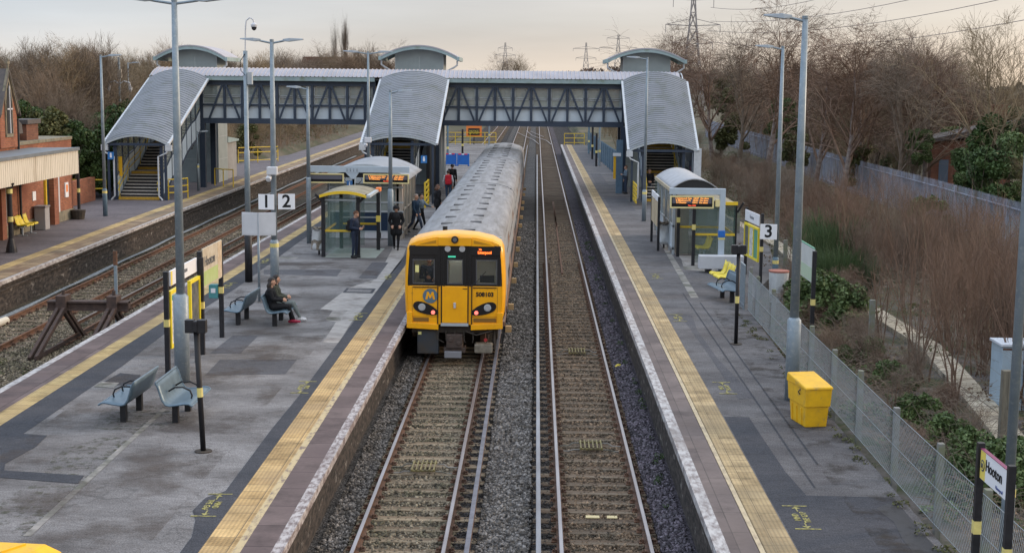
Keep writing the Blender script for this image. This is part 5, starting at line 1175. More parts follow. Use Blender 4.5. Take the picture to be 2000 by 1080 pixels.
MB().box(-.46, .65, -.3, .45, 0, 1.62).build('body', cabm, t, bevel=.01); MB().box(-.5, .69, -.34, .49, 1.62, 1.68).build('top', mat('cap_white', (.62, .66, .72), rough=.5), t, bevel=.01); MB().box(.02, .04, -.31, -.3, .1, 1.5).build('door_gap', black, t); MB().tube([(.12, -.31, 1.25), (.12, -.36, 1.22), (.12, -.35, 1.1), (.05, -.33, .95)], .012, 6).build('handle', black, t)
MB().box(.35, .47, -.31, -.3, 1.35, 1.5).build('plate', black, t); MB().box(-.45, .0, -.308, -.3, 1.54, 1.58).build('rust_streak', rust_o, t)
t = thing('wooden_post', 'weathered grooved wooden post in front of the pale blue cabinet', 'post', (9.3, 27.6, -.5)); MB().box(-.09, .09, -.08, .08, 0, 1.75).box(.02, .11, -.1, .1, 1.0, 1.72).build('post', mat('weathered_wood', (.20, .18, .14), (.13, .115, .09), s=6, st=(3, 3, .4), rough=.9, bump=.5), t, bevel=.01)
t = thing('metal_cabinet', 'white low cabinet on a plinth beside the right shelter frame', 'cabinet', (6.7, 51.3, 0)); MB().box(-.75, .85, -.25, .25, .15, .62).build('body', white, t, bevel=.02); MB().box(-.5, -.3, -.2, .2, 0, .15).box(.3, .5, -.2, .2, 0, .15).build('feet', black, t)
bl = mat('blue_plastic', (.02, .16, .55), (.03, .12, .42), s=3, rough=.4)
for i in range(3):
    t = thing('road_barrier', ['blue plastic barrier with red and white reflectors, left one of the row', 'blue plastic barrier with reflectors, middle of the row', 'blue plastic barrier with reflectors, right end of the row'][i], 'barrier', (-8.0+i*1.05, 116.2-.3*i, 0), R(-8), 'blue barriers on the middle platform')
    MB().box(-.5, .5, -.05, .05, .1, 1.0).box(-.5, -.4, -.2, .2, 0, .1).box(.4, .5, -.2, .2, 0, .1).build('panel', bl, t, bevel=.02); MB().box(-.4, -.15, -.056, -.05, .9, 1.0).box(.1, .35, -.056, -.05, .9, 1.0).build('red_reflector', mat('reflector_red_%d' % i, (.6, .03, .08), rough=.4), t); MB().box(-.12, .08, -.056, -.05, .9, 1.0).build('white_reflector', signw, t)
# ---------------------------------------------------------------- yellow railings
def railing(label, pts, h=1.1, rails=(1.1, .6), n=None, r=.035, m=None):
    t = thing('safety_railing', label, 'railing', (*pts[0][:2], 0)); m = m or yel
    for z in rails: MB().tube([(x, y, z) for x, y in pts], r, 8).build('rail', m, t, w=True)
    for (x, y) in pts: MB().tube([(x, y, 0), (x, y, h)], r, 8).build('post', m, t, w=True)
railing('yellow railing between the garden wall and the left staircase', [(-26.6, 79.5), (-25.3, 79.6), (-24.2, 79.7)])
railing('curved top yellow railing at the foot of the left staircase', [(-20.7, 79.8), (-20.2, 80.1), (-19.9, 81.0)], rails=(1.15, .75, .4))
railing('yellow railing under the left end of the footbridge', [(-20.6, 91), (-19.9, 90.3), (-19.2, 90)], rails=(1.1,))
railing('yellow railing closing the far end of the left platform', [(-24.3, 116), (-23.0, 117.5), (-21.6, 119)], rails=(1.25, .85, .2))
railing('long yellow railing closing the far end of the middle platform', [(-10.4, 155), (-8.8, 155.3), (-7.2, 155.6), (-5.6, 155.9), (-4.4, 156.2)], 1.3, rails=(1.3, .85, .25))
railing('yellow railing at the far end of the right platform', [(3.1, 157), (4.2, 157.2), (5.3, 157.4)], 1.25, rails=(1.25, .75, .25))
yp = thing('ladder_gate', 'yellow barred gate panel beside the foot of the middle staircase', 'gate', (-5.96, 77.8, 0)); b = MB()
for z in (.15, .42, .70, .98, 1.28): b.box(-6.0, -5.92, 76.6, 79.0, z, z+.07)
b.box(-6.01, -5.91, 76.5, 76.62, 0, 1.38).box(-6.01, -5.91, 78.9, 79.02, 0, 1.38).build('panel', yel, yp, w=True)
yp = thing('ladder_gate', 'yellow barred panel at the foot of the right staircase', 'gate', (5.5, 81, 0)); b = MB()
for z in (.12, .35, .58, .81, 1.04): b.box(5.60, 5.66, 79.4, 82.6, z, z+.14)
b.build('panel', yel, yp, w=True)
wp = thing('wheelchair_sign', 'small blue access sign on the pipe by the middle staircase', 'sign', (-6.2, 78.8, 2.5)); MB().box(-.17, .17, -.02, 0, -.22, .2).build('plate', mat('sign_blue', (.03, .16, .42), rough=.5), wp); MB().disc((0, -.022, .1), .05, 12).box(-.05, .06, -.024, -.02, -.12, .05).build('symbol', signw, wp)
wp = thing('wheelchair_sign', 'small blue access sign on the pipe by the left staircase', 'sign', (-23.7, 79.1, 2.5)); MB().box(-.17, .17, -.02, 0, -.22, .2).build('plate', MATS['sign_blue'], wp); MB().disc((0, -.022, .1), .05, 12).box(-.05, .06, -.024, -.02, -.12, .05).build('symbol', signw, wp)
yp = thing('yellow_notice', 'yellow panel inside the left staircase entrance', 'sign', (-23.6, 80.2, 0)); MB().box(-23.55, -23.35, 80, 80.05, 1.3, 2.4).build('plate', mat('amber_panel', (.75, .42, .02), rough=.5), yp, w=True)

# ---------------------------------------------------------------- small glass shelter on the island
sh = thing('glass_shelter', 'small glass shelter with yellow edged arched roof on the middle platform', 'shelter', (-7.4, 55.5, 0))
X0, X1, Ya, Yb = -8.22, -6.32, 54.2, 57.4
for (x, y) in [(X0+.05, Ya+.3), (X1-.5, Ya+.3), (X0+.35, Yb), (X1-.0, Yb-.4)]:
    MB().box(x-.07, x+.07, y-.07, y+.07, 0, 2.32).build('post', black, sh, w=True, bevel=.01)
MB().beam((X0-.25, Ya+.25, 2.42), (X0+.1, Ya+.3, 2.1), .1, .1).build('bracket', black, sh, w=True); MB().beam((X1-.15, Ya+.25, 2.42), (X1-.5, Ya+.3, 2.1), .1, .1).build('bracket', black, sh, w=True)
roofg = mat('weathered_shelter_roof', (.27, .245, .18), (.17, .15, .10), s=2.5, rough=.7, thr=(.4, .6))
def arc(u): return 2.40+.16*(1-(2*u-1)**2)
rx0, rx1 = X0-.05, X1-.15
MB().grid(lambda u, v: (rx0+(rx1-rx0)*u, Ya+(Yb-Ya+.3)*v, arc(u)), 10, 4).build('roof', roofg, sh, w=True).modifiers.new('t', 'SOLIDIFY').thickness = .03
MB().prism([(rx0+(rx1-rx0)*k/10, arc(k/10)+.02) for k in range(11)]+[(rx0+(rx1-rx0)*k/10, arc(k/10)-.09) for k in range(10, -1, -1)], 'y', Ya-.03, Ya).build('roof_edge', mat('amber_edge', (.75, .50, .03), rough=.5), sh, w=True)
MB().box(rx1, rx1+.14, Ya, Yb+.3, 2.33, 2.42).build('side_gutter', frame_g, sh, w=True); MB().box(rx1+.02, rx1+.2, Yb-.2, Yb+.35, 2.34, 2.48).build('orange_end', mat('orange_cap', (.8, .22, .05), rough=.5), sh, w=True)
for (a, c, d, e) in [(X0+.1, X0+.12, Ya+.4, Yb), (X0+.35, X1-.6, Yb-.02, Yb)]: MB().box(a, c, d, e, .15, 2.3).build('glass_panel', glass_g, sh, w=True)
MB().box(X0+.1, X1-.6, Ya+.32, Ya+.34, .15, 2.3).build('glass_panel', glass_g, sh, w=True)
for z, ylist in ((.98, 1), (1.03, 0)): pass
MB().box(X0+.1, X1-.55, Ya+.29, Ya+.315, .98, 1.06).build('yellow_stripe', yel, sh, w=True); MB().box(X0+.125, X0+.15, Ya+.4, Yb, .98, 1.06).build('yellow_stripe', yel, sh, w=True); MB().box(X0+.35, X1, Yb-.05, Yb-.025, .98, 1.06).build('yellow_stripe', yel, sh, w=True)
MB().box(X0+.1, X1-.5, Ya+.28, Ya+.32, 2.18, 2.24).box(X0+.35, X1, Yb-.06, Yb-.02, 1.25, 1.31).box(X0+.35, X1-.6, Yb-.06, Yb-.02, 2.0, 2.06).build('glass_rail', frame_g, sh, w=True)
MB().box(X0+.1, X1+.2, Ya+.1, Yb+.1, 0, .008).build('floor_slab', mat('pale_shelter_floor', (.30, .34, .31), (.24, .27, .25), s=3, rough=.8), sh, w=True)
MB().box(X1-.08, X1+.1, Yb-.52, Yb-.5, 1.15, 1.4).build('notice', sign_y, sh, w=True)
# ---------------------------------------------------------------- waiting room with display gantry
wr = thing('waiting_room', 'larger glazed waiting room with curved grey roof behind the small shelter', 'shelter', (-6.8, 63, 0))
WX0, WX1, WA, WB_ = -8.95, -5.68, 61.0, 67.0
def arc2(u): return 2.62+.62*(1-(2*u-1)**2)
qx0, qx1 = WX0-.35, WX1+.3
MB().grid(lambda u, v: (qx0+(qx1-qx0)*u, WA-.35+(WB_-WA+.6)*v, arc2(u)+.02*math.sin(v*60*math.pi)), 16, 60).build('roof', mat('pale_grey_roof', (.25, .27, .305), (.20, .215, .24), s=1, rough=.45), wr, w=True, smooth=True).modifiers.new('t', 'SOLIDIFY').thickness = .04
MB().prism([(qx0+(qx1-qx0)*k/16, arc2(k/16)-.01) for k in range(17)]+[(qx0+(qx1-qx0)*(.12+.76*k/16), arc2(.12+.76*k/16)-.20) for k in range(16, -1, -1)], 'y', WA-.37, WA-.33).build('roof_edge', frame_g, wr, w=True)
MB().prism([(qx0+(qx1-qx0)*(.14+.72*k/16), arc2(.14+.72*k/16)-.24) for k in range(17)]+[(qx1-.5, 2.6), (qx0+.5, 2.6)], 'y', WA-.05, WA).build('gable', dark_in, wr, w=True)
MB().box(WX0, WX1, WA-.36, WA-.2, 2.42, 2.66).build('front_beam', frame_g, wr, w=True)
fr = MB()
for x in (WX0, -8.0, -6.75, WX1-.3): fr.box(x, x+.1, WA, WA+.1, 0, 2.6)
for z in (.28, 1.15, 1.55, 2.2): fr.box(WX0+.1, WX1, WA-.01, WA+.05, z, z+.07)
fr.build('front_frame', frame_g, wr, w=True); MB().box(WX0+.1, WX1-.35, WA+.02, WA+.03, 1.2, 2.5).build('front_glazing', glass, wr, w=True); MB().box(WX0+.1, WX1-.35, WA+.02, WA+.06, .35, 1.15).build('front_panel', mat('deep_navy_panel', (.012, .028, .06), rough=.4), wr, w=True)
MB().box(WX0+.1, WX1-.35, WA, WA+.08, .03, .28).build('plinth', white, wr, w=True)
MB().box(WX1-.35, WX1-.05, WA, WA+.4, 0, 2.6).build('corner_pier', lift_clad_lit, wr, w=True)
fr = MB()
for y in (WA+.4, WA+1.9, WA+3.4, WA+4.9, WB_-.1): fr.box(WX1-.12, WX1, y, y+.08, 0, 2.6)
for z in (.3, 1.2, 2.5): fr.box(WX1-.1, WX1-.02, WA+.4, WB_, z, z+.06)
fr.build('side_frame', lift_clad_lit, wr, w=True); MB().box(WX1-.07, WX1-.06, WA+.4, WB_, .3, 2.5).build('side_glazing', glass, wr, w=True)
MB().box(WX0, WX0+.06, WA, WB_, 0, 2.6).build('rear_side', glass, wr, w=True); MB().box(WX0, WX1, WB_-.05, WB_, 0, 2.6).build('back_glazing', glass, wr, w=True)
for k in range(3): MB().box(WX0+.6, WX1-1, WA+4.9, WA+5.3, .4+.02*k, .42+.02*k).build('bench_slat', yel, wr, w=True)
gy = thing('display_gantry', 'grey T shaped gantry carrying two yellow framed departure displays', 'display', (-7.1, 59.7, 0))
gm = mat('gantry_pale_blue', (.42, .49, .56), (.37, .43, .49), s=2, rough=.5); GA = 59.6
p0 = D(600, 330, GA); p1 = D(800, 333, GA); gx0, gx1, gz = p0.x, p1.x, p0.z
MB().box(gx0, gx1, GA-.07, GA+.07, gz-.13, gz+.13).build('beam', gm, gy, w=True, bevel=.01); xc_ = D(688, 340, GA).x
MB().prism([(xc_-.28, gz-.13), (xc_+.28, gz-.13), (xc_+.1, gz-.42), (xc_+.1, gz-.8), (xc_-.0, gz-.8), (xc_-.0, gz-.42)], 'y', GA-.06, GA+.06).build('knee_plate', gm, gy, w=True); MB().box(xc_, xc_+.12, GA-.06, GA+.06, 0, gz-.4).build('stem', gm, gy, w=True)
bo = MB()
for i in range(4):
    for dz in (-.07, .0): bo.disc((xc_-.21+.14*i, GA-.075, gz+dz), .02, 8, 'y', 0, .01)
bo.build('bolts', black, gy, w=True)
led = mat('led_amber', (.9, .35, .08), emit=(1, .42, .10), es=.55); led_r = mat('led_red', (.9, .1, .05), emit=(1, .12, .05), es=.5); screen_b = mat('display_black', (.01, .01, .012), rough=.25); screen_g = mat('display_grey', (.10, .10, .125), rough=.3); cream = mat('cream_yellow_frame', (.70, .60, .30), rough=.5)
def display(t, x0, x1, z0, z1, y, lit=True, seed=1):
    f = MB().box(x0, x1, y-.07, y+.05, z0, z0+.05).box(x0, x1, y-.07, y+.05, z1-.05, z1).box(x0, x0+.05, y-.07, y+.05, z0+.05, z1-.05).box(x1-.05, x1, y-.07, y+.05, z0+.05, z1-.05); f.build('display_frame', cream, t, w=True)
    MB().box(x0+.05, x1-.05, y-.045, y+.04, z0+.05, z1-.05).build('display_screen', screen_b, t, w=True); H = z1-z0-.14; W = x1-x0
    MB().box(x0+.08, x1-.08, y-.05, y-.046, z0+.07+H*.35, z1-.07).build('display_band', screen_g, t, w=True)
    if lit:
        rows = ['1 Liverpool Cen  18:27  On time', '2 Ellesmere Pt   18:34  On time', '3 Chester        18:41  On time']
        for k, s_ in enumerate(rows): text(s_, H*.25, led if k != 1 else led, t, 'departures', face(((x0+x1)/2, y-.055, z1-.09-H*.25*k), 0, -1), w=True, bold=.005, sx=(W-.2)/(H*.25*15.2))
        text('Time 18:25', H*.2, led_r, t, 'clock_line', face(((x0+x1)/2, y-.055, z0+.10), 0, -1), w=True, bold=.004)
dz0 = gz-.58; dz1 = gz-.18
display(gy, gx0, D(672, 340, GA).x, dz0, dz1, GA-.05, False); display(gy, D(710, 340, GA).x, gx1-.02, dz0, dz1, GA-.05)
MB().box(xc_-.22, xc_+.02, GA-.12, GA-.09, gz-.75, gz-.47).build('information_sign', mat('blue_sign_i', (.03, .12, .30), rough=.5), gy, w=True); text('i', .26, signw, gy, 'information_letter', face((xc_-.1, GA-.125, gz-.61), 0, -1), w=True, bold=.006)
for s in (-1, 1): MB().tube([(xc_+s*.45+.05, GA-.1, gz-.2), (xc_+s*.32+.05, GA-.1, gz-.3), (xc_+s*.36+.05, GA-.1, gz-.45), (xc_+s*.2+.05, GA-.1, gz-.62)], .015, 6).build('cable', black, gy, w=True)
# ---------------------------------------------------------------- right platform shelter
rs = thing('glass_shelter', 'grey roofed waiting shelter with glass bay on the right platform', 'shelter', (6.4, 58, 0))
RA = 56.2
a0 = D(1283, 345, 62); 
def arc3(u): return 2.62+.42*(1-(2*u-1)**2)
bx0, bx1, bya, byb = 5.38, 7.3, 56.6, 64.1
MB().grid(lambda u, v: (bx0+(bx1-bx0)*u, bya+(byb-bya)*v, arc3(u)), 14, 10).build('roof', mat('white_grey_roof', (.38, .39, .42), (.27, .275, .29), s=3, rough=.45), rs, w=True, smooth=True).modifiers.new('t', 'SOLIDIFY').thickness = .04
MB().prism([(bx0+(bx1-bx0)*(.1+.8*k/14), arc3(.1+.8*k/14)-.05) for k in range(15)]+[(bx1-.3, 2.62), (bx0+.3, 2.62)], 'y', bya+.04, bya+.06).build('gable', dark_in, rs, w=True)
MB().box(bx0-.03, bx0+.1, bya, byb, 2.5, 2.64).build('eaves', mat('mossy_cream', (.50, .45, .33), (.30, .24, .16), s=9, rough=.8), rs, w=True)
fr = MB()
for y in (bya, 58, 60, 62, byb-.1): fr.box(bx0+.1, bx0+.2, y, y+.1, 0, 2.5)
for z in (.2, 1.1, 2.4): fr.box(bx0+.1, bx0+.18, bya, byb, z, z+.08)
fr.build('side_frame', frame_g, rs, w=True); MB().box(bx0+.14, bx0+.15, bya, byb, 1.2, 2.4).build('side_glazing', glass, rs, w=True); MB().box(bx0+.13, bx0+.17, bya+.1, byb-.1, .25, 1.1).build('side_panel', panel, rs, w=True)
MB().box(bx1-.1, bx1-.06, bya, byb, .2, 2.5).build('rear_side', glass_g, rs, w=True); MB().box(bx0, bx1, byb-.06, byb, .2, 2.5).build('back_wall', glass_g, rs, w=True)
MB().box(bx0+.25, bx0+.75, bya+.1, bya+.5, 0, 2.5).build('corner_pier', lift_clad_lit, rs, w=True)
b2 = thing('glass_shelter', 'black posted glass bay with yellow stripes in front of the right waiting shelter', 'shelter', (6.5, 54, 0))
for (x, y) in [(5.95, 53.2), (5.65, 56.0), (7.55, 53.6), (7.35, 56.2)]:
    MB().box(x-.06, x+.06, y-.06, y+.06, 0, 2.35).build('post', black, b2, w=True, bevel=.01)
    if x < 7: MB().box(x-.065, x+.065, y-.065, y+.065, 1.35, 1.55).build('yellow_band', ybnd, b2, w=True)
MB().box(6.0, 7.5, 53.3, 53.32, .1, 2.3).box(7.5, 7.52, 53.4, 56.2, .1, 2.3).box(5.7, 7.4, 56.1, 56.12, .1, 2.3).build('glass_panel', glass_g, b2, w=True)
MB().box(6.0, 7.5, 53.26, 53.29, 1.13, 1.21).box(5.7, 7.4, 56.05, 56.08, 1.13, 1.21).box(7.46, 7.49, 53.4, 56.0, 1.13, 1.21).build('yellow_stripe', yel, b2, w=True)
MB().grid(lambda u, v: (5.7+1.8*u, 53.1+3.3*v, 2.36+.1*(1-(2*u-1)**2)), 8, 3).build('roof', roofg, b2, w=True).modifiers.new('t', 'SOLIDIFY').thickness = .03
MB().box(6.9, 7.55, 53.02, 53.1, 2.3, 2.42).build('roof_edge', MATS['amber_edge'], b2, w=True); MB().box(5.7, 7.5, 53.2, 56.2, 0, .01).build('floor_slab', conc, b2, w=True)
MB().beam((7.6, 53.4, 2.0), (7.8, 53.3, 2.38), .07, .07).build('bracket', black, b2, w=True)
rg = thing('display_gantry', 'pale L shaped gantry with departure display on the right platform', 'display', (6.8, 51.6, 0)); RG = 51.6
q0 = D(1308, 373, RG); q1 = D(1417, 375, RG); zz = q0.z
MB().box(q1.x-.2, q1.x, RG-.1, RG+.1, 0, zz+.1).build('stem', gm, rg, w=True, bevel=.01); MB().box(q0.x, q1.x-.2, RG-.1, RG+.1, zz-.12, zz+.1).build('beam', gm, rg, w=True, bevel=.01)
display(rg, q0.x+.02, D(1394, 385, RG).x, zz-.62, zz-.17, RG-.02); MB().box(q1.x-.35, q1.x-.2, RG-.1, RG+.1, zz-.55, zz-.3).build('knee_plate', cream, rg, w=True)
zb = D(1410, 457, RG).z; MB().box(q1.x-.22, q1.x+.02, RG-.12, RG+.1, zb-.12, zb+.13).build('blue_wrap', bl, rg, w=True, bevel=.02); MB().box(q1.x-.21, q1.x+.01, RG-.11, RG+.1, zb-.2, zb-.13).build('yellow_band', ybnd, rg, w=True)
# white topped timetable boards left of the right shelter
tb = thing('timetable_board', 'cream timetable boards under white headers left of the right shelter', 'board', (4.95, 59.5, 0))
for y in (57.8, 61.2): MB().box(4.98, 5.08, y-.05, y+.05, 0, 2.2).build('post', black, tb, w=True)
MB().box(5.0, 5.05, 57.85, 59.4, .95, 1.95).box(5.0, 5.05, 59.55, 61.15, .95, 1.95).build('board', mat('cream_timetable', (.50, .46, .30), (.42, .30, .22), s=5, rough=.6), tb, w=True); MB().box(4.99, 5.04, 57.85, 59.2, 2.0, 2.25).build('header', signw, tb, w=True); MB().box(4.99, 5.04, 59.6, 61.1, 2.0, 2.25).build('header', signw, tb, w=True)
# ---------------------------------------------------------------- right platform far end: blue palisade, poles
bluef = mat('blue_palisade', (.11, .18, .25), (.09, .14, .19), s=4, rough=.6); greyf = mat('galvanised_palisade', (.30, .32, .385), (.19, .195, .24), s=2.2, rough=.65, st=(1, 1, .4), c3=(.16, .12, .10), s3=.9, thr3=(.5, .65))
def palisade(label, pts, h, m, pitch=.16, z=None, w_=.07, postev=2.75, name='palisade_fence'):
    t = thing(name, label, 'fence', (*pts[0][:2], 0)); pl = MB(); pr = MB(); rr = MB()
    d_acc = 0; seg = []
    for (x0, y0), (x1, y1) in zip(pts, pts[1:]):
        L = math.hypot(x1-x0, y1-y0); n = int(L/pitch); dx, dy = (x1-x0)/L, (y1-y0)/L
        z0 = terr(x0, y0) if z is None else z; z1 = terr(x1, y1) if z is None else z
        for k in range(n):
            s = (k+.5)*pitch; x, y = x0+dx*s, y0+dy*s; zz = z0+(z1-z0)*s/L; a = w_/2
            P = [(x-dx*a, y-dy*a, zz+.05), (x+dx*a, y+dy*a, zz+.05), (x+dx*a, y+dy*a, zz+h-.08), (x, y, zz+h+random.uniform(-.01, .02)), (x-dx*a, y-dy*a, zz+h-.08)]
            pl.add(P+[(p[0]+dy*.01, p[1]-dx*.01, p[2]) for p in P], [(0, 1, 2, 3, 4), (9, 8, 7, 6, 5), (0, 5, 6, 1), (1, 6, 7, 2), (2, 7, 8, 3), (3, 8, 9, 4), (4, 9, 5, 0)])
        for zz_ in (.3, h-.35): rr.beam((x0+dy*.03, y0-dx*.03, z0+zz_), (x1+dy*.03, y1-dx*.03, z1+zz_), .05, .05)
        for k in range(int(L/postev)+1):
            s = k*postev; pr.box(x0+dx*s-.05, x0+dx*s+.05, y0+dy*s-.05, y0+dy*s+.05, z0+(z1-z0)*s/L-.3, z0+(z1-z0)*s/L+h-.05)
    pl.build('pales', m, t, w=True, fixn=False); rr.build('rail', m, t, w=True); pr.build('fence_post', m, t, w=True); return t
palisade('blue palisade fence along the back of the right platform beyond the staircase', [(6.35, 96), (5.9, 110), (5.65, 125), (5.45, 150)], 1.8, bluef, z=0)
palisade('long grey palisade fence crossing behind the scrub on the right', [(23.2, 196), (22.9, 170), (22.3, 130), (21.6, 100), (21.3, 75), (21.0, 60), (20.6, 44), (20.3, 34)], 2.4, greyf)
for x, y, h, l, m in [(5.05, 128, 3.4, 'black post near the far end of the right platform', black), (4.95, 117, 2.7, 'black post with yellow band halfway along the far right platform', black), (5.25, 118, 4.5, 'tall grey post by the blue fence', galv), (5.1, 138, 4.5, 'pale blue post at the far end of the right platform', blueg)]:
    t = thing('platform_post', l, 'post', (x, y, 0)); MB().tube([(0, 0, 0), (0, 0, h)], .09, 8).build('post', m, t); MB().tube([(0, 0, 1.1), (0, 0, 1.3)], .1, 8).build('yellow_band', ybnd, t)
for x, y, h, l, m in [(-8.55, 122, 4.2, 'pale post beyond the blue barriers, leftmost', galv), (-7.5, 121, 4.2, 'pale post beyond the blue barriers, middle one', blueg), (-6.55, 127, 2.6, 'dark post beyond the blue barriers', black), (-5.0, 152, 4.2, 'pale post by the yellow railing at the far platform end', galv)]:
    t = thing('platform_post', l, 'post', (x, y, 0)); MB().tube([(0, 0, 0), (0, 0, h)], .09, 8).build('post', m, t); MB().tube([(0, 0, 1.1), (0, 0, 1.3)], .1, 8).build('yellow_band', ybnd, t)
hp = thing('help_point', 'grey blue help point cabinet post by the waiting man on the right platform', 'help point', (5.25, 88.3, 0)); MB().box(-.28, .12, -.15, .15, 0, 3.3).build('body', bluef, hp, bevel=.02); MB().box(-.45, -.3, -.1, .1, .9, 2.3).build('yellow_panel', MATS['amber_panel'], hp); MB().box(-.5, .0, -.2, -.15, 2.3, 2.5).build('top_sign', signw, hp)

# ---------------------------------------------------------------- chain link fence with concrete posts
mesh_m = mat('galvanised_wire', (.27, .30, .32), rough=.5, metal=.4); cpost = mat('concrete_post', (.22, .22, .21), (.15, .15, .14), s=8, rough=.9, c3=(.16, .17, .11), s3=3)
cf = thing('chain_link_fence', 'chain link fence with grey concrete posts along the back of the right platform', 'fence', (6.2, 30, 0))
FP = [(6.24, 14.5), (6.24, 17.0), (6.24, 19.2), (6.23, 21.5), (6.23, 24.2), (6.26, 27.1), (6.28, 29.6), (6.3, 32.2), (6.33, 34.8), (6.38, 38), (6.42, 41), (6.45, 42.6)]
for i, (x, y) in enumerate(FP):
    MB().box(x-.0+.02, x+.12, y-.06, y+.06, -.4, 1.25+(.06 if i % 2 else 0)).build('concrete_post', cpost, cf, w=True, bevel=.01)
wm = MB(); r_ = .0024
def wire(p, q): 
    wm.add([(p[0]-r_, p[1], p[2]), (p[0]+r_, p[1], p[2]), (q[0]+r_, q[1], q[2]), (q[0]-r_, q[1], q[2])], [(0, 1, 2, 3)]).add([(p[0], p[1]-r_, p[2]-r_), (p[0], p[1]+r_, p[2]+r_), (q[0], q[1]+r_, q[2]+r_), (q[0], q[1]-r_, q[2]-r_)], [(0, 1, 2, 3)])
fx = lambda y: float(np.interp(y, [p[1] for p in FP], [p[0] for p in FP]))
H_ = 1.16; pit = .10; y = 14.5-H_
while y < 42.6:
    a0, a1 = max(y, 14.5), min(y+H_, 42.6)
    if a1 > a0:
        za, zb_ = .04+(a0-y), .04+(a1-y); wire((fx(a0), a0, za), (fx(a1), a1, zb_)); wire((fx(a0)+.006, a0, H_+.04-(a0-y)), (fx(a1)+.006, a1, H_+.04-(a1-y)))
    y += pit
wm.build('wire_mesh', mesh_m, cf, w=True, fixn=False)
b = MB()
for z in (.05, .62, 1.19): b.tube([(fx(y), y, z) for y in np.linspace(14.5, 42.6, 20)], .006, 5)
b.build('line_wire', mesh_m, cf, w=True)
for y in (38.5, 42.4): pass
gp = thing('gate_panels', 'pair of grey railing panels at the far end of the chain link fence', 'gate', (6.4, 43, 0)); b = MB()
for k in range(9): b.tube([(6.36+.04*k*0, 42.7+k*.11, 0), (6.36, 42.7+k*.11, 1.35)], .018, 6)
b.box(6.34, 6.38, 42.7, 43.6, 1.3, 1.36).box(6.34, 6.38, 42.7, 43.6, .1, .15).build('panel', galv, gp, w=True)
# second row of concrete posts beyond, by the troughing path
for i, (px_, py_) in enumerate([(1441, 470), (1532, 545), (1408, 380), (1700, 690)]):
    p = G(px_, py_, -.35); t = thing('concrete_fence_post', ['old concrete post beside the poster case', 'old concrete post right of the white mesh bin', 'old concrete post behind the right shelter', 'old concrete post among the saplings'][i], 'post', (p.x, p.y, -.4)); MB().box(-.07, .07, -.07, .07, 0, 1.5).build('post', cpost, t, bevel=.01)
# troughing path
pc = [(6.9, 80), (9.6, 80), (10.55, 62), (10.3, 56), (10.4, 44.5), (10.55, 38), (9.6, 29.6), (9.0, 25.3), (8.3, 18)][1:]
LFT = [(x-.12, y, -.18) for x, y in pc]; RGT = [(x+.50, y, -.18) for x, y in pc]
path_m = brickmat('troughing_lids', (.37, .32, .24), (.47, .41, .32), (.12, .10, .08), 2.0, .48, .02, 'XY', stain=(.16, .14, .10), offs=0, noisec=.8)
o = MB().ribbon(LFT, RGT).ribbon([(a, b_, -.6) for a, b_, c in LFT], LFT).ribbon(RGT, [(a, b_, -.6) for a, b_, c in RGT]).build('cable_trough_path', path_m); struct(o)
# ---------------------------------------------------------------- buffer stop and short post
bs = thing('buffer_stop', 'rusty brown rail built buffer stop at the end of the dead end track', 'buffer stop', (-13.2, 41.4, ZR))
rb = mat('buffer_brown', (.085, .055, .045), (.05, .035, .032), s=7, rough=.85, bump=.3)
MB().box(-14.35, -11.95, 41.2, 41.42, -.02, .24).box(-14.35, -11.95, 41.12, 41.5, .2, .25).box(-14.35, -11.95, 41.12, 41.5, -.03, .02).build('crossbeam', rb, bs, w=True)
for x in (-13.9, -12.4):
    MB().box(x-.15, x+.15, 41.02, 41.55, -.1, .42).build('clamp', rb, bs, w=True, bevel=.02); MB().tube([(x, 41.3, .4), (x, 41.3, .56)], .05, 6).build('bolt', rb, bs, w=True)
    for dx in (-.09, .09): MB().beam((x+dx, 41.2, .1), (x+dx-.12, 38.9, -1.05), .09, .13).build('front_strut', rb, bs, w=True)
    for dx in (-.06, .1): MB().beam((x+dx, 41.3, .0), (x+dx+.05, 42.6, -1.0), .08, .11).build('rear_strut', rb, bs, w=True)
    MB().beam((x, 38.8, -1.0), (x, 44, -1.0), .07, .12).build('base_rail', rb, bs, w=True)
t = thing('marker_post', 'thin grey post with rusty top standing by the buffer stop', 'post', (-12.6, 42.2, -1.1)); MB().box(-.045, .045, -.03, .03, 0, 2.3).build('post', galv, t); MB().box(-.055, .055, -.04, .04, 2.3, 2.72).build('rusty_top', rust_o, t)

# ---------------------------------------------------------------- brick station building (front face runs slightly oblique)
brick = brickmat('red_brick', (.27, .088, .045), (.36, .135, .07), (.15, .12, .10), .225, .075, .008, 'YZ', stain=(.16, .06, .04), noisec=.6)
brick_d = brickmat('dark_brick', (.15, .06, .04), (.20, .085, .05), (.09, .07, .06), .225, .075, .008, 'YZ', noisec=.5)
stone = mat('buff_stone', (.24, .21, .15), (.15, .14, .11), s=4, det=10, rough=.9, bump=.4, bs=20, c3=(.09, .10, .06), s3=2, thr3=(.55, .7)); slate = mat('slate_roof', (.07, .065, .065), (.11, .095, .09), s=6, rough=.7); cand = mat('canopy_cream_boards', (.66, .61, .52), (.57, .52, .43), s=4, rough=.6, st=(1, 1, .2), c3=(.42, .36, .28), s3=1.5, thr3=(.55, .75)); lead = mat('canopy_lead', (.17, .19, .21), (.13, .145, .16), s=2, rough=.6)
AL = 0.0                 # building turned by this angle from the track line
sb = thing('station_building', 'red brick gabled station building on the far left platform', 'station building', (-22.5, 56.9, 0), AL)
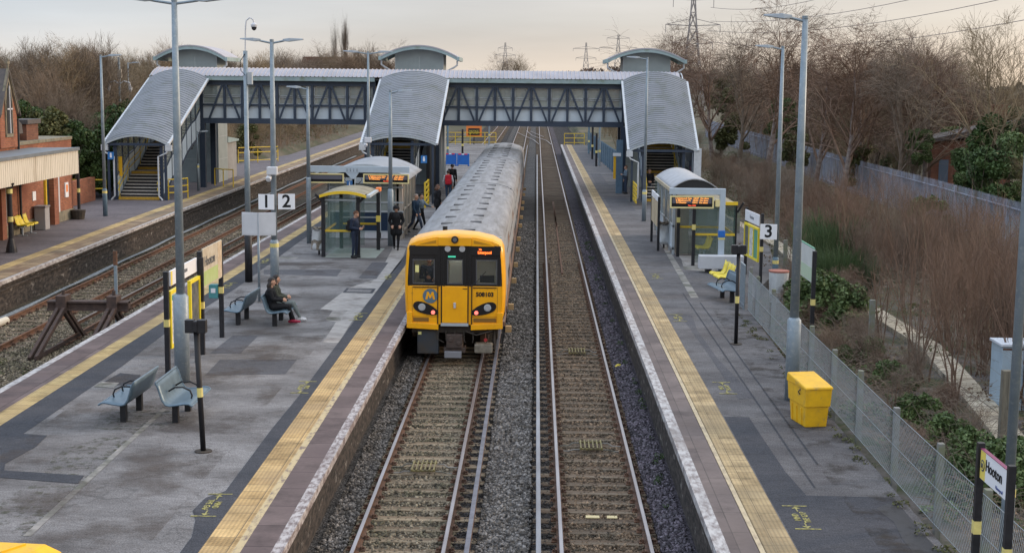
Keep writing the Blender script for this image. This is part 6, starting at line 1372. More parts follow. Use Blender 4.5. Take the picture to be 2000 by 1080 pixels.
# local frame: wall face at x=0, +x towards the track, y along the platform (0 at Y 56.9)
LY = 11.8; SY = -16
MB().box(-9, 0, SY, LY, 0, 3.82).build('wall', brick, sb)
MB().box(-9.05, .05, 4.4, LY+.05, 3.82, 3.97).build('parapet_cap', stone, sb, bevel=.02)
MB().box(0.0, .06, SY, 7.75, .0, .5).box(0, .07, 9.0, LY, 0, .5).build('stone_plinth', stone, sb, bevel=.02)
# gabled cross wing rising above the canopy
def gable(y0, y1, zt, xw=0.12, name='gable_wall'):
    ym = (y0+y1)/2
    g_ = MB().prism([(y0, 3.8), (y1, 3.8), (y1, 5.4), (ym, zt), (y0, 5.4)], 'x', -7, xw); o = g_.build(name, brick, sb)
    rf = MB()
    for s, ye in ((-1, y0), (1, y1)):
        a = Vector((0, ym, zt+.12)); b_ = Vector((0, ye+s*.2, 5.4-.32+.12)); 
        rf.add([(xw+.12, a.y, a.z), (xw+.12, b_.y, b_.z), (-7, b_.y, b_.z), (-7, a.y, a.z), (xw+.12, a.y, a.z-.12), (xw+.12, b_.y, b_.z-.12), (-7, b_.y, b_.z-.12), (-7, a.y, a.z-.12)], [(0, 1, 2, 3), (7, 6, 5, 4), (0, 4, 5, 1), (1, 5, 6, 2), (2, 6, 7, 3), (3, 7, 4, 0)])
    rf.build('gable_roof', slate, o)
    MB().prism([(y0-.02, 5.2), (ym, zt-.05), (y1+.02, 5.2), (y1+.02, 5.45), (ym, zt+.18), (y0-.02, 5.45)], 'x', xw, xw+.1).build('stone_coping', stone, o)
    yw = ym; wd = .3
    arch = [(yw-wd, 4.4), (yw+wd, 4.4), (yw+wd, 5.7), (yw+wd*.6, 6.2), (yw, 6.55), (yw-wd*.6, 6.2), (yw-wd, 5.7)]
    arch2 = [(yw+(a-yw)*1.35, 4.25 if b_ < 4.5 else 4.4+(b_-4.4)*1.12) for a, b_ in arch]
    MB().prism(arch2, 'x', xw, xw+.05).build('window_surround', stone, o); MB().prism(arch, 'x', xw+.051, xw+.07).build('window_pane', dark_in, o); MB().box(xw+.07, xw+.1, yw-.03, yw+.03, 4.4, 6.4).box(xw+.07, xw+.1, yw-wd, yw+wd, 5.4, 5.46).build('window_bar', white, o)
    MB().tube([(xw+.05, ym, zt+.15), (xw+.05, ym, zt+.55)], .05, 6).box(xw, xw+.1, ym-.15, ym+.15, zt+.32, zt+.42).build('finial', stone, o)
gable(2.4, 4.35, 7.0)
MB().box(-7, .02, -10, 2.4, 3.8, 5.3).build('upper_wall', brick, sb)
MB().prism([(4.35, 4.3), (6.2, 4.3), (6.1, 4.7), (4.35, 5.5)], 'x', -6, -.3).build('side_roof', slate, sb); MB().box(-.9, -.25, 6.5, 8.0, 3.95, 4.7).build('chimney_stack', brick_d, sb); MB().box(-1.0, -.15, 6.4, 8.1, 4.7, 4.9).build('chimney_cap', slate, sb)
MB().prism([(-14, 5.3), (2.3, 5.3), (2.3, 6.6), (-14, 6.6)], 'x', -6, -3).build('rear_roof', slate, sb)
MB().tube([(.1, 4.5, 0), (.1, 4.5, 5.0)], .06, 8).build('rain_pipe', black, sb)
# doors, windows, posters on the front wall
def wallbox(y0, y1, z0, z1, m, name, proud=.03, lab=None): 
    o = MB().box(0, proud, y0, y1, z0, z1).build(name, m, sb); 
    if lab: o['label'] = lab
    return o
wallbox(7.75, 7.87, 0, 2.6, yel, 'door_jamb', .1, 'yellow painted door jamb'); wallbox(7.87, 8.4, 0, 2.6, dark_in, 'doorway', .015); wallbox(9.1, 9.75, .4, 2.2, white, 'white_panel', .06); wallbox(10.6, 11.05, 1.1, 1.8, signw, 'poster', .05); wallbox(10.7, 10.95, 1.35, 1.7, MATS['notice_orange'], 'poster_print', .055)
wallbox(2.9, 3.5, 0.6, 2.5, dark_in, 'window', .02); wallbox(2.75, 2.9, .5, 2.55, white, 'window_frame', .07); wallbox(6.2, 6.6, 1.3, 1.7, signw, 'notice', .04); wallbox(-2.2, -1.5, .6, 2.5, dark_in, 'window', .02)
MB().box(0, .25, 1.9, 2.4, 0, 2.6).box(0, .25, 8.4, 9.0, 0, 2.6).build('brick_pier', brick, sb)
cn = thing('platform_canopy', 'platform canopy with cream boarded valance in front of the brick station building', 'canopy', (-22.5, 56.9, 0), AL)
cx = 2.2; CE = 5.9
cv = MB(); y = SY
while y < CE: cv.box(cx-.02, cx+.02+.012*(int(round(y/.11)) % 2), y, min(y+.11, CE), 2.58, 3.60); y += .11
cv.build('valance', cand, cn); MB().box(cx-.05, cx+.09, SY, CE+.06, 3.60, 3.73).build('lead_flashing', lead, cn); MB().add([(cx+.0, SY, 3.72), (cx, CE+.06, 3.72), (0.06, CE+.06, 3.68), (0.06, SY, 3.68), (cx+.0, SY, 3.62), (cx, CE+.06, 3.62), (0.06, CE+.06, 3.58), (0.06, SY, 3.58)], [(0, 1, 2, 3), (7, 6, 5, 4), (0, 4, 5, 1), (1, 5, 6, 2), (2, 6, 7, 3), (3, 7, 4, 0)]).build('canopy_roof', lead, cn)
MB().box(0, cx, CE-.04, CE+.02, 2.58, 3.58).build('end_valance', cand, cn)
for y in (-2.15, -8.5):
    c_ = MB().tube([(2.1, y, 0), (2.1, y, .15), (2.1, y, .45), (2.1, y, .55), (2.1, y, 2.4), (2.1, y, 2.7)], [.22, .2, .13, .10, .09, .2], 14).build('canopy_column', black, cn, smooth=False); MB().tube([(2.1, y, 1.2), (2.1, y, 1.4)], .112, 14).build('yellow_band', ybnd, c_)
MB().tube([(2.1, -2.15, 2.3), (2.1, -2.15, 2.48)], .12, 12).build('yellow_band', ybnd, cn)
for k_, gp_ in enumerate((G(140, 424), G(155, 426))):
    y = 10 if k_ == 0 else 12
    t = thing('slim_column', 'black column with yellow band near the far corner of the brick building, '+('nearer' if y < 11 else 'farther'), 'post', tuple(gp_)); MB().tube([(0, 0, 0), (0, 0, 3.1)], .075, 10).build('post', black, t); MB().tube([(0, 0, 1.25), (0, 0, 1.45)], .08, 10).build('yellow_band', ybnd, t)
gw = thing('garden_wall', 'low red brick wall with dark coping running on beyond the station building', 'wall', (-25.0, 73, 0)); MB().box(-26.2, -24.6, 71.2, 71.5, -.1, 1.35).box(-24.9, -24.6, 71.5, 79, -.1, 1.3).build('wall', brick, gw, w=True); MB().box(-26.25, -24.55, 71.15, 71.55, 1.35, 1.42).build('coping', stone, gw, w=True)
# ---------------------------------------------------------------- ivy grown brick hut on the right
ht = thing('brick_hut', 'small brick hut with slate lean to roof half buried in ivy beyond the palisade fence', 'hut', (27.4, 95, 0), R(-12)); zt = terr(27.4, 95)
MB().box(-1.2, 3.8, -1, 5, zt-.5, 3.2).build('wall', brick_d, ht); MB().add([(-1.5, -1.3, 3.15), (4.0, -1.3, 3.9), (4.0, 5.2, 3.9), (-1.5, 5.2, 3.15), (-1.5, -1.3, 3.3), (4, -1.3, 4.6), (4, 5.2, 4.6), (-1.5, 5.2, 3.3)], [(0, 3, 2, 1), (4, 5, 6, 7), (0, 1, 5, 4), (1, 2, 6, 5), (2, 3, 7, 6), (3, 0, 4, 7)]).build('roof', slate, ht); MB().box(-.7, -.1, -1.03, -1.0, .5, 2.0).build('door', mat('faded_blue_door', (.10, .13, .18), rough=.7), ht); MB().box(2.5, 3.6, 1, 2, 4.2, 5.6).build('chimney', brick_d, ht)
# ---------------------------------------------------------------- pylons, lines and far houses
pyl = mat('pylon_steel', (.30, .275, .27), rough=.7)
def pylon(label, px, ytop, Y, H, arms, W=7):
    p = D(px, ytop, Y); z1 = p.z; z0 = z1-H; t = thing('electricity_pylon', label, 'pylon', (p.x, Y, z0)); b = MB(); hb = H*.11; th = .13 if Y < 400 else Y*.00019
    L = 9
    def half(v): return hb*(1-v)**1.3+.35
    for (sx, sy) in ((1, 1), (1, -1), (-1, 1), (-1, -1)):
        for k in range(L): a, c = k/L, (k+1)/L; b.beam((sx*half(a), sy*half(a), a*H), (sx*half(c), sy*half(c), c*H), th*1.5, th*1.5)
    for k in range(L):
        a, c = k/L, (k+1)/L; ha, hc = half(a), half(c)
        for s in (-1, 1):
            b.beam((-ha, s*ha, a*H), (hc, s*hc, c*H), th, th).beam((ha, s*ha, a*H), (-hc, s*hc, c*H), th, th).beam((s*ha, -ha, a*H), (s*hc, hc, c*H), th, th); b.beam((-hc, s*hc, c*H), (hc, s*hc, c*H), th, th)
    b.build('lattice', pyl, t); 
    for v, wd in arms:
        a = MB()
        for s in (-1, 1):
            a.beam((0, 0, v*H), (s*wd, 0, v*H+.3), th*1.4, th*1.4).beam((s*half(v), 0, (v+.045)*H), (s*wd, 0, v*H+.3), th, th).beam((s*wd, 0, v*H+.3), (s*wd, 0, v*H-1.6), th, th)
        a.build('crossarm', pyl, t)
    return p.x, Y, z0, H, arms
P1 = pylon('big lattice pylon rising above the trees at the upper right', 1355, -8, 330, 34, ((.68, 4.6), (.80, 6.2), (.97, 4.6)))
P2 = pylon('small distant pylon above the footbridge left of centre', 987, 84, 900, 36, ((.66, 5), (.78, 6.5), (.9, 4.5)))
P3 = pylon('faint distant pylon between the two centre lift towers', 1145, 84, 1000, 36, ((.7, 7), (.88, 9)))
P4 = pylon('distant pylon with wide arms left of the right lift tower', 1208, 68, 760, 36, ((.80, 10), (.94, 6)))
ln = thing('power_lines', 'thin sagging power lines crossing the sky at the upper right', 'power line', (30, 200, 25)); b = MB(); wirem = mat('power_wire', (.22, .18, .18), rough=.8)
for (px0, py0, Y0), (px1, py1, Y1) in [((1388, 42, 330), (2080, -80, 180)), ((1388, 15, 330), (1800, -70, 200)), ((1390, 82, 330), (2100, 20, 170)), ((1375, 42, 330), (2100, 36, 150))][:3]+[((1380, 60, 330), (2100, -35, 175))]:
    A = D(px0, py0, Y0); B_ = D(px1, py1, Y1); b.tube([A.lerp(B_, k/14)-Vector((0, 0, 4*(k/14)*(1-k/14)*2.5)) for k in range(15)], .045, 4)
    b.build('wire', wirem, ln, w=True); b = MB()
def house(label, px, py, Y, w_, h, roofc):
    p = D(px, py, Y); t = thing('distant_house', label, 'house', (p.x, Y, p.z-h)); MB().box(-w_/2, w_/2, -3, 3, -3, h*.6).build('wall', brick_d, t); MB().prism([(-w_/2-.3, h*.6), (w_/2+.3, h*.6), (w_/2-1, h), (-w_/2+1, h)], 'y', -3.3, 3.3).build('roof', roofc, t)
    MB().box(-w_*.3, -w_*.3+1.2, -3.02, -3, h*.1, h*.4).box(w_*.2, w_*.2+1.2, -3.02, -3, h*.1, h*.4).build('window', white, t)
house('red roofed house on the skyline left of the poplars', 640, 112, 330, 12, 7, mat('red_tiles', (.16, .06, .045), (.11, .05, .04), s=4, rough=.9))
house('pale roofed low building behind the camera mast', 188, 160, 240, 12, 5, mat('pale_sheet', (.45, .5, .55), rough=.6)); house('white van coloured building seen under the left span', 450, 250, 175, 7, 3.5, MATS['pale_sheet'])
# ---------------------------------------------------------------- people
def cmat(name, c, rough=.85): return mat(name, c, tuple(v*.7 for v in c), s=18, rough=rough, bump=.3, bs=50)
SKIN = mat('skin', (.52, .30, .21), rough=.55); EYE = mat('eyes', (.03, .02, .02), rough=.3); LIP = mat('lips', (.35, .12, .10), rough=.5)
def person(label, loc, rz, P, C, hair=None, coat=0, s=1.0, hood=False, bulk=1.0, cat='person'):
    """local frame: faces -Y, feet at z 0. P gives joint positions, C the materials (top, legs, shoe, hair)"""
    J = dict(pel=(0, 0, .96), chest=(0, 0, 1.28), neck=(0, .0, 1.47), head=(0, -.02, 1.63), shL=(.185, 0, 1.41), shR=(-.185, 0, 1.41), elL=(.24, .02, 1.13), elR=(-.24, .02, 1.13),
             wrL=(.24, -.06, .90), wrR=(-.24, -.06, .90), hipL=(.095, 0, .92), hipR=(-.095, 0, .92), knL=(.11, -.02, .50), knR=(-.11, -.02, .50), anL=(.12, .02, .09), anR=(-.12, .02, .09), look=(0, -1, 0), handL=None, handR=None, footL=None, footR=None)
    J.update(P); V = {k: (Vector(v) if v is not None else None) for k, v in J.items()}
    prim = []                                  # (a, b, ra, rb, zone)
    T, Lg, Sh, Sk, Ey, Lp = 0, 1, 2, 3, 4, 5; k = bulk
    def cap(a, b, ra, rb, z): prim.append((Vector(a), Vector(b), ra, rb, z))
    cap(V['pel'], V['pel'].lerp(V['chest'], .45), .135*k, .13*k, T if coat else Lg); cap(V['pel'].lerp(V['chest'], .35), V['chest'], .13*k, .155*k, T); cap(V['chest'], V['neck']-Vector((0, 0, .06)), .15*k, .085*k, T)
    for S_ in 'LR':
        sh, el, wr, hp, kn, an = (V[n+S_] for n in ('sh', 'el', 'wr', 'hip', 'kn', 'an'))
        cap(V['chest']+Vector((0, 0, .08)), sh, .10*k, .072*k, T); cap(sh, el, .068*k, .052*k, T); cap(el, wr, .052*k, .04*k, T)
        cap(V['pel'], hp, .12*k, .10, Lg); cap(hp, kn, .095, .062, Lg); cap(kn, an+Vector((0, 0, .03)), .062, .042, Lg)
        if coat:
            e = hp.lerp(kn, coat); cap(hp, e, .115*k, .12*k, T)
        fd = V['foot'+S_] or Vector((0, -1, 0)); fd = fd.normalized(); cap(an+Vector((0, 0, -.03))-fd*.04, an-Vector((0, 0, .045))+fd*.16, .045, .036, Sh); cap(an, an-Vector((0, 0, .045)), .045, .04, Sh)
        hd = V['hand'+S_]; d = (wr-el).normalized(); hd = hd.normalized() if hd else d
        sd_ = hd.cross(Vector((0, 1, .01))); sd_ = sd_.normalized() if sd_.length > .1 else Vector((1, 0, 0)); nrm = sd_.cross(hd).normalized()
        palm = wr+hd*.085
        for q in (-.022, 0, .022): cap(wr+hd*.01+sd_*q*.6, palm+sd_*q, .02, .018, Sk)
        for q, (o, ln) in enumerate(((-.034, .065), (-.012, .08), (.011, .075), (.033, .058))):
            b0 = palm+sd_*o; b1 = b0+hd*ln*.55+nrm*.012; b2 = b1+hd*ln*.35+nrm*.028; cap(b0, b1, .0105, .010, Sk); cap(b1, b2, .010, .009, Sk)
        th = -1 if S_ == 'L' else 1
        t0 = wr+hd*.035+sd_*.03*th; t1 = t0+hd*.035+sd_*.03*th+nrm*.01; cap(t0, t1, .013, .011, Sk); cap(t1, t1+hd*.03+sd_*.004*th, .011, .010, Sk)
    hd = V['head']; lk = V['look'].normalized(); side = lk.cross(Vector((0, 0, 1))).normalized(); upv = side.cross(lk).normalized()
    cap(V['neck']-Vector((0, 0, .04)), hd-upv*.04, .058, .055, Sk)
    cap(hd+upv*.03, hd-upv*.005+lk*.012, .088, .085, Sk); cap(hd-upv*.02+lk*.02, hd-upv*.075+lk*.045, .072, .045, Sk)
    cap(hd+lk*.088+upv*.0, hd+lk*.112-upv*.03, .013, .016, Sk)
    for q in (-1, 1):
        cap(hd+side*q*.083+upv*.01, hd+side*q*.086-upv*.025, .018, .012, Sk); cap(hd+side*q*.033+lk*.087+upv*.008, hd+side*q*.031+lk*.088+upv*.007, .0125, .0125, Ey)
    cap(hd+side*.02+lk*.088-upv*.057, hd-side*.02+lk*.088-upv*.057, .010, .010, Lp)
    b = MB()
    def bead(a, c, ra, rc):
        d = (c-a); L = d.length; d = d.normalized() if L > 1e-5 else Vector((0, 0, 1)); pts = []; rs = []
        for i in range(5): t = math.pi/2*i/4; pts.append(a-d*ra*math.cos(t)); rs.append(max(ra*math.sin(t), .0005))
        for i in range(5): t = math.pi/2*i/4; pts.append(c+d*rc*math.sin(t)); rs.append(max(rc*math.cos(t), .0005))
        b.tube(pts, rs, 10)
    for a, c, ra, rc, z in prim: bead(a, c, ra, rc)
    me = bpy.data.meshes.new('tmp'); me.from_pydata(b.v, [], b.f); bm = bmesh.new(); bm.from_mesh(me); bmesh.ops.recalc_face_normals(bm, faces=bm.faces); bm.to_mesh(me); bm.free()
    o = bpy.data.objects.new('tmp', me); COL.objects.link(o); md = o.modifiers.new('r', 'REMESH'); md.mode = 'VOXEL'; md.voxel_size = .0085
    sm = o.modifiers.new('s', 'SMOOTH'); sm.factor = .5; sm.iterations = 2
    dg = bpy.context.evaluated_depsgraph_get(); m2 = bpy.data.meshes.new_from_object(o.evaluated_get(dg)); bpy.data.objects.remove(o); bpy.data.meshes.remove(me)
    nP = len(m2.polygons); cen = np.empty(nP*3); m2.polygons.foreach_get('center', cen); cen = cen.reshape(-1, 3); best = np.full(nP, 1e9); idx = np.zeros(nP, int)
    for a, c, ra, rc, z in prim:
        a_ = np.array(a); d = np.array(c)-a_; L2 = max(float(d@d), 1e-9); t = np.clip(((cen-a_)@d)/L2, 0, 1); dist = np.linalg.norm(cen-a_-t[:, None]*d, axis=1)-(ra+(rc-ra)*t)
        m = dist < best; best[m] = dist[m]; idx[m] = z
    m2.materials.clear()
    for m in (C['top'], C['legs'], C['shoe'], SKIN, EYE, LIP): m2.materials.append(m)
    m2.polygons.foreach_set('material_index', idx); m2.polygons.foreach_set('use_smooth', [True]*nP); m2.name = 'person'
    r = bpy.data.objects.new('person', m2); COL.objects.link(r); r.location = loc; r.rotation_euler = (0, 0, rz); r.scale = (s, s, s); tag(r, label, cat)
    # hair or hood
    def cap_mesh(rad, dz, back, low, name, m, long_=0, front=.35):
        g_ = MB(); nu, nv = 20, 12
        def f(u, v):
            a = u*2*math.pi; el = math.pi/2-v*(math.pi*.5+low); c_ = math.cos(a)
            lim = 1.0
            if c_ > .2 and el < front: el = front
            rr = rad*(1+.03*math.sin(a*7+v*9))
            p = hd+upv*(dz+rr*1.03*math.sin(el))+lk*(c_*rr*math.cos(el)*1.04-back)+side*(math.sin(a)*rr*math.cos(el))
            return p
        g_.grid(f, nu, nv)
        g_.build(name, m, r, smooth=True)
        if long_:
            for q in (-1, 0, 1): 
                MB().tube([hd+side*q*.055-lk*.035+upv*.02, hd+side*q*.085-lk*.06-upv*.12, hd+side*q*.10-lk*.055-Vector((0, 0, .24)), hd+side*q*.08-lk*.03-Vector((0, 0, long_))], [.055, .062, .05, .018], 8).build(name, m, r, smooth=True)
    if hood:
        cap_mesh(.128, .0, .02, 1.0, 'hood', C['top'], 0, .05)
    elif C.get('hair'): cap_mesh(.104, .022, .012, .35, 'hair', C['hair'], hair if hair else 0, .42)
    return r
navyc = cmat('navy_cloth', (.022, .032, .06)); blackc = cmat('black_cloth', (.012, .012, .015)); jean = cmat('dark_jeans', (.04, .055, .09)); jean2 = cmat('blue_jeans', (.06, .10, .17)); bluej = cmat('blue_jacket', (.018, .042, .08)); greyb = cmat('grey_blue_jacket', (.16, .21, .26)); khaki = cmat('khaki_top', (.07, .075, .055)); greyc = cmat('grey_cloth', (.17, .20, .20)); wshoe = cmat('white_shoes', (.6, .6, .62), .5); rshoe = cmat('red_shoes', (.38, .02, .06), .5); bshoe = cmat('black_shoes', (.015, .015, .016), .5); red = cmat('red_fabric', (.5, .02, .035)); whitec = cmat('white_sleeves', (.55, .56, .6)); pinkc = cmat('dusky_pink', (.30, .16, .17))
hbrown = mat('brown_hair', (.10, .045, .025), rough=.6); hdark = mat('dark_hair', (.018, .012, .010), rough=.5); hgrey = mat('grey_hair', (.30, .26, .24), rough=.7)
person('man in dark navy jacket and trousers looking down at his phone by the small shelter', tuple(G(693, 504)), R(68), dict(head=(0, -.06, 1.61), look=(0, -1, -.45), elL=(.21, .03, 1.13), elR=(-.21, .03, 1.13), wrL=(.10, -.24, 1.12), wrR=(-.11, -.22, 1.08), handL=(-.35, -1, .15), handR=(.35, -1, .1)), dict(top=navyc, legs=navyc, shoe=bshoe, hair=hbrown), bulk=1.1, s=1.05)
pm = thing('backpack', 'black backpack on the back of the man with the phone', 'backpack', tuple(G(684, 504)+Vector((0, 0, 1.05)))); MB().box(-.10, .10, -.15, .15, 0, .42).build('bag', blackc, pm, bevel=.05); MB().box(-.16, -.09, -.11, .11, .03, .22).build('pocket', blackc, pm, bevel=.03)
ph = thing('mobile_phone', 'phone held by the man in the dark navy jacket', 'phone', tuple(G(693, 504)+Vector((.34, -.12, 1.17)))); MB().box(-.01, .01, -.035, .035, -.06, .07).build('casing', blackc, ph, bevel=.004)
person('hooded person in a long black padded coat walking towards the camera', tuple(G(774, 488)), R(4), dict(elL=(.27, .06, 1.14), elR=(-.27, .06, 1.14), wrL=(.19, -.10, .98), wrR=(-.19, -.10, .98), knL=(.09, -.10, .50), anL=(.07, -.16, .10), knR=(-.09, .02, .49), anR=(-.08, .14, .12), look=(0, -1, -.2)), dict(top=blackc, legs=blackc, shoe=bshoe), coat=.55, hood=True, bulk=1.25, s=1.03)
person('grey haired man in a blue jacket and jeans striding towards the train', tuple(G(812, 458)), R(60), dict(pel=(0, .02, .94), knL=(.10, -.20, .52), anL=(.10, -.30, .10), knR=(-.10, .12, .50), anR=(-.10, .42, .16), elL=(.25, .10, 1.14), wrL=(.26, .0, .92), elR=(-.25, -.06, 1.14), wrR=(-.24, -.18, .95)), dict(top=bluej, legs=jean, shoe=bshoe, hair=hgrey), bulk=1.12, s=1.03)
person('person in a pale blue grey jacket with one arm out, behind the man in blue', tuple(G(822, 452)), R(70), dict(elL=(.25, -.16, 1.22), wrL=(.22, -.42, 1.16), handL=(0, -1, -.1), knL=(.10, -.12, .5), anL=(.1, -.2, .1), knR=(-.1, .1, .5), anR=(-.1, .3, .14)), dict(top=greyb, legs=blackc, shoe=bshoe, hair=hdark), bulk=1.08, s=.98)
pr_ = person('person in white sleeves and jeans carrying a red backpack, walking away', (-4.95, 80.5, 0), R(172), dict(knL=(.1, -.08, .5), anL=(.1, -.12, .1), anR=(-.1, .18, .12), elL=(.27, .03, 1.14), elR=(-.27, .03, 1.14)), dict(top=whitec, legs=jean2, shoe=bshoe, hair=hdark), bulk=1.15, s=1.02)
pm = thing('backpack', 'bright red backpack on the person with white sleeves', 'backpack', (-4.93, 80.24, 1.0)); MB().box(-.19, .19, -.12, .10, 0, .56).build('bag', red, pm, bevel=.08); MB().box(-.13, .13, -.17, -.10, .04, .28).build('pocket', red, pm, bevel=.04)
person('person in black walking beyond the red backpack', (-5.05, 86.0, 0), R(165), dict(knL=(.1, -.08, .5), anL=(.1, -.12, .1), anR=(-.1, .18, .12)), dict(top=blackc, legs=blackc, shoe=bshoe, hair=hdark), bulk=1.15, s=1.04)
person('brown haired person in black coat partly hidden by the train roof', (-4.87, 70.5, 0), R(120), dict(look=(0, -1, -.3)), dict(top=blackc, legs=blackc, shoe=bshoe, hair=hbrown), hair=.2, coat=.5, bulk=1.3, s=.97)
person('man in grey jacket leaning by the navy column on the right platform', tuple(G(1222, 379)), R(-75), dict(elL=(.22, -.05, 1.14), wrL=(.12, -.25, 1.18)), dict(top=greyb, legs=jean, shoe=bshoe, hair=hbrown), bulk=1.1, s=1.0)
person('man in black jacket with white trainers at the foot of the right staircase', tuple(G(1267, 391)), R(10), dict(elL=(.27, .02, 1.15), elR=(-.27, .02, 1.15), wrL=(.12, -.17, 1.02), wrR=(-.12, -.17, 1.02), handL=(-1, -.3, 0), handR=(1, -.3, 0), knL=(.14, -.02, .5), knR=(-.14, -.02, .5), anL=(.17, 0, .09), anR=(-.17, 0, .09)), dict(top=blackc, legs=jean, shoe=wshoe, hair=hdark), bulk=1.15, s=1.05)
# seated pair on the occupied bench: the seat is at 0.43 m and faces +X
SIT = dict(pel=(0, .0, .53), chest=(0, .04, .86), neck=(0, .03, 1.04), head=(0, .0, 1.20), shL=(.17, .04, .98), shR=(-.17, .04, .98), elL=(.20, -.06, .74), elR=(-.20, -.06, .74), wrL=(.08, -.28, .68), wrR=(-.06, -.28, .70), handL=(-.5, -1, -.1), handR=(.5, -1, -.1), hipL=(.09, -.03, .51), hipR=(-.09, -.03, .51), knL=(.10, -.46, .51), knR=(-.08, -.46, .53), anL=(.12, -.50, .10), anR=(-.02, -.60, .14), look=(0, -1, -.12))
person('seated woman with long dark hair, black clothes and red shoes, nearer on the bench', (-7.30, 39.05, 0), R(90), SIT, dict(top=blackc, legs=blackc, shoe=rshoe, hair=hdark), hair=.34, bulk=1.05)
S2 = dict(SIT); S2.update(look=(.35, -1, -.05), anL=(.14, -.62, .10), anR=(-.05, -.66, .10))
person('seated person in khaki top, grey trousers and white shoes, farther one on the bench', (-7.28, 39.62, 0), R(90), S2, dict(top=khaki, legs=greyc, shoe=wshoe, hair=hdark), hair=.2, bulk=1.08)
bg_ = thing('shoulder_bag', 'pale shoulder bag standing on the bench behind the seated pair', 'bag', (-7.48, 40.0, .46)); MB().box(-.12, .14, -.13, .13, 0, .42).build('bag', mat('pale_canvas', (.42, .42, .38), rough=.8), bg_, bevel=.05)
person('train driver in dark suit and blue shirt seen through the left cab window', (-2.98, 39.85, .15), R(20), dict(wrL=(.1, -.25, 1.1), wrR=(-.15, -.25, 1.15)), dict(top=navyc, legs=navyc, shoe=bshoe, hair=hbrown), s=1.0)
# ---------------------------------------------------------------- vegetation
bark = mat('bark_brown', (.18, .135, .10), (.105, .08, .06), s=5, rough=.95); bark_ol = mat('bark_olive', (.28, .215, .135), (.17, .13, .085), s=5, rough=.95)
twig_r = mat('twig_reddish', (.21, .135, .096), (.13, .084, .06), s=3, rough=.95); twig_g = mat('twig_greyish', (.205, .155, .115), (.125, .095, .073), s=3, rough=.95); bark_b = mat('bark_birch', (.30, .25, .22), (.12, .08, .07), s=4, rough=.9)
def leafmat(name, c1, c2):
    m = bpy.data.materials.new(name); m.use_nodes = True; n, L, b = nodes(m); a = n.new('ShaderNodeAttribute'); a.attribute_name = 'rnd'
    mx = n.new('ShaderNodeMix'); mx.data_type = 'RGBA'; mx.inputs[6].default_value = (*c1, 1); mx.inputs[7].default_value = (*c2, 1); L(a.outputs['Fac'], mx.inputs[0]); L(mx.outputs[2], b.inputs['Base Color'])
    b.inputs['Roughness'].default_value = .6; b.inputs['Specular IOR Level'].default_value = .3; return m
lf_dark = leafmat('evergreen_leaf', (.024, .048, .014), (.075, .12, .034)); lf_ivy = leafmat('ivy_leaf', (.045, .075, .025), (.13, .18, .065)); lf_olive = leafmat('olive_leaf', (.05, .06, .02), (.12, .12, .045)); lf_br = leafmat('broom_green', (.035, .065, .025), (.08, .12, .05)); lf_dead = leafmat('dead_leaf', (.09, .055, .03), (.20, .14, .09))

class TB:                                     # fast thin-limb builder
    def __init__(s): s.v = []; s.f = []; s.n = 0
    def limb(s, p, q, r0, r1, sides=3):
        d = q-p; a = d.orthogonal().normalized(); c = d.cross(a).normalized()
        if sides == 2:
            s.v += [p-a*r0, p+a*r0, q+a*r1, q-a*r1]; n = s.n; s.f.append((n, n+1, n+2, n+3)); s.n += 4; return
        for pt, r in ((p, r0), (q, r1)):
            for j in range(sides): t = 2*math.pi*j/sides; s.v.append(pt+(a*math.cos(t)+c*math.sin(t))*r)
        n = s.n
        for j in range(sides): k = (j+1) % sides; s.f.append((n+j, n+k, n+sides+k, n+sides+j))
        s.n += 2*sides
    def mesh(s, name, m):
        me = bpy.data.meshes.new(name); me.from_pydata([tuple(v) for v in s.v], [], s.f); me.materials.append(m); me.update(); return me
def rv(sc=1.0): return Vector((random.gauss(0, sc), random.gauss(0, sc), random.gauss(0, sc)))
def grow(tb, p, d, L, r, lev, maxlev, spread, up, nb, droop=0.0, seg=3, wig=.10, minr=.004, tw=None):
    pts = [p]; rr = r; step = L/seg; pos = p.copy(); dd = d.normalized()
    for i in range(seg):
        dd = (dd+rv(wig)+Vector((0, 0, up*.12 if lev < 2 else up*.06-droop*.12*lev))).normalized(); q = pos+dd*step; r2 = max(r*(1-(i+1)/seg*(.55 if lev < maxlev else .8)), minr*.6)
        tb.limb(pos, q, rr, r2, 6 if lev == 0 else (4 if lev == 1 else (3 if lev < maxlev-1 else 2))); pos = q; rr = r2; pts.append(pos.copy())
    if lev >= maxlev: return
    k = nb[lev]
    for j in range(k):
        t = random.uniform(.28 if lev else .32, 1.0) if j < k-1 else 1.0
        x = t*seg; i = min(int(x), seg-1); b = pts[i].lerp(pts[i+1], x-i)
        ax = dd.orthogonal().normalized(); ax.rotate(Matrix.Rotation(random.uniform(0, 6.283), 3, dd)); an = spread*random.uniform(.6, 1.25)*(.5 if t == 1.0 else 1)
        nd = (dd*math.cos(an)+ax*math.sin(an)).normalized()
        grow(tb, b, nd, L*random.uniform(.45, .72)*(1.0 if lev else .85), max(r*(1-t*.5)*random.uniform(.38, .6), minr), lev+1, maxlev, spread, up, nb, droop, max(2, seg-1), wig, minr, tw)
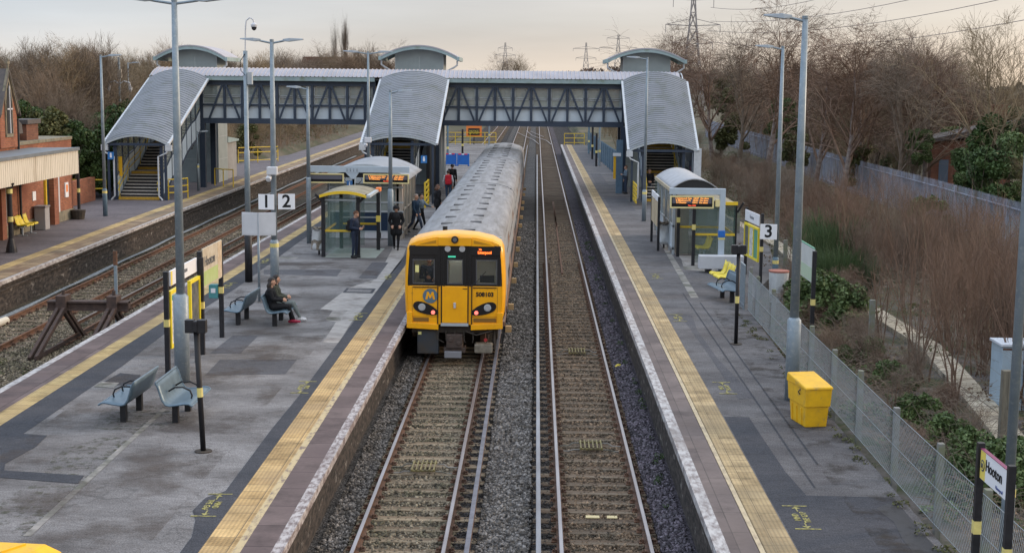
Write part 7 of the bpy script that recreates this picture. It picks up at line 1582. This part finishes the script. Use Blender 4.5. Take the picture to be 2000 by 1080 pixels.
def tree_proto(seed, H, mtrunk, mtwig, nb, spread, up, droop=0.0, trunks=1, maxlev=4, r=None, minr=.008, seg0=6, base=.0):
    random.seed(seed); tb = TB(); tt = TB()
    for k in range(trunks):
        d = Vector((0, 0, 1))+(rv(.16) if trunks > 1 else rv(.04)); p = Vector((random.uniform(-.25, .25)*(trunks > 1), random.uniform(-.25, .25)*(trunks > 1), -.3))
        # trunk and limbs to one mesh, fine crown to another
        Lk = H*random.uniform(.66, .78) if trunks > 1 else H*.72; rr = (r or H*.019)*(1 if trunks == 1 else .6); pts = [p]; dd = d.normalized(); pos = p
        for i in range(seg0):
            dd = (dd+rv(.07)+Vector((0, 0, .05))).normalized(); q = pos+dd*Lk/seg0; tb.limb(pos, q, rr*(1-i/seg0*.8), rr*(1-(i+1)/seg0*.8), 7); pos = q; pts.append(pos)
        n0 = nb[0]
        for j in range(n0):
            t = (base+(1-base)*(.22+.78*(j+random.random())/n0)); x = min(t*seg0, seg0-.001); i = int(x); b = pts[i].lerp(pts[i+1], x-i); a = random.uniform(0, 6.283); an = spread*random.uniform(.7, 1.2)*(1.15-.55*t)
            nd = Vector((math.cos(a)*math.sin(an), math.sin(a)*math.sin(an), math.cos(an))); Lb = H*(.42-.26*t)*random.uniform(.8, 1.25)
            grow(tt, b, nd, Lb, rr*(1-.75*t)*.55, 1, maxlev, spread, up, nb, droop, 4, .11, minr)
    root = thing('bare_tree', 'x', 'tree'); a = bpy.data.objects.new('trunk', tb.mesh('trunk', mtrunk)); COL.objects.link(a); a.parent = root
    c = bpy.data.objects.new('crown', tt.mesh('crown', mtwig)); COL.objects.link(c); c.parent = root
    return root
def leaf_cloud(name, clumps, n, size, m, stuff=False, flat=.0, up=.0):
    """n leaf faces spread through a set of clumps (x, y, z, radius)"""
    cl = np.array(clumps); w_ = cl[:, 3]**2.2; k = np.random.choice(len(cl), n, p=w_/w_.sum()); d = np.random.normal(size=(n, 3)); d /= np.linalg.norm(d, axis=1)[:, None]
    rad = cl[k, 3]*np.random.uniform(.45, 1.0, n)**.6; c = cl[k, :3]+d*rad[:, None]*np.array([1, 1, .85])
    a = np.random.normal(size=(n, 3)); a[:, 2] *= (1-flat); a[:, 2] += up*3; a /= np.linalg.norm(a, axis=1)[:, None]; b = np.cross(a, np.random.normal(size=(n, 3))); b /= np.linalg.norm(b, axis=1)[:, None]
    s_ = size*np.random.uniform(.6, 1.4, n)[:, None]; v = np.stack([c-a*s_*.6, c+b*s_*.35, c+a*s_*.6, c-b*s_*.35], 1).reshape(-1)
    me = bpy.data.meshes.new(name); me.vertices.add(n*4); me.vertices.foreach_set('co', v); me.loops.add(n*4); me.loops.foreach_set('vertex_index', np.arange(n*4)); me.polygons.add(n); me.polygons.foreach_set('loop_start', np.arange(n)*4); me.update(calc_edges=True)
    me.materials.append(m); at = me.attributes.new('rnd', 'FLOAT', 'FACE'); cv = np.random.uniform(0, 1, len(cl)); at.data.foreach_set('value', np.clip(cv[k]*.6+np.random.uniform(0, .5, n), 0, 1)); me.update()
    o = bpy.data.objects.new(name, me); COL.objects.link(o)
    if stuff: o['kind'] = 'stuff'
    return o
def bush_proto(seed, h, w_, n, size, m, name='evergreen_shrub', stems=True):
    random.seed(seed); np.random.seed(seed); cl = []
    for k in range(26):
        a = random.uniform(0, 6.28); t = random.random(); rr = w_*(1-.55*t)*math.sqrt(random.random()); cl.append((rr*math.cos(a), rr*math.sin(a), h*(.12+.8*t), random.uniform(.14, .30)*w_*1.1))
    root = thing(name, 'x', 'shrub'); o = leaf_cloud('foliage', cl, n, size, m); o.parent = root
    tb = TB()
    for k in range(7): grow(tb, Vector((0, 0, -.2)), Vector((random.gauss(0, .35), random.gauss(0, .35), 1)), h*.8, .05, 2, 3, .5, .5, [0, 0, 4, 3])
    a = bpy.data.objects.new('stem', tb.mesh('stem', bark)); COL.objects.link(a); a.parent = root; return root
T = {}
T['a'] = tree_proto(11, 10, bark_ol, bark_ol, [15, 6, 6, 5, 0], .75, .9, 0, 1)
T['b'] = tree_proto(12, 10, bark, twig_g, [16, 7, 6, 5, 0], .85, .6, 0, 1)
T['c'] = tree_proto(13, 10, bark_b, twig_r, [17, 7, 6, 5, 0], .7, .4, .5, 1)
T['d'] = tree_proto(14, 8, bark_ol, twig_g, [8, 6, 6, 5, 0], .6, 1.1, 0, 4)
T['e'] = tree_proto(15, 8, bark_ol, bark_ol, [8, 6, 6, 5, 0], .7, .8, 0, 4)
T['p'] = tree_proto(16, 14, bark, twig_g, [30, 6, 6, 4, 0], .28, 1.6, 0, 1, base=.05)
S = {}
S['r'] = tree_proto(21, 4.2, twig_r, twig_r, [7, 4, 3, 0], .42, 1.2, 0, 6, 3, .045, .004, base=.15)
S['s'] = tree_proto(22, 3.4, twig_r, twig_g, [8, 5, 3, 0], .6, .9, 0, 7, 3, .04, .004)
S['t'] = tree_proto(23, 5.0, bark_ol, twig_r, [14, 5, 4, 0], .5, 1.1, 0, 1, 3, .05, .004, base=.1)
S['v'] = tree_proto(25, 5.0, twig_r, twig_r, [5, 2, 0], .38, 1.1, 0, 5, 2, .055, .007, base=.1)
S['u'] = tree_proto(24, 2.2, twig_g, twig_r, [9, 6, 4, 0], .95, .3, .8, 7, 3, .03, .004)
B_ = {'ev': bush_proto(31, 4.5, 2.0, 9000, .17, lf_dark), 'iv': bush_proto(32, 4.0, 2.2, 9000, .16, lf_ivy, 'ivy_shrub'), 'ol': bush_proto(33, 3.5, 1.8, 7000, .17, lf_olive), 'sm': bush_proto(34, 1.3, .9, 3500, .10, lf_ivy, 'leafy_shrub')}
used = set()
def plant(store, key, x, y, sc, label, group, name=None, z=None, rz=None, sz=None):
    src = store[key]; rz = random.uniform(0, 6.28) if rz is None else rz; z = terr(x, y)-.05 if z is None else z; scl = (sc, sc, sc*(sz or 1))
    kk = (id(store), key)
    if kk not in used: used.add(kk); o = src; o.location = (x, y, z); o.rotation_euler = (0, 0, rz); o.scale = scl; o['label'] = label; o['group'] = group
    else: o = dup(src, (x, y, z), rz, label, scl, group)
    if name: o.name = name
    return o
random.seed(5)
# single trees named by where they stand
for px, pt, Y, key, lab in [(104, 74, 100, 'a', 'tall bare tree rising left of centre behind the station building'), (62, 96, 94, 'b', 'bare tree rising just right of the station gable'), (140, 84, 112, 'a', 'many branched bare tree between the gable and the far left lamp post'), (176, 100, 104, 'd', 'multi stemmed bare tree behind the low garden wall'),
                            (18, 118, 98, 'b', 'bare tree behind the station gable'), (218, 128, 118, 'e', 'bare tree left of the twin camera mast'), (84, 150, 88, 'd', 'olive barked multi stemmed tree close behind the parapet'), (128, 190, 84, 'd', 'pale stemmed bare tree behind the end of the parapet'), (160, 205, 88, 'a', 'pale bare tree between the parapet and the staircase roof'),
                            (1300, 50, 140, 'c', 'tall bare tree left of the big pylon'), (1330, 85, 150, 'b', 'tall bare tree in front of the big pylon'), (1400, 78, 135, 'c', 'bare tree just right of the big pylon'), (1508, 18, 118, 'c', 'tall drooping bare tree between the two right lamp posts'), (1452, 70, 130, 'b', 'bare tree left of the farther right lamp post'),
                            (1600, 70, 100, 'c', 'wispy bare tree right of the tall lamp post'), (1655, 52, 92, 'c', 'tall reddish bare tree against the sky right of the tall lamp post'), (1705, 62, 96, 'c', 'bare tree with sparse top in the middle of the right skyline'), (1765, 78, 88, 'b', 'bare tree before the dip in the right skyline'), (1820, 80, 90, 'c', 'bare tree at the dip in the right skyline'), (1962, 45, 84, 'a', 'spreading bare tree standing alone against the sky at the far right'), (1890, 170, 104, 'd', 'pale stemmed bare tree above the ivy grown hut'),
                            (652, 60, 300, 'p', 'left of the two slender poplars above the footbridge roof'), (673, 65, 305, 'p', 'right of the two slender poplars above the footbridge roof'), (640, 85, 290, 'b', 'rounded bare tree beside the left poplar'), (745, 88, 170, 'b', 'bare tree behind the left edge of the middle lift tower roof'), (590, 100, 260, 'b', 'round crowned bare tree above the left footbridge span'), (985, 108, 420, 'b', 'small bare tree beside the distant pylon'), (1015, 110, 420, 'a', 'small bare tree right of the distant pylon')]:
    p = D(px, pt, Y); z0 = terr(p.x, Y); H = p.z-z0; base = {'a': 10, 'b': 10, 'c': 10, 'd': 8, 'e': 8, 'p': 14}[key]; k = H/base*1.12
    o_ = plant(T, key, p.x, Y, k/1.12*(1.06 if px < 1300 else 1.1), lab, 'single bare trees', name='bare_tree', sz=1)
    if key == 'p': o_.scale = (.32*k, .32*k, k)
# woods: repeated trees behind the palisade fence and the far left
random.seed(9)
n = 0
while n < 125:
    Y = random.uniform(48, 215)**1.0; X = random.uniform(24.0, 30+Y*.33)
    px = 1048+X/Y*2778
    if px > 2250 or (px < 1365 and Y < 150): continue
    if abs(X-28.5) < 4 and 88 < Y < 100: continue
    if 1815 < px < 2030 and Y < 96: continue
    top = random.uniform(7.2, 10.6) if px < 1860 else random.uniform(5.0, 7.4)
    key = random.choice('bcdeec'); base = {'b': 10, 'c': 10, 'd': 8, 'e': 8}[key]
    plant(T, key, X, Y, top/base, 'brown leafless tree in the dense wood behind the grey palisade fence', 'trees of the wood behind the palisade fence', name='bare_tree'); n += 1
n = 0
while n < 60:
    Y = random.uniform(95, 300); px = random.uniform(-60, 345); X = (px-1048)/2778*Y
    if X > -28: continue
    key = random.choice('abde'); base = {'a': 10, 'b': 10, 'd': 8, 'e': 8}[key]; top = random.uniform(6.6, 9.4) if Y < 160 else random.uniform(9, 12)
    if Y > 220: top *= .9
    plant(T, key, X, Y, top/base, 'leafless tree in the wood behind the left staircase and station building', 'trees of the wood on the left', name='bare_tree'); n += 1
for k in range(46):
    px = 440+k*7.2+random.uniform(-6, 6); Y = random.uniform(230, 330); X = (px-1048)/2778*Y; top = random.uniform(10.5, 13)*(1.0 if px > 540 else .9); zt_ = terr(X, Y)
    key = random.choice('bbde'); base = {'b': 10, 'd': 8, 'e': 8}[key]; plant(T, key, X, Y, (top-zt_)/base, 'distant leafless tree along the skyline above the left footbridge span', 'skyline trees above the footbridge', name='bare_tree')
for k in range(90):
    Y = 108+k*1.6; X = -25.0-random.uniform(.3, 8)-max(0, (Y-150))*.02; key = random.choice('dee'); plant(T, key, X, Y, random.uniform(.32, .56), 'brown bushy thicket tree on the bank beyond the far end of the left platform', 'thicket on the left bank', name='thicket_tree')
for k in range(20):
    Y = 100+k*5.5; X = 6.9+random.uniform(.3, 5)+(Y-100)*.01; key = random.choice('dee'); plant(T, key, X, Y, random.uniform(.38, .58), 'brown thicket behind the blue palisade fence', 'thicket behind the blue fence', name='thicket_tree')
for k in range(26):
    Y = 235+random.uniform(0, 120); X = random.uniform(-34, 30)
    if abs(X+.5) < 6: continue
    plant(T, random.choice('be'), X, Y, random.uniform(.3, .55), 'low leafless tree beside the distant tracks', 'trees beside the distant tracks', name='bare_tree')
for k in range(90):
    Y = random.uniform(46, 200); X = random.uniform(22.6, 27)+Y*.02
    if 1800 < 1048+X/Y*2778 < 2040 and Y > 62: continue
    plant(T, random.choice('dee'), X, Y, random.uniform(.32, .55), 'low brown thicket tree filling the wood edge behind the palisade fence', 'thicket along the wood edge', name='thicket_tree')
# evergreens and ivy
for px, py, Y, key, sc, lab in [(222, 205, 96, 'ev', 1.25, 'dark evergreen behind the roof of the left staircase, upper one'), (250, 190, 104, 'ev', 1.3, 'dark evergreen right of the twin camera mast'), (205, 235, 83, 'ev', 1.0, 'dark evergreen over the yellow railing beside the left staircase'), (175, 300, 81, 'ev', .8, 'low dark evergreen directly behind the low garden wall'), (92, 200, 79, 'ol', 1.1, 'olive evergreen rising above the parapet'), (140, 228, 80, 'ev', 1.0, 'evergreen over the far end of the parapet'), (232, 215, 88, 'ev', 1.1, 'dark evergreen tight against the left staircase roof'), (190, 280, 86, 'ev', 1.0, 'dark evergreen above the yellow railing'), (165, 240, 92, 'ev', 1.1, 'dark evergreen behind the end of the parapet'), (70, 205, 84, 'ev', 1.0, 'evergreen behind the chimney stack of the station'), (105, 225, 90, 'ol', 1.15, 'olive green shrub behind the parapet, left'), (130, 215, 96, 'ev', 1.2, 'evergreen shrub in the middle of the trees behind the parapet'),
                                (45, 190, 80, 'ev', .95, 'evergreen between gable and chimney stack'), (1912, 225, 104, 'iv', 1.2, 'ivy mass topping the trees behind the hut'), (1975, 225, 96, 'ev', 1.35, 'large dark evergreen at the right edge above the palisade fence'), (1900, 262, 98, 'iv', 1.0, 'ivy covered shrub over the hut roof'), (1940, 250, 84, 'ev', 1.3, 'dark evergreen right of the brick hut'), (1990, 285, 78, 'iv', 1.2, 'evergreen at the right edge behind the palisade fence'), (1895, 320, 84, 'iv', .95, 'ivy shrub in front of the hut wall'), (1925, 330, 76, 'ev', 1.0, 'dark ivy mass before the hut'), (1870, 245, 100, 'iv', .9, 'ivy grown chimney of the hut'), (1405, 130, 165, 'ol', 1.6, 'greenish ivy clad tree right of the right staircase roof'), (1530, 190, 120, 'iv', .9, 'ivy clad trunk behind the farther right lamp post'), (1795, 250, 88, 'iv', .6, 'small ivy column left of the hut'),
                                (1430, 215, 140, 'ol', 1.2, 'olive tinted bush low in the wood left of the farther right lamp post'), (1560, 250, 112, 'ol', 1.0, 'olive bush low in the wood between the right lamp posts'), (1690, 270, 96, 'ol', 1.0, 'olive bush low in the wood right of the tall lamp post'), (1760, 240, 104, 'iv', .9, 'ivy tinted bush in the middle of the right wood'), (480, 250, 128, 'ol', 1.0, 'yellow green bush seen under the left span')]:
    p = D(px, py, Y); z0 = terr(p.x, Y); hb_ = {'ev': 4.5, 'iv': 4.0, 'ol': 3.5, 'sm': 1.3}[key]; H = p.z-z0; k = max(.4, H/hb_); plant(B_, key, p.x, Y, sc*.9, lab, 'evergreens and ivy', z=z0+max(0, H-hb_*sc*.95), name='evergreen_shrub')
# scrub between the chain link fence and the palisade fence
random.seed(17)
def scrub(n, keys, x0, x1, y0, y1, s0, s1, label, group, name, avoid=True):
    k = 0; tries = 0
    while k < n and tries < n*30:
        tries += 1; Y = y0+(y1-y0)*random.random(); X = random.uniform(x0, x1)
        pxp = np.interp(Y, [18, 25.3, 29.6, 38, 44.5, 56, 62], [8.3, 9.0, 9.6, 10.55, 10.4, 10.3, 10.55])
        if avoid and pxp-.35 < X < pxp+.75: continue
        if X < np.interp(Y, [0, 43, 47.5, 52, 60, 92], [6.9, 7.2, 8.6, 9.6, 10.4, 10.5]): continue
        plant(S, random.choice(keys), X, Y, random.uniform(s0, s1), label, group, name=name); k += 1
scrub(66, 'rstvv', 11.2, 16.5, 26, 55, .55, .98, 'thin reddish sapling clump in the scrub between path and palisade fence', 'saplings in the right hand scrub', 'sapling')
scrub(60, 'rstu', 14.5, 19.0, 30, 70, .32, .55, 'short brownish sapling clump close in front of the palisade fence', 'short saplings near the palisade fence', 'sapling')
scrub(34, 'vrs', 9.4, 14.5, 50, 66, .4, .65, 'thin bare sapling on the far side of the green broom bushes', 'thin saplings beyond the broom', 'sapling')
scrub(34, 'vvvr', 8.9, 12.6, 25, 40, .6, .98, 'bare brown stemmed sapling standing beside the concrete path', 'tall stemmed saplings beside the path', 'sapling')
scrub(16, 'rrts', 9.9, 12.8, 22, 40, .55, .95, 'slender reddish saplings right beside the concrete path', 'saplings beside the path', 'sapling')
scrub(60, 'uusr', 9.8, 17.5, 52, 95, .6, 1.0, 'brown scrub clump between the shelter and the palisade fence', 'scrub beyond the right shelter', 'scrub_shrub')
scrub(70, 'usu', 9.5, 19.0, 40, 150, .5, .95, 'low tangled brown scrub shrub before the palisade fence', 'scrub shrubs before the palisade fence', 'scrub_shrub')
scrub(34, 'uus', 7.0, 9.6, 26, 62, .35, .6, 'small tangled bramble bush just behind the chain link fence', 'brambles behind the chain link fence', 'bramble')
# broom, leafy shrubs
def broom(seed):
    random.seed(seed); tb = TB()
    for k in range(900):
        a = random.uniform(0, 6.28); r0 = .5*math.sqrt(random.random()); p = Vector((r0*math.cos(a), r0*math.sin(a), random.uniform(0, .5))); d = Vector((math.cos(a)*random.uniform(.05, .5), math.sin(a)*random.uniform(.05, .5), 1)).normalized(); L = random.uniform(.5, 1.5); q = p+d*L*.5; tb.limb(p, q, .009, .008, 2); tb.limb(q, q+(d+rv(.12)).normalized()*L*.5, .008, .003, 2)
    root = thing('broom_bush', 'x', 'shrub'); me = tb.mesh('foliage', lf_br); at = me.attributes.new('rnd', 'FLOAT', 'FACE'); at.data.foreach_set('value', np.random.uniform(0, 1, len(me.polygons))); o = bpy.data.objects.new('foliage', me); COL.objects.link(o); o.parent = root; return root
BR = {'b': broom(3)}
random.seed(23)
for px, py, s_ in [(1590, 515, 1.1), (1615, 500, 1.3), (1640, 520, 1.25), (1600, 545, 1.2), (1660, 545, 1.1), (1630, 560, 1.0), (1580, 480, .9), (1680, 560, .9)]:
    p = G(px, py+22, -.4); plant(BR, 'b', p.x, p.y, s_, 'green upright broom bush beyond the path', 'green broom bushes', name='broom_bush')
for px, py, s_ in [(1600, 640, 1.0), (1640, 650, .9), (1580, 605, .8), (1690, 720, .8), (1740, 770, .8), (1790, 850, .9), (1850, 900, .9), (1880, 940, 1.0), (1950, 985, 1.1), (1990, 960, 1.0), (1640, 720, .6), (1810, 450, 1.2)]:
    p = G(px, py, -.4)
    if p.x < 6.9: p.x = 7.0
    plant(B_, 'sm', p.x, p.y, s_*(.75 if p.y < 40 else 1.2), 'low leafy green shrub in the scrub on the right', 'low leafy shrubs', name='leafy_shrub')
# ground cover: ivy, dead leaves, bramble stems, weeds
np.random.seed(4)
def cover(name, x0, x1, y0, y1, nclump, n, size, m, zoff=.02, rad=.35):
    cl = []
    for k in range(nclump): X = random.uniform(x0, x1); Y = random.uniform(y0, y1); cl.append((X, Y, terr(X, Y)+zoff, rad*random.uniform(.5, 1.3)))
    return leaf_cloud(name, cl, n, size, m, True, flat=.6)
cover('ivy_ground_cover', 6.75, 8.8, 16, 42, 70, 10000, .07, lf_ivy); cover('dead_leaves', 6.7, 20, 17, 70, 260, 26000, .08, lf_dead, 0, .5); cover('scrub_ground_cover', 9.8, 20.5, 24, 150, 260, 24000, .12, lf_olive, .02, .7)
cover('left_bank_cover', -36, -26, 84, 200, 120, 12000, .2, lf_olive, .1, 1.2)
def tangle(name, x0, x1, y0, y1, n, L, m, h=.9):
    tb = TB()
    for k in range(n):
        X = random.uniform(x0, x1); Y = random.uniform(y0, y1); p = Vector((X, Y, terr(X, Y))); a = random.uniform(0, 6.28); d = Vector((math.cos(a), math.sin(a), random.uniform(.6, 2.2))).normalized()
        for j in range(4): q = p+d*L*random.uniform(.18, .35); tb.limb(p, q, .007*(1-j*.18), .006*(1-j*.18), 2); p = q; d = (d+Vector((0, 0, -.35))+rv(.12)).normalized()
    o = bpy.data.objects.new(name, tb.mesh(name, m)); COL.objects.link(o); o['kind'] = 'stuff'
tangle('bramble_tangle', 6.8, 9.3, 20, 45, 1500, 1.1, twig_g); tangle('dry_stem_tangle', 10.8, 20.3, 26, 60, 3800, 1.5, twig_g); tangle('dry_stems_beyond', 9.5, 18.5, 60, 150, 4200, 1.5, twig_g); tangle('dry_grass_stems', 6.8, 20, 18, 60, 4500, .5, mat('dry_grass', (.22, .18, .10), (.15, .12, .07), s=2, rough=.9))
tangle('bank_stems', -36, -25, 84, 190, 3800, 2.4, twig_r)
cl = []
for k in range(60): X = random.choice([random.uniform(-17.5, -17.0), random.uniform(-12.9, -11.8), random.uniform(-15, -14.6), random.uniform(-14.2, -12.2)]); Y = random.uniform(32, 60); cl.append((X, Y, ZB, random.uniform(.05, .18)))
leaf_cloud('weeds_in_yard', cl, 3500, .045, lf_olive, True, flat=.3)
cl = [(random.uniform(5.9, 6.2), random.uniform(15, 42), .0, random.uniform(.03, .12)) for k in range(70)]; leaf_cloud('weeds_by_fence', cl, 3500, .035, lf_olive, True, flat=.3)
cl = [(random.uniform(2.45, 2.72), random.uniform(22, 70), -1.0, random.uniform(.05, .12)) for k in range(40)]; leaf_cloud('weeds_by_platform', cl, 2500, .03, lf_dark, True)
# far woods that read as one mass
def farwood(name, spots, n_per, size, m, hh):
    cl = []
    for X, Y, h in spots:
        z0 = terr(X, Y)
        for j in range(5): cl.append((X+random.gauss(0, h*.22), Y+random.gauss(0, 2), z0+h*random.uniform(.25, .8), h*random.uniform(.16, .3)))
    return leaf_cloud(name, cl, len(spots)*n_per, size, m, True, up=hh)
fw = leafmat('far_twig_mass', (.075, .05, .042), (.14, .095, .075)); fw2 = leafmat('far_hedge', (.045, .04, .035), (.09, .075, .06))
sp = [(random.uniform(-4, 120), random.uniform(430, 600), random.uniform(5, 8)) for k in range(260)]; farwood('wooded_hill', sp, 110, .8, fw, .6)
sp = [(random.uniform(-260, -60), random.uniform(420, 700), random.uniform(6, 10)) for k in range(200)]; farwood('far_left_wood', sp, 70, 1.4, fw, .6)
sp = [(random.uniform(60, 420), random.uniform(330, 700), random.uniform(5, 8)) for k in range(260)]; farwood('far_right_wood', sp, 70, 1.3, fw2, .6)
sp = [(random.uniform(-60, 10), random.uniform(500, 800), random.uniform(4, 7)) for k in range(90)]; farwood('far_centre_wood', sp, 70, 1.3, fw2, .6)
for o in list(T.values())+list(S.values())+list(B_.values())+list(BR.values()):
    if o['label'] == 'x':
        for c in list(o.children): bpy.data.objects.remove(c)
        bpy.data.objects.remove(o)
# ---------------------------------------------------------------- air: thin evening haze round the whole place
HZ = False
if HZ:
    hz = MB().box(-420, 520, -30, 1060, -6, 45).build('haze', mat('haze', (1, 1, 1))); hz['kind'] = 'stuff'; m = MATS['haze']; n, L, b = nodes(m); n.remove(b)
    v = n.new('ShaderNodeVolumePrincipled'); v.inputs['Color'].default_value = (.90, .88, .90, 1); v.inputs['Density'].default_value = .0003; v.inputs['Anisotropy'].default_value = .3; L(v.outputs[0], n['Material Output'].inputs['Volume'])
# ---------------------------------------------------------------- every loose shell of these parts is a part of its own
SPL = {'column', 'brick_pier', 'front_lip', 'curved_fascia', 'nosing', 'entrance_post', 'downpipe', 'gutter', 'step_board', 'vent_slot', 'feet', 'sliding_door', 'side_window', 'window', 'eaves_gutter', 'roof_verge', 'sleeper_plate', 'roof_horn', 'wheel', 'board', 'red_reflector', 'side_window', 'door_groove', 'bracket', 'fence_post', 'brow_recess', 'support'}
for o in list(SC.objects):
    if o.type == 'MESH' and o.name.split('.')[0] in SPL and o.parent is not None: split_loose(o)
